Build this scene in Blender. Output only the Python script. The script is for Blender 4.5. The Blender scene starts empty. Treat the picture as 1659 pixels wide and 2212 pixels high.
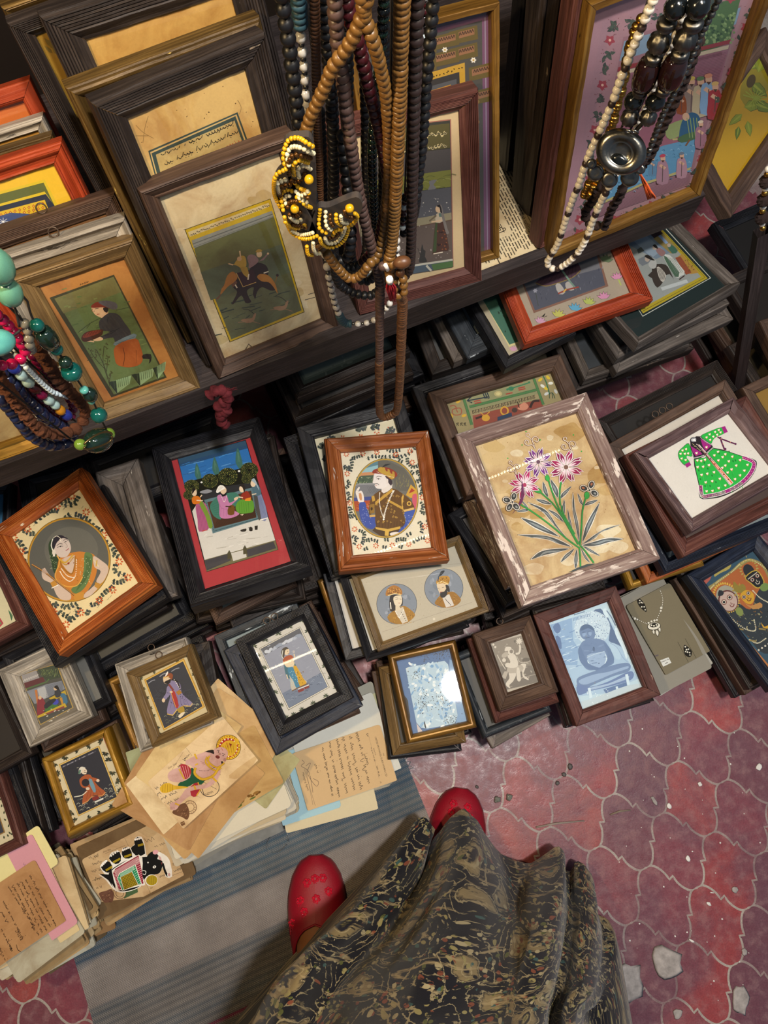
import bpy, bmesh, math, random
import numpy as np
from mathutils import Vector, Matrix
W,H_=1659,2212
F=1600.0; PHI=0.2335; CH=1.25; TH=math.radians(22.9)
cP,sP=math.cos(PHI),math.sin(PHI)
def ray(px,py):
    u=(px-829.5)/F; v=(1106-py)/F
    return np.array([u, v*cP+sP, v*sP-cP])      # world direction, unit depth
CAM=np.array([0,0,CH])
def P(px,py,z):
    d=ray(px,py); return CAM+d*((z-CH)/d[2])
def proj(p):
    d=np.asarray(p)-CAM; x=d[0]; u=d[1]*cP+d[2]*sP; w=d[1]*sP-d[2]*cP
    return np.array([829.5+F*x/w,1106-F*u/w])
def Rx(a): c,s=math.cos(a),math.sin(a); return np.array([[1,0,0],[0,c,-s],[0,s,c]])
def Ry(a): c,s=math.cos(a),math.sin(a); return np.array([[c,0,s],[0,1,0],[-s,0,c]])
def Rz(a): c,s=math.cos(a),math.sin(a); return np.array([[c,-s,0],[s,c,0],[0,0,1]])
CRN={'TL':(-.5,.5),'TR':(.5,.5),'BL':(-.5,-.5),'BR':(.5,-.5)}
def gn(res,p):
    p=np.array(p,float); lam=1e-2
    r=res(p)
    for it in range(80):
        J=np.empty((len(r),len(p)))
        for k in range(len(p)):
            d=p.copy(); d[k]+=1e-5; J[:,k]=(res(d)-r)/1e-5
        A=J.T@J
        dp=-np.linalg.solve(A+lam*np.diag(np.diag(A)+1e-9),J.T@r)
        r2=res(p+dp)
        if r2@r2<r@r:
            done=(r@r-r2@r2)<1e-7*(r@r)
            p=p+dp; r=r2; lam=max(lam*.4,1e-9)
            if done: break
        else:
            lam*=5
            if lam>1e9: break
    return p,r
def fit(z=None,zb=None,lean=75,leansd=6,tilt=(0,0),tsd=2.5,size=None,sizesd=.03,edges=(),nb=None,yaw=None,yawsd=.03,**cs):
    """outer rectangle from photo corners: lying (centre height z) or standing on height zb. Returns R, centre, w, h, rms px"""
    pts=[(k,np.array(v,float)) for k,v in cs.items() if v is not None]
    flat=zb is None
    c0=np.mean([v for k,v in pts],axis=0)
    zz=z if flat else zb+.12
    Q={k:P(v[0],v[1],zz) for k,v in pts}
    def span(a,b): return Q[b]-Q[a] if a in Q and b in Q else None
    if yaw is not None: y0=yaw
    else:
        d=span('TL','TR') if span('TL','TR') is not None else span('BL','BR')
        y0=math.atan2(d[1],d[0]) if d is not None else TH
    d=span('TL','TR') if span('TL','TR') is not None else span('BL','BR')
    w0=np.linalg.norm(d) if d is not None else .15
    d=span('TL','BL') if span('TL','BL') is not None else span('TR','BR')
    h0=np.linalg.norm(d) if d is not None else w0*1.2
    if size: w0,h0=size[0] or w0,size[1] or h0
    C0=P(c0[0],c0[1],zz)
    def pose(p):
        if flat:
            R=Rz(p[2])@Rx(p[3])@Ry(p[4]); c=np.array([p[0],p[1],z])
        else:
            R=Rz(p[2])@Rx(p[3])@Rz(p[4]); c=np.array([p[0],p[1],zb])+R@np.array([0,math.exp(p[6])/2,0])
        return R,c,math.exp(p[5]),math.exp(p[6])
    def res(p):
        R,c,w,h=pose(p); out=[]
        X={k:c+R@np.array([s[0]*w,s[1]*h,0]) for k,s in CRN.items()}
        Y={k:proj(v) for k,v in X.items()}
        for k,v in pts: out+=list((Y[k]-v)/2)
        for e,x,y in edges:
            a,b={'L':('TL','BL'),'R':('TR','BR'),'T':('TL','TR'),'B':('BL','BR')}[e]
            A,B=Y[a],Y[b]; n=np.array([-(B-A)[1],(B-A)[0]]); n=n/np.linalg.norm(n)
            out.append(n@(np.array([x,y])-A)/2)
        if flat:
            out+=[(p[3]-math.radians(tilt[0]))/math.radians(tsd),(p[4]-math.radians(tilt[1]))/math.radians(tsd)]
        else:
            out+=[(p[3]-math.radians(lean))/math.radians(leansd),p[4]/math.radians(1)]
            if nb: out.append((p[1]*math.cos(TH)-p[0]*math.sin(TH)-nb)/.003)
        if yaw is not None: out.append((p[2]-yaw)/yawsd)
        if size:
            if size[0]: out.append((p[5]-math.log(size[0]))/sizesd)
            if size[1]: out.append((p[6]-math.log(size[1]))/sizesd)
        out+=[(p[5]-math.log(w0))*.02,(p[6]-math.log(h0))*.02]
        return np.array(out)
    if flat: p0=[C0[0],C0[1],y0,math.radians(tilt[0]),math.radians(tilt[1]),math.log(w0),math.log(h0)]
    else:
        p0=[C0[0],C0[1],y0,math.radians(lean),0,math.log(w0),math.log(max(h0,.1))]
    p,r=gn(res,p0)
    R,c,w,h=pose(p)
    n=2*len(pts)+len(edges)
    return R,c,w,h,math.sqrt(np.mean((r[:n]*2)**2)),p
random.seed(7)
SC=bpy.context.scene; COL=SC.collection
def lin(h):
    if not isinstance(h,str): return tuple(h)
    h=h.lstrip('#'); h=h if len(h)==6 else ''.join(q*2 for q in h)
    h=h.lstrip('#'); o=[]
    for i in (0,2,4):
        v=int(h[i:i+2],16)/255; o.append(v/12.92 if v<=.04045 else ((v+.055)/1.055)**2.4)
    return (*o,1.0)
def link(o,parent=None):
    COL.objects.link(o)
    if parent: o.parent=parent
    return o
def tag(o,label=None,cat=None,group=None,kind=None):
    for k,v in (('label',label),('category',cat),('group',group),('kind',kind)):
        if v: o[k]=v
    return o
def mat4(R,c): 
    M=Matrix.Identity(4)
    for i in range(3):
        for j in range(3): M[i][j]=R[i][j]
        M[i][3]=c[i]
    return M
def empty(name,M,label=None,cat=None,group=None):
    o=bpy.data.objects.new(name,None); o.empty_display_size=.02; o.matrix_world=M if isinstance(M,Matrix) else Matrix.Translation(M)
    link(o); return tag(o,label,cat,group)
class MB:
    """collects verts/faces (+uv, material index, colour) for ONE mesh object"""
    def __init__(s): s.v=[];s.f=[];s.uv=[];s.mi=[];s.col=[];s.sm=[]
    def face(s,pts,uvs=None,mi=0,col=None,smooth=False):
        n=len(s.v); s.v+= [tuple(p) for p in pts]; s.f.append(tuple(range(n,n+len(pts))))
        s.uv.append(uvs or [(p[0],p[1]) for p in pts]); s.mi.append(mi); s.col.append(col or (1,1,1,1)); s.sm.append(smooth)
    def grid(s,rows,uvf=None,mi=0,closed=False,smooth=True,col=None):
        n=len(s.v); R=len(rows); C=len(rows[0])
        for r in rows: s.v+=[tuple(p) for p in r]
        for i in range(R-1):
            for j in range(C if closed else C-1):
                j2=(j+1)%C
                s.f.append((n+i*C+j,n+i*C+j2,n+(i+1)*C+j2,n+(i+1)*C+j))
                a=uvf or (lambda i,j:(j/(C-1 if not closed else C),i/(R-1)))
                s.uv.append([a(i,j),a(i,j+1),a(i+1,j+1),a(i+1,j)]); s.mi.append(mi); s.col.append(col or (1,1,1,1)); s.sm.append(smooth)
    def cap(s,idx,mi=0,col=None):
        s.f.append(tuple(idx)); s.uv.append([(s.v[k][0],s.v[k][1]) for k in idx]); s.mi.append(mi); s.col.append(col or (1,1,1,1)); s.sm.append(False)
    def box(s,x0,y0,z0,x1,y1,z1,mi=0,col=None):
        a=[(x0,y0,z0),(x1,y0,z0),(x1,y1,z0),(x0,y1,z0),(x0,y0,z1),(x1,y0,z1),(x1,y1,z1),(x0,y1,z1)]
        for q in ((0,3,2,1),(4,5,6,7),(0,1,5,4),(1,2,6,5),(2,3,7,6),(3,0,4,7)):
            p=[a[k] for k in q]; ax=[max(abs(p[0][i]-p[1][i]),abs(p[1][i]-p[2][i])) for i in range(3)]
            keep=[i for i in range(3) if ax[i]>1e-9][:2]
            if len(keep)<2: keep=[0,1]
            if ax[keep[1]]>ax[keep[0]]: keep=keep[::-1]
            s.face(p,[(t[keep[0]],t[keep[1]]) for t in p],mi,col)
    def tube(s,pts,r,n=8,mi=0,closed=False,caps=True,col=None):
        pts=[Vector(p) for p in pts]; rows=[]; up=None
        for i,p in enumerate(pts):
            a=pts[i-1] if i>0 else (pts[-1] if closed else p); b=pts[(i+1)%len(pts)] if (i<len(pts)-1 or closed) else p
            t=(b-a).normalized()
            if up is None:
                up=Vector((0,0,1)) if abs(t.z)<.9 else Vector((1,0,0))
            up=(up-t*up.dot(t)).normalized(); sd=t.cross(up)
            rr=r[i] if isinstance(r,(list,tuple)) else r
            rows.append([p+(up*math.cos(2*math.pi*k/n)+sd*math.sin(2*math.pi*k/n))*rr for k in range(n)])
        if closed: rows.append(rows[0])
        b0=len(s.v); s.grid(rows,mi=mi,closed=True,col=col)
        if caps and not closed:
            s.cap([b0+k for k in range(n)][::-1],mi,col); e=len(s.v)-n; s.cap([e+k for k in range(n)],mi,col)
    def build(s,name,mats,parent=None,colors=False):
        me=bpy.data.meshes.new(name); me.from_pydata(s.v,[],s.f)
        uvl=me.uv_layers.new(name='UVMap'); flat=[c for f in s.uv for p in f for c in p]; uvl.data.foreach_set('uv',flat)
        me.polygons.foreach_set('material_index',s.mi); me.polygons.foreach_set('use_smooth',s.sm)
        if colors:
            ca=me.color_attributes.new('Col','FLOAT_COLOR','CORNER'); d=[]
            for f,c in zip(s.f,s.col): d+=list(c)*len(f)
            ca.data.foreach_set('color',d)
        for m in (mats if isinstance(mats,(list,tuple)) else [mats]): me.materials.append(m)
        o=bpy.data.objects.new(name,me); return link(o,parent)
# ---------- materials
def newmat(name,rough=.6,spec=.5,metal=0):
    m=bpy.data.materials.new(name); m.use_nodes=True; nt=m.node_tree; b=nt.nodes['Principled BSDF']
    b.inputs['Roughness'].default_value=rough; b.inputs['Metallic'].default_value=metal
    b.inputs['Specular IOR Level'].default_value=spec
    return m,nt,b
def N(nt,t,**k):
    n=nt.nodes.new(t)
    for a,v in k.items():
        if a in n.inputs: n.inputs[a].default_value=v
        else: setattr(n,a,v)
    return n
def ramp(nt,stops,fac=None,interp='LINEAR'):
    r=nt.nodes.new('ShaderNodeValToRGB'); e=r.color_ramp.elements; r.color_ramp.interpolation=interp
    while len(e)>1: e.remove(e[-1])
    e[0].position=stops[0][0]; e[0].color=lin(stops[0][1])
    for p,c in stops[1:]:
        q=e.new(p); q.color=lin(c)
    if fac is not None: nt.links.new(fac,r.inputs[0])
    return r.outputs[0]
def mix(nt,fac,a,b,mode='MIX'):
    m=nt.nodes.new('ShaderNodeMix'); m.data_type='RGBA'; m.blend_type=mode
    for s,x in ((m.inputs[0],fac),(m.inputs[6],a),(m.inputs[7],b)):
        if isinstance(x,(int,float)): s.default_value=x
        elif isinstance(x,(str,tuple)): s.default_value=lin(x)
        else: nt.links.new(x,s)
    return m.outputs[2]
def mth(nt,op,a,b=None,c=None):
    m=nt.nodes.new('ShaderNodeMath'); m.operation=op
    for s,x in zip(m.inputs,(a,b,c)):
        if x is None: continue
        if isinstance(x,(int,float)): s.default_value=x
        else: nt.links.new(x,s)
    return m.outputs[0]
def mapped(nt,scale,src='UV',rnd=True):
    tc=nt.nodes.new('ShaderNodeTexCoord'); mp=nt.nodes.new('ShaderNodeMapping'); mp.inputs['Scale'].default_value=scale
    if rnd:
        oi=nt.nodes.new('ShaderNodeObjectInfo'); ad=nt.nodes.new('ShaderNodeVectorMath'); ad.operation='ADD'
        k=mth(nt,'MULTIPLY',oi.outputs['Random'],3.7); nt.links.new(tc.outputs[src],ad.inputs[0]); nt.links.new(k,ad.inputs[1])
        nt.links.new(ad.outputs[0],mp.inputs[0])
    else: nt.links.new(tc.outputs[src],mp.inputs[0])
    return mp.outputs[0]
def noise(nt,vec,scale=1,detail=4,rough=.6,dist=0):
    n=nt.nodes.new('ShaderNodeTexNoise'); n.inputs['Scale'].default_value=scale; n.inputs['Detail'].default_value=detail
    n.inputs['Roughness'].default_value=rough; n.inputs['Distortion'].default_value=dist
    nt.links.new(vec,n.inputs['Vector']); return n.outputs['Fac']
def bump(nt,b,h,strength=.3,dist=.001):
    n=nt.nodes.new('ShaderNodeBump'); n.inputs['Strength'].default_value=strength; n.inputs['Distance'].default_value=dist
    nt.links.new(h,n.inputs['Height']); nt.links.new(n.outputs[0],b.inputs['Normal'])
def wood(name,c1,c2,c3,chip=None,chipamt=.5,rough=.6,spec=.3,bs=.7,chip2=None,metal=0):
    m,nt,b=newmat(name,rough,spec,metal)
    v=mapped(nt,(14,260,1)); g=noise(nt,v,1,5,.65,.4)
    g2=noise(nt,mapped(nt,(6,40,1)),1,3,.5)
    f=mth(nt,'ADD',mth(nt,'MULTIPLY',g,.65),mth(nt,'MULTIPLY',g2,.4))
    col=ramp(nt,[(.3,c1),(.52,c2),(.74,c3)],f)
    h=g
    if chip:
        w=noise(nt,mapped(nt,(45,230,1)),1,4,.7,.3); w2=noise(nt,mapped(nt,(16,60,1)),1,3,.6)
        s=mth(nt,'ADD',mth(nt,'MULTIPLY',w,.55),mth(nt,'MULTIPLY',w2,.6))
        lo=.81-.3*chipamt
        k=ramp(nt,[(lo,'000000'),(lo+.035,'ffffff')],s)
        cc=chip
        if chip2: cc=mix(nt,noise(nt,mapped(nt,(30,90,1)),1,3),chip,chip2)
        col=mix(nt,k,col,cc); h=mth(nt,'SUBTRACT',g,mth(nt,'MULTIPLY',k,.5))
    nt.links.new(col,b.inputs['Base Color']); bump(nt,b,h,bs,.0012)
    return m
def plain(name,c,rough=.5,spec=.5,metal=0,var=.15,scale=60,trans=0,ior=1.45,bs=0):
    m,nt,b=newmat(name,rough,spec,metal)
    n=noise(nt,mapped(nt,(1,1,1),'Object'),scale,4)
    l=lin(c); d=tuple(x*(1-var) for x in l[:3])+(1,); e=tuple(min(1,x*(1+var)) for x in l[:3])+(1,)
    nt.links.new(ramp(nt,[(.3,d),(.7,e)],n),b.inputs['Base Color'])
    if trans: b.inputs['Transmission Weight'].default_value=trans; b.inputs['IOR'].default_value=ior
    if bs: bump(nt,b,n,bs,.0008)
    return m
def paint(name,stain=None,samt=.0,rough=.55,mott=.12,spec=.3,scale=1.0,bs=0):
    """painted / printed paper: colours come from the drawing itself, with paper mottling and shaped stains"""
    m,nt,b=newmat(name,rough,spec); a=nt.nodes.new('ShaderNodeVertexColor'); a.layer_name='Col'
    v=mapped(nt,(1,1,1),'Object'); n=noise(nt,v,420*scale,5,.7); n2=noise(nt,v,38*scale,4,.6)
    f=mth(nt,'ADD',mth(nt,'MULTIPLY',n,mott*1.3),mth(nt,'MULTIPLY',n2,mott))
    f=mth(nt,'ADD',f,1-mott*1.15)
    cv=nt.nodes.new('ShaderNodeCombineColor')
    for i in range(3): nt.links.new(f,cv.inputs[i])
    col=mix(nt,1.0,a.outputs[0],cv.outputs[0],'MULTIPLY')
    if stain:
        n3=noise(nt,v,22*scale,5,.62,.6); k=ramp(nt,[(.42,(0,0,0,1)),(.66,(samt,samt,samt,1))],n3)
        col=mix(nt,k,col,stain,'MULTIPLY')
    nt.links.new(col,b.inputs['Base Color'])
    if bs: bump(nt,b,n,bs,.0005)
    return m
def glassmat(name,rough=.02,tint='ffffff',k=1.0,dust=.0):
    m=bpy.data.materials.new(name); m.use_nodes=True; nt=m.node_tree; nt.nodes.clear()
    o=nt.nodes.new('ShaderNodeOutputMaterial'); t=nt.nodes.new('ShaderNodeBsdfTransparent'); t.inputs[0].default_value=lin(tint)
    g=nt.nodes.new('ShaderNodeBsdfGlossy'); g.inputs['Roughness'].default_value=rough
    ge=nt.nodes.new('ShaderNodeNewGeometry'); dp=nt.nodes.new('ShaderNodeVectorMath'); dp.operation='DOT_PRODUCT'
    nt.links.new(ge.outputs['Incoming'],dp.inputs[0]); nt.links.new(ge.outputs['Normal'],dp.inputs[1])
    f=mth(nt,'POWER',mth(nt,'SUBTRACT',1.0,mth(nt,'ABSOLUTE',dp.outputs['Value'])),5.0); f=mth(nt,'MULTIPLY_ADD',f,.9,.055*k)
    mx=nt.nodes.new('ShaderNodeMixShader'); nt.links.new(f,mx.inputs[0]); nt.links.new(t.outputs[0],mx.inputs[1]); nt.links.new(g.outputs[0],mx.inputs[2])
    nt.links.new(mx.outputs[0],o.inputs[0]); return m
WD={
 'black':wood('wood_black','#0c0c0f','#1c1c20','#38373a','#6b6660',.12,.45),
 'dark':wood('wood_dark','#161211','#2b2421','#4d423b','#8a7a68',.2,.5),
 'brown':wood('wood_brown','#2a1d17','#4a372c','#6f5748','#a08a76',.18),
 'red':wood('wood_redbrown','#2c1812','#54302a','#7b5146','#a98a7a',.2),
 'grey':wood('wood_grey_weathered','#2b2725','#574f49','#8a8078','#b9b0a6',.35),
 'orange':wood('wood_orange','#4a1d0a','#93481b','#bd7338','#e6d3b4',.26,.4),
 'emperor':wood('wood_rust','#4a210e','#83461f','#a8683a','#efe9e0',.34,.5),
 'white':wood('wood_whitewashed','#4b3430','#7d665f','#b3a196','#e2d8ce',.62,.6,chip2='#c9b6ad'),
 'redpaint':wood('wood_red_paint','#6b2410','#9c3a1c','#b8552f','#d9bfa4',.3,.5),
 'gilt':wood('gilt_rail','#3f2a0e','#7a5620','#ab823a','#32230f',.28,.42,.5,.3,metal=.35),
 'gold':wood('gilt_bright','#5a3c10','#9c7222','#c99c40','#46300f',.22,.38,.5,.3,metal=.4),
 'oldgold':wood('gilt_old_dark','#2a1f10','#55401f','#8a6c38','#e0c06a',.3,.45,metal=.2),
 'silver':wood('silver_relief','#4a453e','#8f877b','#cfc6b6','#3b352f',.35,.45,.5,.8),
 'olive':wood('wood_olive_gold','#3a2c1a','#6b5433','#957a4e','#3a2d20',.2,.45),
 'mauve':wood('wood_mauve','#37282a','#5f4a4b','#8d7877','#c9bcb8',.3),
 'navy':wood('wood_navy','#0c0f18','#1b2130','#353d50','#7f858d',.2,.5),
 'bluechip':wood('wood_blue_white_chipped','#15181c','#2a2f35','#4c5359','#c3ccd2',.5,.5),
 'plank':wood('plank_dark','#191413','#2f2726','#4a403e','#5d524d',.2,.6),
}
PT=paint('painted_paper',mott=.14); PA=paint('aged_painted_paper','#b98d55',.55,mott=.2); PD=paint('dark_painted_paper',mott=.25)
GL=glassmat('frame_glass'); STRG=plain('cord_black','#1a1512',.8)
IRON=plain('rusty_iron','#5a4a3e',.5,metal=.6)
# ---------- drawing on a flat picture
def smooth(pts,n=6,closed=True):
    pts=[np.array(p,float) for p in pts]; L=len(pts); out=[]
    for i in range(L if closed else L-1):
        p0=pts[i-1] if (closed or i>0) else pts[i]; p1=pts[i]; p2=pts[(i+1)%L]; p3=pts[(i+2)%L] if (closed or i+2<L) else p2
        for k in range(n):
            t=k/n
            out.append(.5*((2*p1)+(p2-p0)*t+(2*p0-5*p1+4*p2-p3)*t*t+(3*p1-p0-3*p2+p3)*t**3))
    if not closed: out.append(pts[-1])
    return out
class Canvas:
    """a picture drawn in its own plane: shapes in photo-crop units (view) or in picture units (unit)"""
    DZ=3e-5
    def __init__(s,R,c,w,h):
        s.R=R;s.c=np.array(c);s.w=w;s.h=h;s.mb=MB();s.bb=np.zeros((0,5));s.ox=s.oy=0;s.s=1;s.mode='px';s.z0=0
    def view(s,ox,oy,sc): s.ox,s.oy,s.s,s.mode=ox,oy,sc,'px'; return s
    def unit(s): s.mode='uv'; return s
    def to(s,p):
        if s.mode=='uv': return np.array([(p[0]-.5)*s.w,(p[1]-.5)*s.h])
        if s.mode=='loc': return np.array(p[:2],float)
        d=ray(s.ox+p[0]/s.s,s.oy+p[1]/s.s); n=s.R[:,2]; t=((s.c-CAM)@n)/(d@n); q=s.R.T@(CAM+d*t-s.c); return q[:2]
    def k(s,p):
        if s.mode=='uv': return s.w
        if s.mode=='loc': return 1.0
        return float(np.linalg.norm(s.to((p[0]+1,p[1]))-s.to(p)))
    def clip(s,L):
        for ax,lim,sg in ((0,s.w/2,1),(0,-s.w/2,-1),(1,s.h/2,1),(1,-s.h/2,-1)):
            o=[]; n=len(L)
            for i in range(n):
                a,b=L[i],L[(i+1)%n]; ia,ib=(lim-a[ax])*sg>=0,(lim-b[ax])*sg>=0
                if ia: o.append(a)
                if ia!=ib: t=(lim-a[ax])/(b[ax]-a[ax]); o.append(a+(b-a)*t)
            L=o
            if len(L)<3: return None
        return L
    def raw(s,L,col):
        L=[np.asarray(p,float) for p in L]
        if any(abs(p[0])>s.w/2 or abs(p[1])>s.h/2 for p in L):
            L=s.clip(L)
            if L is None: return
        a=np.array(L); lo=a.min(0);hi=a.max(0)
        b=s.bb; z=0
        if len(b):
            m=(b[:,0]<hi[0])&(b[:,2]>lo[0])&(b[:,1]<hi[1])&(b[:,3]>lo[1])
            if m.any(): z=b[m,4].max()+1
        s.bb=np.vstack([b,[lo[0],lo[1],hi[0],hi[1],z]])
        ar=np.sum(a[:,0]*np.roll(a[:,1],-1)-a[:,1]*np.roll(a[:,0],-1))
        if ar<0: L=L[::-1]
        s.mb.face([(p[0],p[1],s.z0+z*s.DZ) for p in L],col=lin(col))
    def poly(s,pts,col,sm=0):
        L=[s.to(p) for p in (smooth(pts,sm) if sm else pts)]
        s.raw(L,col); return s
    def ell(s,x,y,rx,ry,col,rot=0,n=20):
        c,q=math.cos(math.radians(rot)),math.sin(math.radians(rot))
        if s.mode=='uv':
            o=s.to((x,y)); L=[o+np.array([rx*s.w*math.cos(t)*c-ry*s.w*math.sin(t)*q,rx*s.w*math.cos(t)*q+ry*s.w*math.sin(t)*c]) for t in np.linspace(0,2*math.pi,n,endpoint=False)]
        else: L=[s.to((x+rx*math.cos(t)*c-ry*math.sin(t)*q,y+rx*math.cos(t)*q+ry*math.sin(t)*c)) for t in np.linspace(0,2*math.pi,n,endpoint=False)]
        s.raw(L,col); return s
    def line(s,pts,w,col,sm=0,taper=None,closed=False):
        """stroke; taper=(start,end) width factors"""
        pp=smooth(pts,sm,closed) if sm else pts
        kk=s.k(pp[0]); L=[s.to(p) for p in pp]
        if closed: L=L+[L[0]]
        n=len(L); A=[];B=[]
        for i in range(n):
            a=L[max(i-1,0)];b=L[min(i+1,n-1)]; d=b-a; l=np.linalg.norm(d)
            if l<1e-12: d=np.array([1,0]);l=1
            nn=np.array([-d[1],d[0]])/l; f=1
            if taper: t=i/(n-1); f=taper[0]+(taper[1]-taper[0])*t
            A.append(L[i]+nn*w*kk*f/2);B.append(L[i]-nn*w*kk*f/2)
        if closed or n>24:   # split into short runs so that no outline crosses itself
            st=1 if n<60 else 1
            z=None
            for i in range(0,n-1): s._q([A[i],A[i+1],B[i+1],B[i]],col,i==0)
        else: s.raw(A+B[::-1],col)
        return s
    def _q(s,L,col,first):
        if any(abs(p[0])>s.w/2 or abs(p[1])>s.h/2 for p in L): return
        if first:
            s._z=0
            if len(s.bb): s._z=s.bb[:,4].max()+1 if len(s.bb)<400 else None
            if s._z is None: s._z=s.bb[-200:,4].max()+1
        a=np.array(L); lo=a.min(0);hi=a.max(0)
        b=s.bb; m=(b[:,0]<hi[0])&(b[:,2]>lo[0])&(b[:,1]<hi[1])&(b[:,3]>lo[1]) if len(b) else np.array([False])
        z=(b[m,4].max() if m.any() else 0)+ (1 if first or not m.any() else 0)
        if not hasattr(s,'_zc'): s._zc=z
        z=min(z,s._zc+1) if not first else z
        if not first: z=max(z,s._zc)
        s._zc=z
        s.bb=np.vstack([b,[lo[0],lo[1],hi[0],hi[1],z]])
        ar=np.sum(a[:,0]*np.roll(a[:,1],-1)-a[:,1]*np.roll(a[:,0],-1))
        if ar<0: L=L[::-1]
        s.mb.face([(p[0],p[1],s.z0+z*s.DZ) for p in L],col=lin(col))
    def bg(s,col):
        w,h=s.w/2,s.h/2; s.raw([(-w,-h),(w,-h),(w,h),(-w,h)],col); return s
    def dot(s,x,y,r,col): return s.ell(x,y,r,r,col,n=8)
    def leaf(s,x,y,l,w,ang,col):
        c,q=math.cos(math.radians(ang)),math.sin(math.radians(ang)); P0=[(0,0),(.3,.5),(.65,.38),(1,0),(.65,-.38),(.3,-.5)]
        if s.mode=='uv':
            o=s.to((x,y)); L=[o+np.array([a*l*c-b*w*q,a*l*q+b*w*c])*s.w for a,b in P0]; s.raw(L,col)
        else: s.poly([(x+a*l*c-b*w*q,y+a*l*q+b*w*c) for a,b in P0],col)
        return s
# ---------- frames
RECTS=[]
def sat(a,b):
    """do two lying boxes (cx,cy,axes,w,h,z0,z1) cut into each other"""
    if a[5]>=b[6]-.001 or b[5]>=a[6]-.001: return False
    d=np.array([b[0]-a[0],b[1]-a[1]])
    for ax in (a[2][0],a[2][1],b[2][0],b[2][1]):
        ra=abs(ax@a[2][0])*a[3]/2+abs(ax@a[2][1])*a[4]/2; rb=abs(ax@b[2][0])*b[3]/2+abs(ax@b[2][1])*b[4]/2
        if abs(d@ax)>=ra+rb-.001: return False
    return True
def rect(R,c,w,h,t):
    dz=abs(R[2,0])*w/2+abs(R[2,1])*h/2
    return (c[0],c[1],(R[:2,0]/np.linalg.norm(R[:2,0]),R[:2,1]/np.linalg.norm(R[:2,1])),w,h,c[2]-t-dz*.5,c[2]+dz*.5)
def profile(kind,t,r):
    """moulding section from the outer edge (d=0) to the inner edge (d=r); z measured from the back"""
    if kind=='ridge':
        p=[(0,0),(0,.78),(.05,.86)]
        for i in range(6):
            d=.08+.55*i/6; p+=[(d,.99-.03*i),(d+.05,.99-.03*i),(d+.065,.92-.03*i)]
        p+=[(.68,.8),(.9,.62),(1,.58),(1,.4)]
    elif kind=='ogee': p=[(0,0),(0,.7),(.04,.8),(.1,.83),(.14,.95),(.22,1),(.32,.98),(.42,.9),(.55,.76),(.7,.68),(.8,.66),(.82,.72),(.9,.73),(.95,.66),(1,.62),(1,.4)]
    elif kind=='flat': p=[(0,0),(0,.9),(.04,.98),(.1,1),(.78,.97),(.82,.9),(.9,.88),(1,.8),(1,.4)]
    elif kind=='round': p=[(0,0),(0,.5)]+[(.5-.5*math.cos(a),.5+.5*math.sin(a)) for a in np.linspace(.2,2.7,9)]+[(1,.55),(1,.4)]
    elif kind=='scoop': p=[(0,0),(0,.9),(.05,1),(.15,1),(.2,.93),(.35,.75),(.6,.62),(.75,.6),(.78,.66),(.9,.66),(1,.55),(1,.4)]
    elif kind=='bevel': p=[(0,0),(0,.8),(.06,.96),(.14,1),(.2,.95),(.25,.97),(.3,.93),(.72,.72),(.76,.78),(.86,.76),(1,.6),(1,.4)]
    return [(d*r,z*t) for d,z in p]
def moulding(w,h,t,r,kind,twist=0):
    mb=MB(); pr=profile(kind,t,r); g=.00022
    cs=[0]
    for a,b in zip(pr,pr[1:]): cs.append(cs[-1]+math.hypot(b[0]-a[0],b[1]-a[1]))
    off=[random.random() for _ in range(4)]
    for s_ in range(4):
        A,B=(w,h) if s_%2==0 else (h,w); ang=s_*math.pi/2; c,q=math.cos(ang),math.sin(ang)
        row=[]
        ns=max(2,int(A/.012))
        for i in range(ns+1):
            rr=[]
            for d,z in pr:
                x0,x1=-A/2+d+g,A/2-d-g; x=x0+(x1-x0)*i/ns; y=-B/2+d
                jz=0 if z==0 else (.00035*math.sin(7.3*i+s_)+.0003*math.sin(3.1*i+2*s_))
                if twist and .25*r<d<.8*r: jz+=twist*math.sin(i*2.2+d*900)
                rr.append((x*c-y*q,x*q+y*c,z+jz))
            row.append(rr)
        mb.grid(row,lambda i,j,A=A,ns=ns,o=off[s_]:(o+A*i/ns,cs[min(j,len(cs)-1)]+o*.37),smooth=False)
    # dark wood behind the mitre gaps
    return mb
def torus(mb,c,r,rr,R=None,n=14,m=6):
    pts=[]
    for i in range(n):
        a=2*math.pi*i/n; p=np.array([math.cos(a)*r,math.sin(a)*r,0]); 
        if R is not None: p=R@p
        pts.append(np.array(c)+p)
    mb.tube(pts,rr,m,closed=True)
FRLOG=[]
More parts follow.
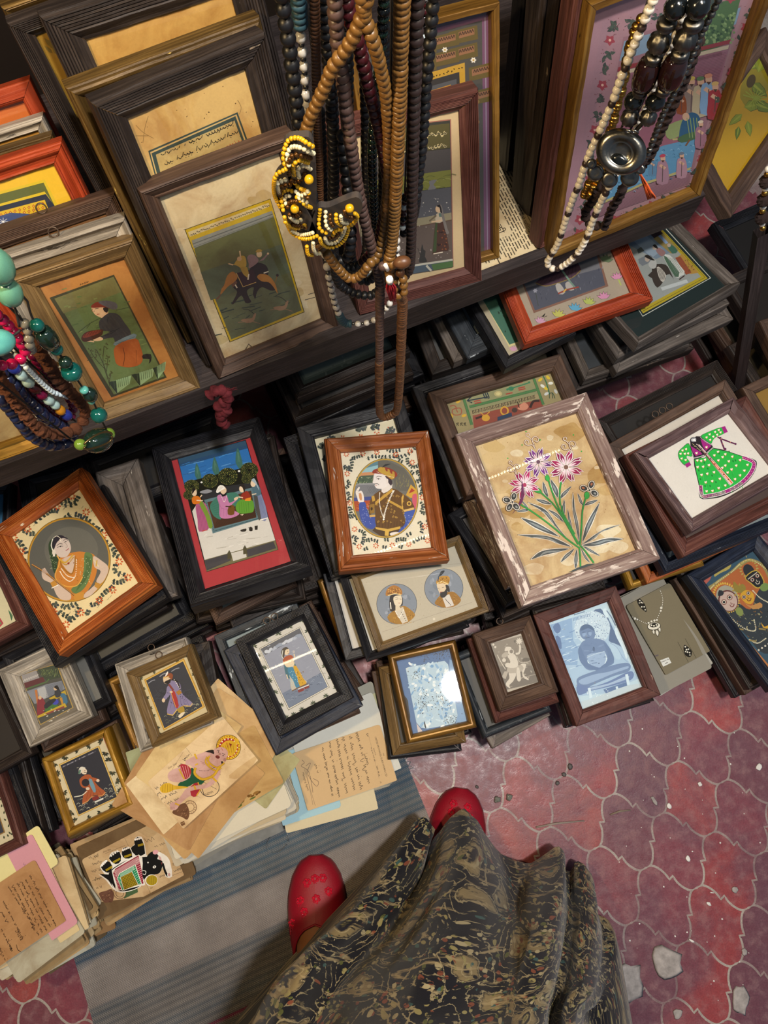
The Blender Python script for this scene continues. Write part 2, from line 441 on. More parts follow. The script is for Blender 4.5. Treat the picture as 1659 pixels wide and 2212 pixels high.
def FR(label,woodk,prof,rail,t,pic=None,bg='#c9b48a',glass=True,group=None,ring=0,name='picture_frame',cat='picture frame',pm=None,pose=None,dy=0,twist=0,quiet=False,**kw):
    flat='zb' not in kw
    if pose: R,c,w,h=pose; e=0
    else: R,c,w,h,e,_=fit(**kw)
    if flat and not pose:
        z0=kw['z']
        for it in range(12):
            q=rect(R,c,w,h,t); hi=[q2 for _,q2 in RECTS if sat(q,q2)]
            if not hi: break
            kw['z']=min(q2[5] for q2 in hi)-.0012-(q[6]-c[2]); R,c,w,h,e,_=fit(**kw)
            if z0-kw['z']>.06: break
        if z0-kw['z']>.012: print('HIT lowered',label[:50],round(z0,3),round(kw['z'],3))
    if not flat and not pose:
        b=c-R[:,1]*h/2; nn=b[1]*math.cos(TH)-b[0]*math.sin(TH)
        print('FIT',label[:40],'N',round(nn,3),'w',round(w,3),'h',round(h,3),'lean',round(math.degrees(_[3]),1),'yaw',round(math.degrees(_[2]),1),'rms',round(e,1))
    elif not pose and e>4: print('FIT',label[:50],'rms',round(e,1),'z',round(kw['z'],3))
    depth=abs((c-CAM)@np.array([0,sP,-cP])); r=rail*.8*depth/F if rail>1 else rail
    if flat:
        q=rect(R,c,w,h,t)
        if not quiet:
            for (l2,q2) in RECTS:
                if sat(q,q2): FRLOG.append((label[:44],'x',l2[:44],round(q[5],3),round(q[6],3),round(q2[5],3),round(q2[6],3)))
        RECTS.append((label,q))
    base=np.array(c)-R[:,2]*t
    root=empty(name,mat4(R,base),label,cat,group)
    m=moulding(w,h,t,r,prof,twist); mo=m.build('moulding',WD[woodk],root)
    iw,ih=w-2*r+.004,h-2*r+.004; rec=t*.45
    cv=Canvas(R,base+R[:,2]*rec,iw,ih)
    cv.z0=rec
    cv.bg(bg)
    if pic: pic(cv)
    # the slab of the picture under its painted face
    x,y=iw/2,ih/2; cl=lin('#3a3028')
    b=[(-x,-y,rec-.003),(x,-y,rec-.003),(x,y,rec-.003),(-x,y,rec-.003)]
    cv.mb.face(b[::-1],col=cl)
    for i in range(4):
        a0,a1=b[i],b[(i+1)%4]; cv.mb.face([a0,a1,(a1[0],a1[1],rec-1e-5),(a0[0],a0[1],rec-1e-5)],col=cl)
    cv.mb.build('picture',pm or PT,root,True)
    if glass:
        gb=MB(); zg=rec+max(.0012,(cv.bb[:,4].max()+4)*Canvas.DZ); gb.face([(-x,-y,zg),(x,-y,zg),(x,y,zg),(-x,y,zg)]); gb.build('glass_pane',GL,root)
    for k in range(ring):
        rb=MB(); torus(rb,((k-.5*(ring-1))*.012,h/2+.005,t*.55),.0048,.0008); rb.build('hanging_ring',IRON,root)
    return root,R,np.array(c),w,h,t
def fill_stack(R,c,w,h,t,n,word,woods=('black','dark','dark','brown','black'),grow=.012,zmin=0.0,jit=.012,rot=7,bgs=('#2b2a2a','#5d5648','#6f6b62')):
    """frames lying under a top frame, down towards the floor"""
    ztop=c[2]-t-abs(R[2,0])*w/2-abs(R[2,1])*h/2-.001
    yaw=math.atan2(R[1,0],R[0,0]); k=0
    ords=['directly','second','third','fourth','fifth','sixth','seventh','eighth','ninth','tenth','eleventh','twelfth','thirteenth','fourteenth']
    while k<n and ztop-zmin>.012:
        tt=random.uniform(.018,.026)
        if ztop-tt<zmin+.014: tt=ztop-zmin
        ok=False
        for tr in range(30):
            sh=grow*(1-tr/12)
            w2,h2=w+random.uniform(-.01,1)*sh,h+random.uniform(-.01,1)*sh
            if tr>12: w2*=1-(tr-12)*.02; h2*=1-(tr-12)*.02
            a=yaw+math.radians(random.uniform(-rot,rot)*(1 if tr<14 else .4)); cc=np.array([c[0]+random.uniform(-jit,jit),c[1]+random.uniform(-jit,jit),ztop-.0005])
            R2=Rz(a); q=rect(R2,cc,w2,h2,tt)
            if not any(sat(q,q2) for _,q2 in RECTS): ok=True; break
        if ok:
            wd=random.choice(woods)
            place=('lying directly under ' if k==0 else f'lying {ords[min(k,13)]} down under ')
            adj={'black':'black','dark':'dark wooden','brown':'brown wooden','grey':'weathered grey','gilt':'gilt','navy':'blue-black','olive':'olive brown','mauve':'dull mauve','red':'red-brown'}.get(wd,wd)
            FR(f'{adj} frame {place}{word}',wd,random.choice(['ridge','bevel','ogee','flat']),.02,tt*.97,bg=random.choice(bgs),glass=False,pose=(R2,cc,w2,h2),quiet=True,z=1)
            k+=1
        ztop-=tt
# ======== the pictures
def rs(s): return random.Random(s)
def petal(c,x0,y0,ang,l,w,col,edge='#efe6ea',core=None):
    a=math.radians(ang); ca,sa=math.cos(a),math.sin(a)
    def q(t,v,s=1): return (x0+t*l*ca-v*w*sa*s,y0+t*l*sa+v*w*ca*s)
    P0=[(0.1,0),(.35,.34),(.62,.5),(.85,.25),(1.02,0),(.85,-.25),(.62,-.5),(.35,-.34)]
    c.poly([q(t,v) for t,v in P0],'#4a2a3c'); c.poly([q(t*.985+.005,v*.9) for t,v in P0],edge)
    c.poly([q(.12+t*.8,v*.62) for t,v in P0],col)
    if core: c.poly([q(.12+t*.5,v*.3) for t,v in P0],core)
def aleaf(c,pts,col='#4c565b',mid='#8b979c'):
    """leaf with pale outline; pts run round the leaf, first = tip, middle = base"""
    s=smooth(pts,5); m=np.mean(s,axis=0)
    c.poly(s,'#3a3f40'); 
    c.poly([m+(p-m)*.97 for p in s],'#e9e6dc'); 
    n=len(s); tip=s[0]; base=s[n//2]
    ax=(base-tip)/np.linalg.norm(base-tip); nn=np.array([-ax[1],ax[0]])
    def shr(p,f,g):
        d=p-tip; t=d@ax; v=d@nn; L=np.linalg.norm(base-tip)
        mt=L/2; 
        return tip+ax*(mt+(t-mt)*g)+nn*(v*f+ (1-f)*vm(t/L))
    # centre line of the leaf at relative length
    ts=[((p-tip)@ax)/np.linalg.norm(base-tip) for p in s]; vs=[(p-tip)@nn for p in s]
    def vm(t):
        a=[v for q,v in zip(ts[:n//2],vs[:n//2]) if abs(q-t)<.12]; b=[v for q,v in zip(ts[n//2:],vs[n//2:]) if abs(q-t)<.12]
        return ((sum(a)/len(a) if a else 0)+(sum(b)/len(b) if b else 0))/2
    c.poly([shr(p,.68,.93) for p in s],col)
    c.poly([shr(p,.3,.55) for p in s],mid)
def art_flowers(c):
    c.view(1000,880,4.1475)
    R=rs(3)
    for k in range(26):   # shaped water stains
        x,y=R.uniform(150,1400),R.uniform(150,1300); r=R.uniform(25,120)
        pts=[(x+r*R.uniform(.6,1.2)*math.cos(t)*1.3,y+r*R.uniform(.5,1)*math.sin(t)) for t in np.linspace(0,6.28,9)[:-1]]
        c.poly(pts,R.choice(['#c2a873','#b89b63','#d4bf93','#c9b181','#b4965c']),4)
    for x,y,r in ((480,410,40),(780,275,28),(1200,540,20),(1000,360,22),(380,660,20),(760,1300,60),(1300,1100,80),(1180,1250,90),(640,1450,70),(1400,1250,70),(950,1370,60)):
        c.poly([(x+r*1.4*R.uniform(.7,1.2)*math.cos(t),y+r*R.uniform(.6,1)*math.sin(t)) for t in np.linspace(0,6.28,9)[:-1]],'#ddd2b2',4)
    for k in range(60): c.dot(R.uniform(150,1500),R.uniform(200,1400),R.uniform(2,5),'#9a7c46')
    G='#2f9d44'
    L=[[(515,985),(640,1015),(760,1080),(870,1160),(760,1135),(640,1085),(560,1030)],[(485,1140),(700,1140),(850,1175),(985,1250),(870,1232),(760,1190),(600,1165)],
     [(600,1365),(680,1290),(800,1262),(960,1260),(880,1295),(760,1325),(680,1345)],[(875,1390),(910,1320),(1000,1262),(960,1330)],[(1008,1450),(990,1360),(1020,1265),(1035,1370)],
     [(1140,1395),(1085,1350),(1055,1262),(1100,1320)],[(1230,1332),(1140,1300),(1060,1235),(1150,1270)],[(1440,1178),(1300,1165),(1160,1200),(1055,1240),(1180,1250),(1310,1215)],
     [(1415,1050),(1290,1080),(1160,1150),(1060,1232),(1180,1180),(1240,1120)],[(1225,850),(1150,950),(1085,1080),(1065,1220),(1120,1130),(1180,1000)],
     [(985,760),(975,880),(1000,1050),(1040,1210),(1040,1060),(1010,920)],[(935,905),(940,1020),(990,1150),(970,1020)],[(575,850),(700,930),(800,1040),(960,1205),(860,1080),(760,930),(680,880)],
     [(760,915),(830,985),(905,1030),(850,950)],[(650,825),(720,870),(800,870),(730,825)],[(715,665),(715,760),(765,810),(755,730)],[(785,645),(795,740),(850,815),(855,730)],
     [(970,705),(880,770),(875,820),(930,780)],[(905,825),(880,920),(905,985),(920,900)],[(1025,770),(1040,850),(1080,880),(1060,810)],[(1210,828),(1120,840),(1085,882),(1160,868)],[(480,935),(550,905),(595,915),(560,940)],[(520,830),(560,900),(590,915),(570,870)]]
    for l in L: aleaf(c,l)
    for p in ([(510,870),(640,950),(800,1070),(930,1180),(1040,1260)],[(690,760),(800,860),(900,1000),(1030,1230)],[(760,640),(810,790),(880,950),(1035,1225)],[(880,660),(865,760),(870,880)],[(880,880),(900,960),(1000,1140)],[(1105,790),(1070,920),(1060,1080),(1045,1240)],[(1040,1250),(1048,1340),(1052,1440)],[(1050,1240),(1110,1310),(1170,1395)]):
        c.line(p,15,'#1e6b30',4); c.line(p,11,G,4)
    for x,y,rx,ry,a in ((755,635,18,28,-15),(665,745,40,20,25),(1108,790,22,30,0)): c.ell(x,y,rx+3,ry+3,'#1d5a2c',a); c.ell(x,y,rx,ry,'#37b04c',a)
    def flower(x,y,r,cols,n,s,cc):
        for ring,(f,off) in enumerate(((1,0),(.97,180/n))):
            for k in range(n//2):
                petal(c,x,y,s+off+k*720/n,r*f*R.uniform(.9,1.05),r*.36,cols[k%2],core='#ecd3e4' if ring else None)
        c.ell(x,y,r*.17,r*.17,'#efe6ea'); c.ell(x,y,r*.13,r*.13,cc)
    flower(672,493,140,['#6a2f86','#7a3a96'],16,5,'#6d4f62')
    flower(920,540,160,['#a01c5a','#8c1a55'],16,12,'#7a5c50')
    flower(550,700,142,['#b3296b','#9c1f5c'],16,8,'#a83a60')
    c.poly([(440,960),(500,860),(520,760),(525,660),(545,760),(530,850),(480,910)],'#6b2a5e',4)
    for x,y,s in ((440,852,1),(1130,745,1)):
        for ang in ((200,285,50,120) if x<600 else (200,290,30,)):
            a=math.radians(ang); px,py=x+52*math.cos(a),y+52*math.sin(a)
            c.ell(px,py,42,32,'#2b2b2c',ang); c.ell(px,py,38,28,'#e9e6dc',ang); c.ell(px,py,31,22,'#33383a',ang); c.ell(px+6*math.cos(a),py+6*math.sin(a),14,9,'#8d9598' if x<600 or ang==30 else '#b0704e',ang)
        c.ell(x,y,14,14,'#e9e6dc'); c.ell(x,y,9,9,'#2f3436')
    c.ell(1108,795,20,30,'#37b04c')
    def curl(pts,w=11): c.line(pts,w,'#6b3527',5); c.line(pts,w*.5,'#efe6d8',5)
    for ox,oy in ((0,0),(330,40),(-168,230)):
        k=1 if ox>=0 else .85
        def q(L): return [(652+ox+(x-652)*k,385+oy+(y-385)*k) for x,y in L]
        curl(q([(648,375),(625,310),(595,270),(567,255),(570,235),(592,233),(597,252)])); curl(q([(640,370),(618,340),(580,345),(552,325),(560,298),(585,305),(580,325)])); curl(q([(635,340),(618,300),(630,270),(660,270),(675,295),(660,315),(640,300)]))
    for x,y in ((565,217),(688,295),(530,337),(990,247),(1062,394),(402,456)): c.dot(x,y,7,'#3aa845')
    c.poly([(940,1480),(1020,1440),(1110,1405),(1185,1400),(1100,1450)],'#3f4a4c')
def heart(c,x,y,s,rot=0):
    a=math.radians(rot); ca,sa=math.cos(a),math.sin(a)
    def q(L): return [(x+(u*ca-v*sa)*s,y+(u*sa+v*ca)*s) for u,v in L]
    c.poly(q([(0,1.15),(-.85,.05),(-.6,-.75),(0,-.35),(.6,-.75),(.85,.05)]),'#d98a4c',2)
    c.poly(q([(0,.75),(-.7,-.1),(-.5,-.7),(0,-.3),(.5,-.7),(.7,-.1)]),'#f4f1ea',2)
def art_dress(c):
    c.view(1380,860,5.946); G='#22b341'; M='#9c1d7d'; K='#20151c'
    R=rs(5)
    for k in range(30): c.dot(R.uniform(200,1550),R.uniform(250,1500),R.uniform(2,7),'#bdbab4')
    skirt=[(715,790),(850,770),(960,650),(1310,745),(1430,790),(1500,840),(1470,960),(1380,1070),(1230,1180),(1060,1250),(920,1280),(790,1275),(775,1100)]
    c.poly([(705,785),(850,765),(965,640),(1330,745),(1420,765),(1512,815),(1495,930),(1400,1070),(1240,1190),(1060,1268),(920,1292),(785,1282),(765,1100)],K,3)
    c.poly(skirt,G,2)
    for k in range(40):
        x=R.uniform(760,1350); y=R.uniform(820,1180); c.line([(x,y),(x+R.uniform(10,30),y+R.uniform(40,90))],7,R.choice(['#1ea03a','#36c657','#2aab46']))
    hem=[(1330,762),(1400,785),(1478,835),(1450,940),(1365,1050),(1230,1150),(1050,1225),(900,1255),(812,1255),(792,1120)]
    c.line(hem,54,'#f1ecec',3); c.line(hem,42,M,3)
    for i,p in enumerate(smooth(hem,6,False)):
        if i%2==0: c.dot(p[0],p[1],6,'#e8b0a0')
    # bodice
    c.poly([(660,560),(740,490),(860,520),(960,640),(880,700),(850,740),(720,790),(680,700)],K,2)
    c.poly([(665,615),(790,690),(815,720),(730,745),(690,690)],M); c.poly([(790,520),(930,615),(860,680),(820,620)],M)
    heart(c,740,705,20,-20); heart(c,868,630,20,-20)
    for p in ([(640,590),(690,730),(715,770),(840,735)],[(790,500),(860,560),(945,605)],[(880,700),(965,625)]): c.line(p,12,'#efe9ea',2); c.line(p,5,K,2)
    for k in range(16): c.dot(690+k*7,590+k*6+R.uniform(-8,8),4,'#d9cf9a')
    # sleeves
    for sl,cuff in (([(640,590),(560,640),(510,700),(520,780),(590,860),(650,820),(615,770),(620,740),(680,745)],[(590,850),(650,820),(672,860),(615,895)]),([(800,490),(900,435),(1060,380),(1095,450),(990,500),(950,540),(930,580),(870,550)],[(1060,375),(1105,360),(1142,435),(1095,455)])):
        c.poly([(x+(x-np.mean([q[0] for q in sl]))*.05,y+(y-np.mean([q[1] for q in sl]))*.05) for x,y in sl],K,3); c.poly(sl,G,3); c.poly(cuff,M)
    for x,y in ((560,672),(605,655),(535,715),(590,715),(632,710),(548,775),(600,795),(868,505),(908,465),(978,435),(1025,410),(955,495),(1005,470),(1048,440),(915,535)): heart(c,x,y,18,-20)
    c.ell(700,540,46,40,K,-25); c.ell(702,535,36,30,'#8d9196',-25); c.poly([(665,540),(720,520),(735,560)],'#e8e8ea')
    # placket
    c.poly([(735,590),(780,600),(1215,1085),(1170,1125)],'#f1ecec'); c.poly([(745,590),(772,600),(960,810),(925,815)],'#8c4b42'); c.poly([(960,810),(1205,1090),(1185,1110),(925,815)],'#dd6a32')
    c.line([(745,600),(1175,1120)],6,K); c.line([(785,605),(1215,1085)],5,K); c.line([(765,600),(1190,1105)],6,'#f1ecec')
    for k in range(7): c.dot(800+k*58,650+k*66,8,K)
    for x,y in ((750,800),(800,805),(850,790),(755,885),(825,880),(900,860),(805,985),(878,970),(965,950),(858,1080),(942,1065),(1040,1035),(870,1195),(945,1190),(1025,1155),(1110,1120),(968,735),(1018,690),(1075,755),(1020,800),(1110,720),(1200,750),(1155,810),(1300,795),(1110,865),(1250,865),(1395,855),(1070,895),(1190,915),(1140,955),(1355,930),(1300,990),(1235,1040)): heart(c,x,y,20,-15)
    for x,y in ((790,1040),(885,905),(940,995),(915,1130),(850,1130),(1240,800),(1160,690),(990,1080),(770,930),(840,830),(1030,710),(1210,810)): c.ell(x,y,9,15,'#127a2a',-20)
    c.line([(1010,500),(1045,520),(1180,570),(1240,590)],20,'#5a1848'); c.line([(1045,500),(1060,560),(1100,665)],20,'#5a1848'); c.dot(1240,590,14,'#5a1848'); c.dot(1108,655,16,'#5a1848')
    for x,y in ((1055,525),(1080,590),(1175,565)): c.dot(x,y,7,'#d9a07a')
def sprig(c,x,y,s,cols=('#b9532b','#c86a38'),n=7):
    for k in range(n):
        a=k*2*math.pi/n; c.ell(x+s*.62*math.cos(a),y+s*.62*math.sin(a),s*.3,s*.19,cols[k%2],math.degrees(a),n=8)
    c.dot(x,y,s*.18,'#e6d5a8')
def vine(c,pts,s,R,col='#3a4238'):
    L=smooth(pts,8,False); c.line(L,s*.12,col)
    for i in range(2,len(L)-1,3):
        d=L[i+1]-L[i-1]; a=math.degrees(math.atan2(d[1],d[0]))
        for sg in (-1,1):
            c.leaf(L[i][0],L[i][1],s*R.uniform(.7,1.1),s*.75,a+sg*R.uniform(35,75),R.choice(['#2f3a35','#4a5348','#3b4348']))
def flowermat(c,spots,vines,s,seed,curls=0,box=None):
    R=rs(seed)
    for v in vines: vine(c,v,s,R)
    for x,y in spots: sprig(c,x,y,s*1.15)
    if curls and box:
        for k in range(curls):
            x,y=box(R)
            c.leaf(x,y,s*R.uniform(.7,1.2),s*.7,R.uniform(0,360),R.choice(['#5a5f52','#464c46','#6b6a58']))
def art_emperor(c):
    c.view(720,940,6.636); R=rs(11)
    sp=[(187,272),(422,262),(625,245),(898,278),(1100,228),(1132,390),(200,553),(236,972),(305,1348),(372,1598),(610,1585),(845,1580),(1080,1562),(1350,1512),(1312,1310),(1275,895)]
    vi=[[(250,330),(270,420),(240,520)],[(290,215),(350,190),(420,205)],[(250,340),(330,320),(410,290)],[(470,340),(600,300),(720,320),(860,300)],[(510,200),(560,190),(640,215)],[(760,190),(850,230),(960,210)],[(1180,170),(1090,260),(960,310),(900,300)],[(1060,310),(1070,400),(1140,460),(1220,430)],[(1180,500),(1230,560),(1250,640),(1180,670)],[(150,420),(190,480),(240,460)],[(190,640),(230,700),(180,760)],[(190,800),(230,880),(210,960)],[(230,1010),(250,1100),(230,1180)],[(250,1180),(310,1150),(350,1200)],[(350,1360),(430,1390),(440,1480),(420,1550)],[(260,1440),(330,1480),(300,1560)],[(450,1520),(540,1500),(640,1520)],[(720,1500),(800,1490)],[(880,1510),(960,1490),(1040,1500)],[(1040,1450),(1130,1400)],[(1130,1540),(1220,1490),(1300,1470)],[(1220,1230),(1270,1300),(1260,1400)],[(1330,1200),(1380,1280)],[(1240,950),(1290,1020),(1260,1100),(1330,1120)],[(1230,700),(1280,780),(1250,850)],[(1330,980),(1360,1060)],[(1400,1380),(1420,1450)],[(420,1640),(500,1620)],[(690,1600),(770,1620)],[(920,1590),(1000,1610)],[(920,350),(1000,390)],[(1090,520),(1160,560)]]
    flowermat(c,sp,vi,42,12)
    def inov(rx,ry,cx=745,cy=906,rot=-9): return (cx,cy,rx,ry)
    c.ell(745,906,476,572,'#4a4426',0,60); c.ell(745,906,470,566,'#b5943e',0,60); c.ell(745,906,452,548,'#6d6c66',0,60)
    # all inside shapes clipped by hand to the oval
    def oc(pts): 
        o=[]
        for x,y in pts:
            dx,dy=(x-745)/452,(y-906)/548; r=math.hypot(dx,dy)
            o.append((745+dx/r*452*.999,906+dy/r*548*.999) if r>1 else (x,y))
        return o
    def dense(pts,m=8): 
        out=[]
        for i in range(len(pts)):
            a,b=np.array(pts[i],float),np.array(pts[(i+1)%len(pts)],float)
            out+=[tuple(a+(b-a)*k/m) for k in range(m)]
        return out
    def CP(pts,col,sm=0): c.poly(oc(smooth(pts,sm) if sm else dense(pts)),col)
    CP([(380,480),(480,380),(640,360),(640,600),(340,600)],'#5b7f8c'); CP([(360,500),(640,430),(640,520),(340,560)],'#8fb6bf'); CP([(330,540),(620,530),(620,600),(320,610)],'#c08a62'); CP([(320,590),(640,570),(640,700),(290,720)],'#4a5b4a')
    for k in range(40): c.dot(R.uniform(340,560),R.uniform(600,700),R.uniform(5,10),R.choice(['#7d8f6b','#39493a','#a3ad8d']))
    CP([(640,360),(760,360),(1010,480),(1180,720),(1200,800),(900,800),(860,640),(640,470)],'#626058')
    for k in range(26):
        x,y=R.uniform(900,1100),R.uniform(560,760); c.line([(x,y),(x+R.uniform(-20,30),y-R.uniform(20,60))],4,'#8a8455')
    CP([(300,710),(700,690),(700,880),(290,900)],'#73757a'); CP([(300,700),(700,680),(700,705),(300,725)],'#8b8d90')
    for k in range(9):
        x=480+k*24; c.line([(x,735),(x+60,840)],3,'#55575c'); c.line([(x+60,735),(x,840)],3,'#55575c')
    CP([(290,900),(560,880),(560,940),(290,960)],'#3f4a86'); CP([(290,950),(560,935),(560,1060),(300,1100)],'#a34a2a')
    for k in range(30): c.dot(R.uniform(320,520),R.uniform(970,1060),7,R.choice(['#d28a3c','#7d3022']))
    CP([(1040,860),(1110,710),(1200,790),(1215,900),(1100,900)],'#c49a3a',0); CP([(1080,840),(1120,760),(1170,800)],'#a33a2a')
    CP([(1130,880),(1180,840),(1220,900),(1212,1030),(1150,1040)],'#c0586a',4)
    # blue sleeves
    CP([(375,975),(450,960),(480,1060),(520,1150),(600,1160),(615,1280),(560,1350),(470,1320),(400,1230),(372,1100)],'#3d4f9b',4)
    CP([(1020,1110),(1180,1070),(1200,1160),(1130,1280),(960,1420),(920,1390),(1000,1290),(1040,1220)],'#3f56a2',4)
    for k in range(40): c.dot(R.uniform(390,560),R.uniform(1010,1300),4,'#a9b6dc')
    for k in range(30): c.dot(R.uniform(1010,1140),R.uniform(1150,1330),4,'#a9b6dc')
    CP([(620,1300),(960,1330),(930,1390),(800,1460),(680,1450),(560,1370)],'#4b3a26')
    # coat
    CP([(560,880),(690,790),(860,770),(1000,850),(1100,930),(1160,1060),(1010,1100),(1030,1260),(960,1330),(800,1370),(640,1320),(600,1240),(595,1050),(520,1160),(515,1000)],'#60431f',3)
    for k in range(10): c.line([(620+k*42,1240),(615+k*42,1330)],4,'#3c2912')
    for k in range(46):
        x,y=R.uniform(620,1010),R.uniform(850,1280); 
        for dx,dy in ((0,-9),(9,0),(0,9),(-9,0)): c.dot(x+dx,y+dy,4,'#c9a24a')
    CP([(600,960),(840,770),(860,800),(600,1010)],'#b8923e'); CP([(780,920),(1000,1040),(995,1075),(770,950)],'#b8923e')
    CP([(975,900),(1010,870),(990,1000),(1010,1090),(985,1050)],'#c9a24a',2)
    CP([(1010,1075),(1150,1040),(1160,1070),(1015,1105)],'#cfae6a'); CP([(518,1150),(600,1145),(600,1175),(518,1180)],'#c9a35e'); CP([(545,880),(585,870),(600,940),(560,960)],'#b8923e')
    c.ell(1085,985,34,34,'#c9a24a'); c.ell(1085,985,18,18,'#60431f')
    CP([(520,1000),(590,990),(590,1120),(525,1130)],'#8a6a2c'); c.ell(548,1060,16,24,'#3c2912')
    CP([(600,1320),(780,1350),(960,1310),(960,1345),(780,1390),(610,1350)],'#c4a04a'); CP([(740,1360),(800,1360),(790,1450),(735,1445)],'#c9a54c')
    # neck, face
    CP([(690,770),(820,680),(840,760),(720,840)],'#d5cfca',2)
    CP([(585,560),(570,640),(562,690),(600,700),(590,720),(600,745),(625,770),(700,775),(760,740),(800,700),(820,600),(760,540),(660,530)],'#d9d4d2',3)
    CP([(740,590),(780,600),(840,660),(830,730),(790,690),(770,640)],'#3a3038',3); CP([(755,630),(785,640),(780,700),(755,690)],'#d5cdc9',3)
    c.line([(610,610),(640,595),(690,600)],7,'#3a3230',4); c.line([(615,632),(645,625),(675,635)],6,'#4a403c',4); c.dot(645,634,9,'#3a3230'); c.line([(590,705),(630,700),(655,720)],8,'#4a3c36',4); c.line([(600,725),(625,722)],6,'#a5584e')
    c.line([(585,560),(572,630),(562,690)],3,'#8a7c78',3)
    # turban
    CP([(560,545),(575,505),(640,480),(720,460),(830,490),(910,550),(900,600),(830,640),(740,580),(640,560)],'#8b3a2c',3)
    CP([(640,480),(720,465),(880,580),(840,640),(750,580),(650,530)],'#b4933c',2)
    for k in range(5): c.ell(760+k*34,500+k*17,15,30,('#8b3a2c','#b08a3a')[k%2],-30)
    for k in range(14): c.dot(625+k*18,545+k*6-abs(k-6)*2,5,'#e9e4d2')
    c.poly([(700,470),(740,425),(820,418),(760,445)],'#2f3234',3)
    # raised hand
    CP([(360,960),(340,890),(320,830),(330,790),(365,745),(380,760),(360,810),(400,800),(430,850),(440,950),(400,965)],'#dcd5cf',3); CP([(365,850),(400,840),(410,930),(380,930)],'#c08d62',3)
    for k in range(3): c.line([(330+k*10,800+k*22),(365+k*12,790+k*20)],3,'#8d7c74')
    CP([(810,1410),(900,1390),(950,1410),(930,1440),(840,1450)],'#dcd5cf',3)
    # pearls
    for p in ([(665,830),(660,950),(680,1080),(720,1190)],[(870,800),(820,900),(760,1050),(730,1190)],[(855,800),(800,920),(745,1080),(715,1180)]):
        for q in smooth(p,7,False): c.dot(q[0],q[1],7,'#eeeae0')
    c.dot(720,1212,13,'#eeeae0')
def art_lady(c):
    c.view(0,1030,5.184); R=rs(21)
    sp=[(310,585),(155,680),(235,838),(640,330),(805,215),(965,395),(1160,655),(1335,950),(1435,1128),(1262,1268),(1112,1385),(905,1520),(740,1655),(597,1505),(370,1210)]
    vi=[[(60,640),(200,600),(320,620)],[(180,700),(240,760),(300,860)],[(360,520),(480,440),(560,380),(640,380)],[(540,330),(680,300),(780,260)],[(700,330),(830,300),(880,220)],[(830,420),(900,440),(970,470)],[(980,480),(1060,560),(1140,620)],[(1120,700),(1230,760),(1290,850)],[(1260,860),(1330,900)],[(1290,960),(1290,1060),(1400,1100)],[(1250,1180),(1340,1180),(1420,1140)],[(1120,1340),(1200,1280),(1260,1230)],[(1000,1440),(1080,1420),(1130,1350)],[(960,1560),(1000,1490)],[(760,1620),(850,1560),(890,1470)],[(640,1500),(740,1560),(780,1600)],[(480,1380),(580,1440),(640,1420)],[(400,1270),(480,1310),(520,1400)],[(560,1590),(640,1640),(680,1720)],[(680,1430),(760,1460),(860,1420)],[(240,980),(290,1060),(330,1150)],[(160,800),(230,900),(280,960)],[(120,770),(170,860)],[(60,700),(110,720)],[(400,640),(330,640)],[(700,480),(800,420)]]
    flowermat(c,sp,vi,44,22)
    for k in range(70):
        a=R.uniform(0,6.28); x,y=775+560*math.cos(a)*R.uniform(.95,1.15),930+560*math.sin(a)*R.uniform(.95,1.2)
        c.line([(x,y),(x+14,y-8),(x+22,y-26)],4,'#5a5a48',3)
    c.ell(775,928,466,476,'#6b4f1c',0,60); c.ell(775,928,460,470,'#b98a2f',0,60); c.ell(775,928,444,452,'#5d5d57',0,60)
    c.ell(800,820,300,260,'#68675f',0,40)
    S='#c9b4a4'; S2='#b8a191'
    # veil behind
    c.poly([(620,680),(560,720),(545,800),(570,930),(605,1070),(640,1050),(680,900),(720,700)],'#33452f',4)
    for k in range(40): c.dot(R.uniform(560,640),R.uniform(760,1040),4,'#8fa07a')
    # body
    c.poly([(680,900),(860,840),(980,850),(1060,880),(1090,1000),(1060,1150),(960,1300),(800,1380),(700,1300),(620,1140),(640,1040)],'#c07c35',4)
    c.poly([(1050,890),(1140,940),(1215,1010),(1200,1100),(1140,1190),(1080,1170),(1130,1060),(1060,1010)],S,4)
    c.poly([(1140,1170),(1090,1260),(1000,1340),(930,1350),(980,1290),(1080,1200)],S,4)
    c.poly([(690,930),(840,880),(830,1000),(800,1080),(730,1020)],S,3)
    c.poly([(950,860),(1010,855),(1040,900),(1020,1080),(960,1230),(860,1310),(800,1260),(900,1170),(940,1040)],'#5f7a4b',4)
    for k in range(8): c.line([(960+k*8,880+k*4),(965+k*7,1040),(850+k*14,1290-k*16)],4,'#46603a',6)
    for k in range(30): c.dot(R.uniform(900,1030),R.uniform(900,1230),4,'#c9d3a8')
    c.line([(680,930),(700,1010),(800,1090),(840,1000),(845,890)],14,'#9a6a28',5); c.line([(640,880),(670,960),(620,1120),(720,1220),(860,1220),(930,1120)],12,'#d8a24a',5)
    for p in ([(675,1060),(720,1130),(790,1170),(850,1100),(860,930)],[(690,1030),(760,1110),(830,1130)]):
        for q in smooth(p,8,False): c.dot(q[0],q[1],6,'#e9e2cf')
    for k in range(24): c.dot(R.uniform(650,930),R.uniform(920,1190),4,'#7d4418')
    for q in smooth([(680,930),(740,960),(820,880)],8,False): c.dot(q[0],q[1],10,'#c9a03e')
    for q in smooth([(690,955),(750,985),(825,905)],8,False): c.dot(q[0],q[1],7,'#b88a2c')
    c.dot(772,972,12,'#8a2a20')
    # face
    c.poly([(600,740),(640,680),(720,665),(775,720),(800,800),(780,860),(740,900),(670,900),(620,840)],'#cbbcb2',4)
    c.poly([(590,760),(620,680),(690,655),(770,700),(700,690),(640,740),(610,810)],'#2c2730',4)
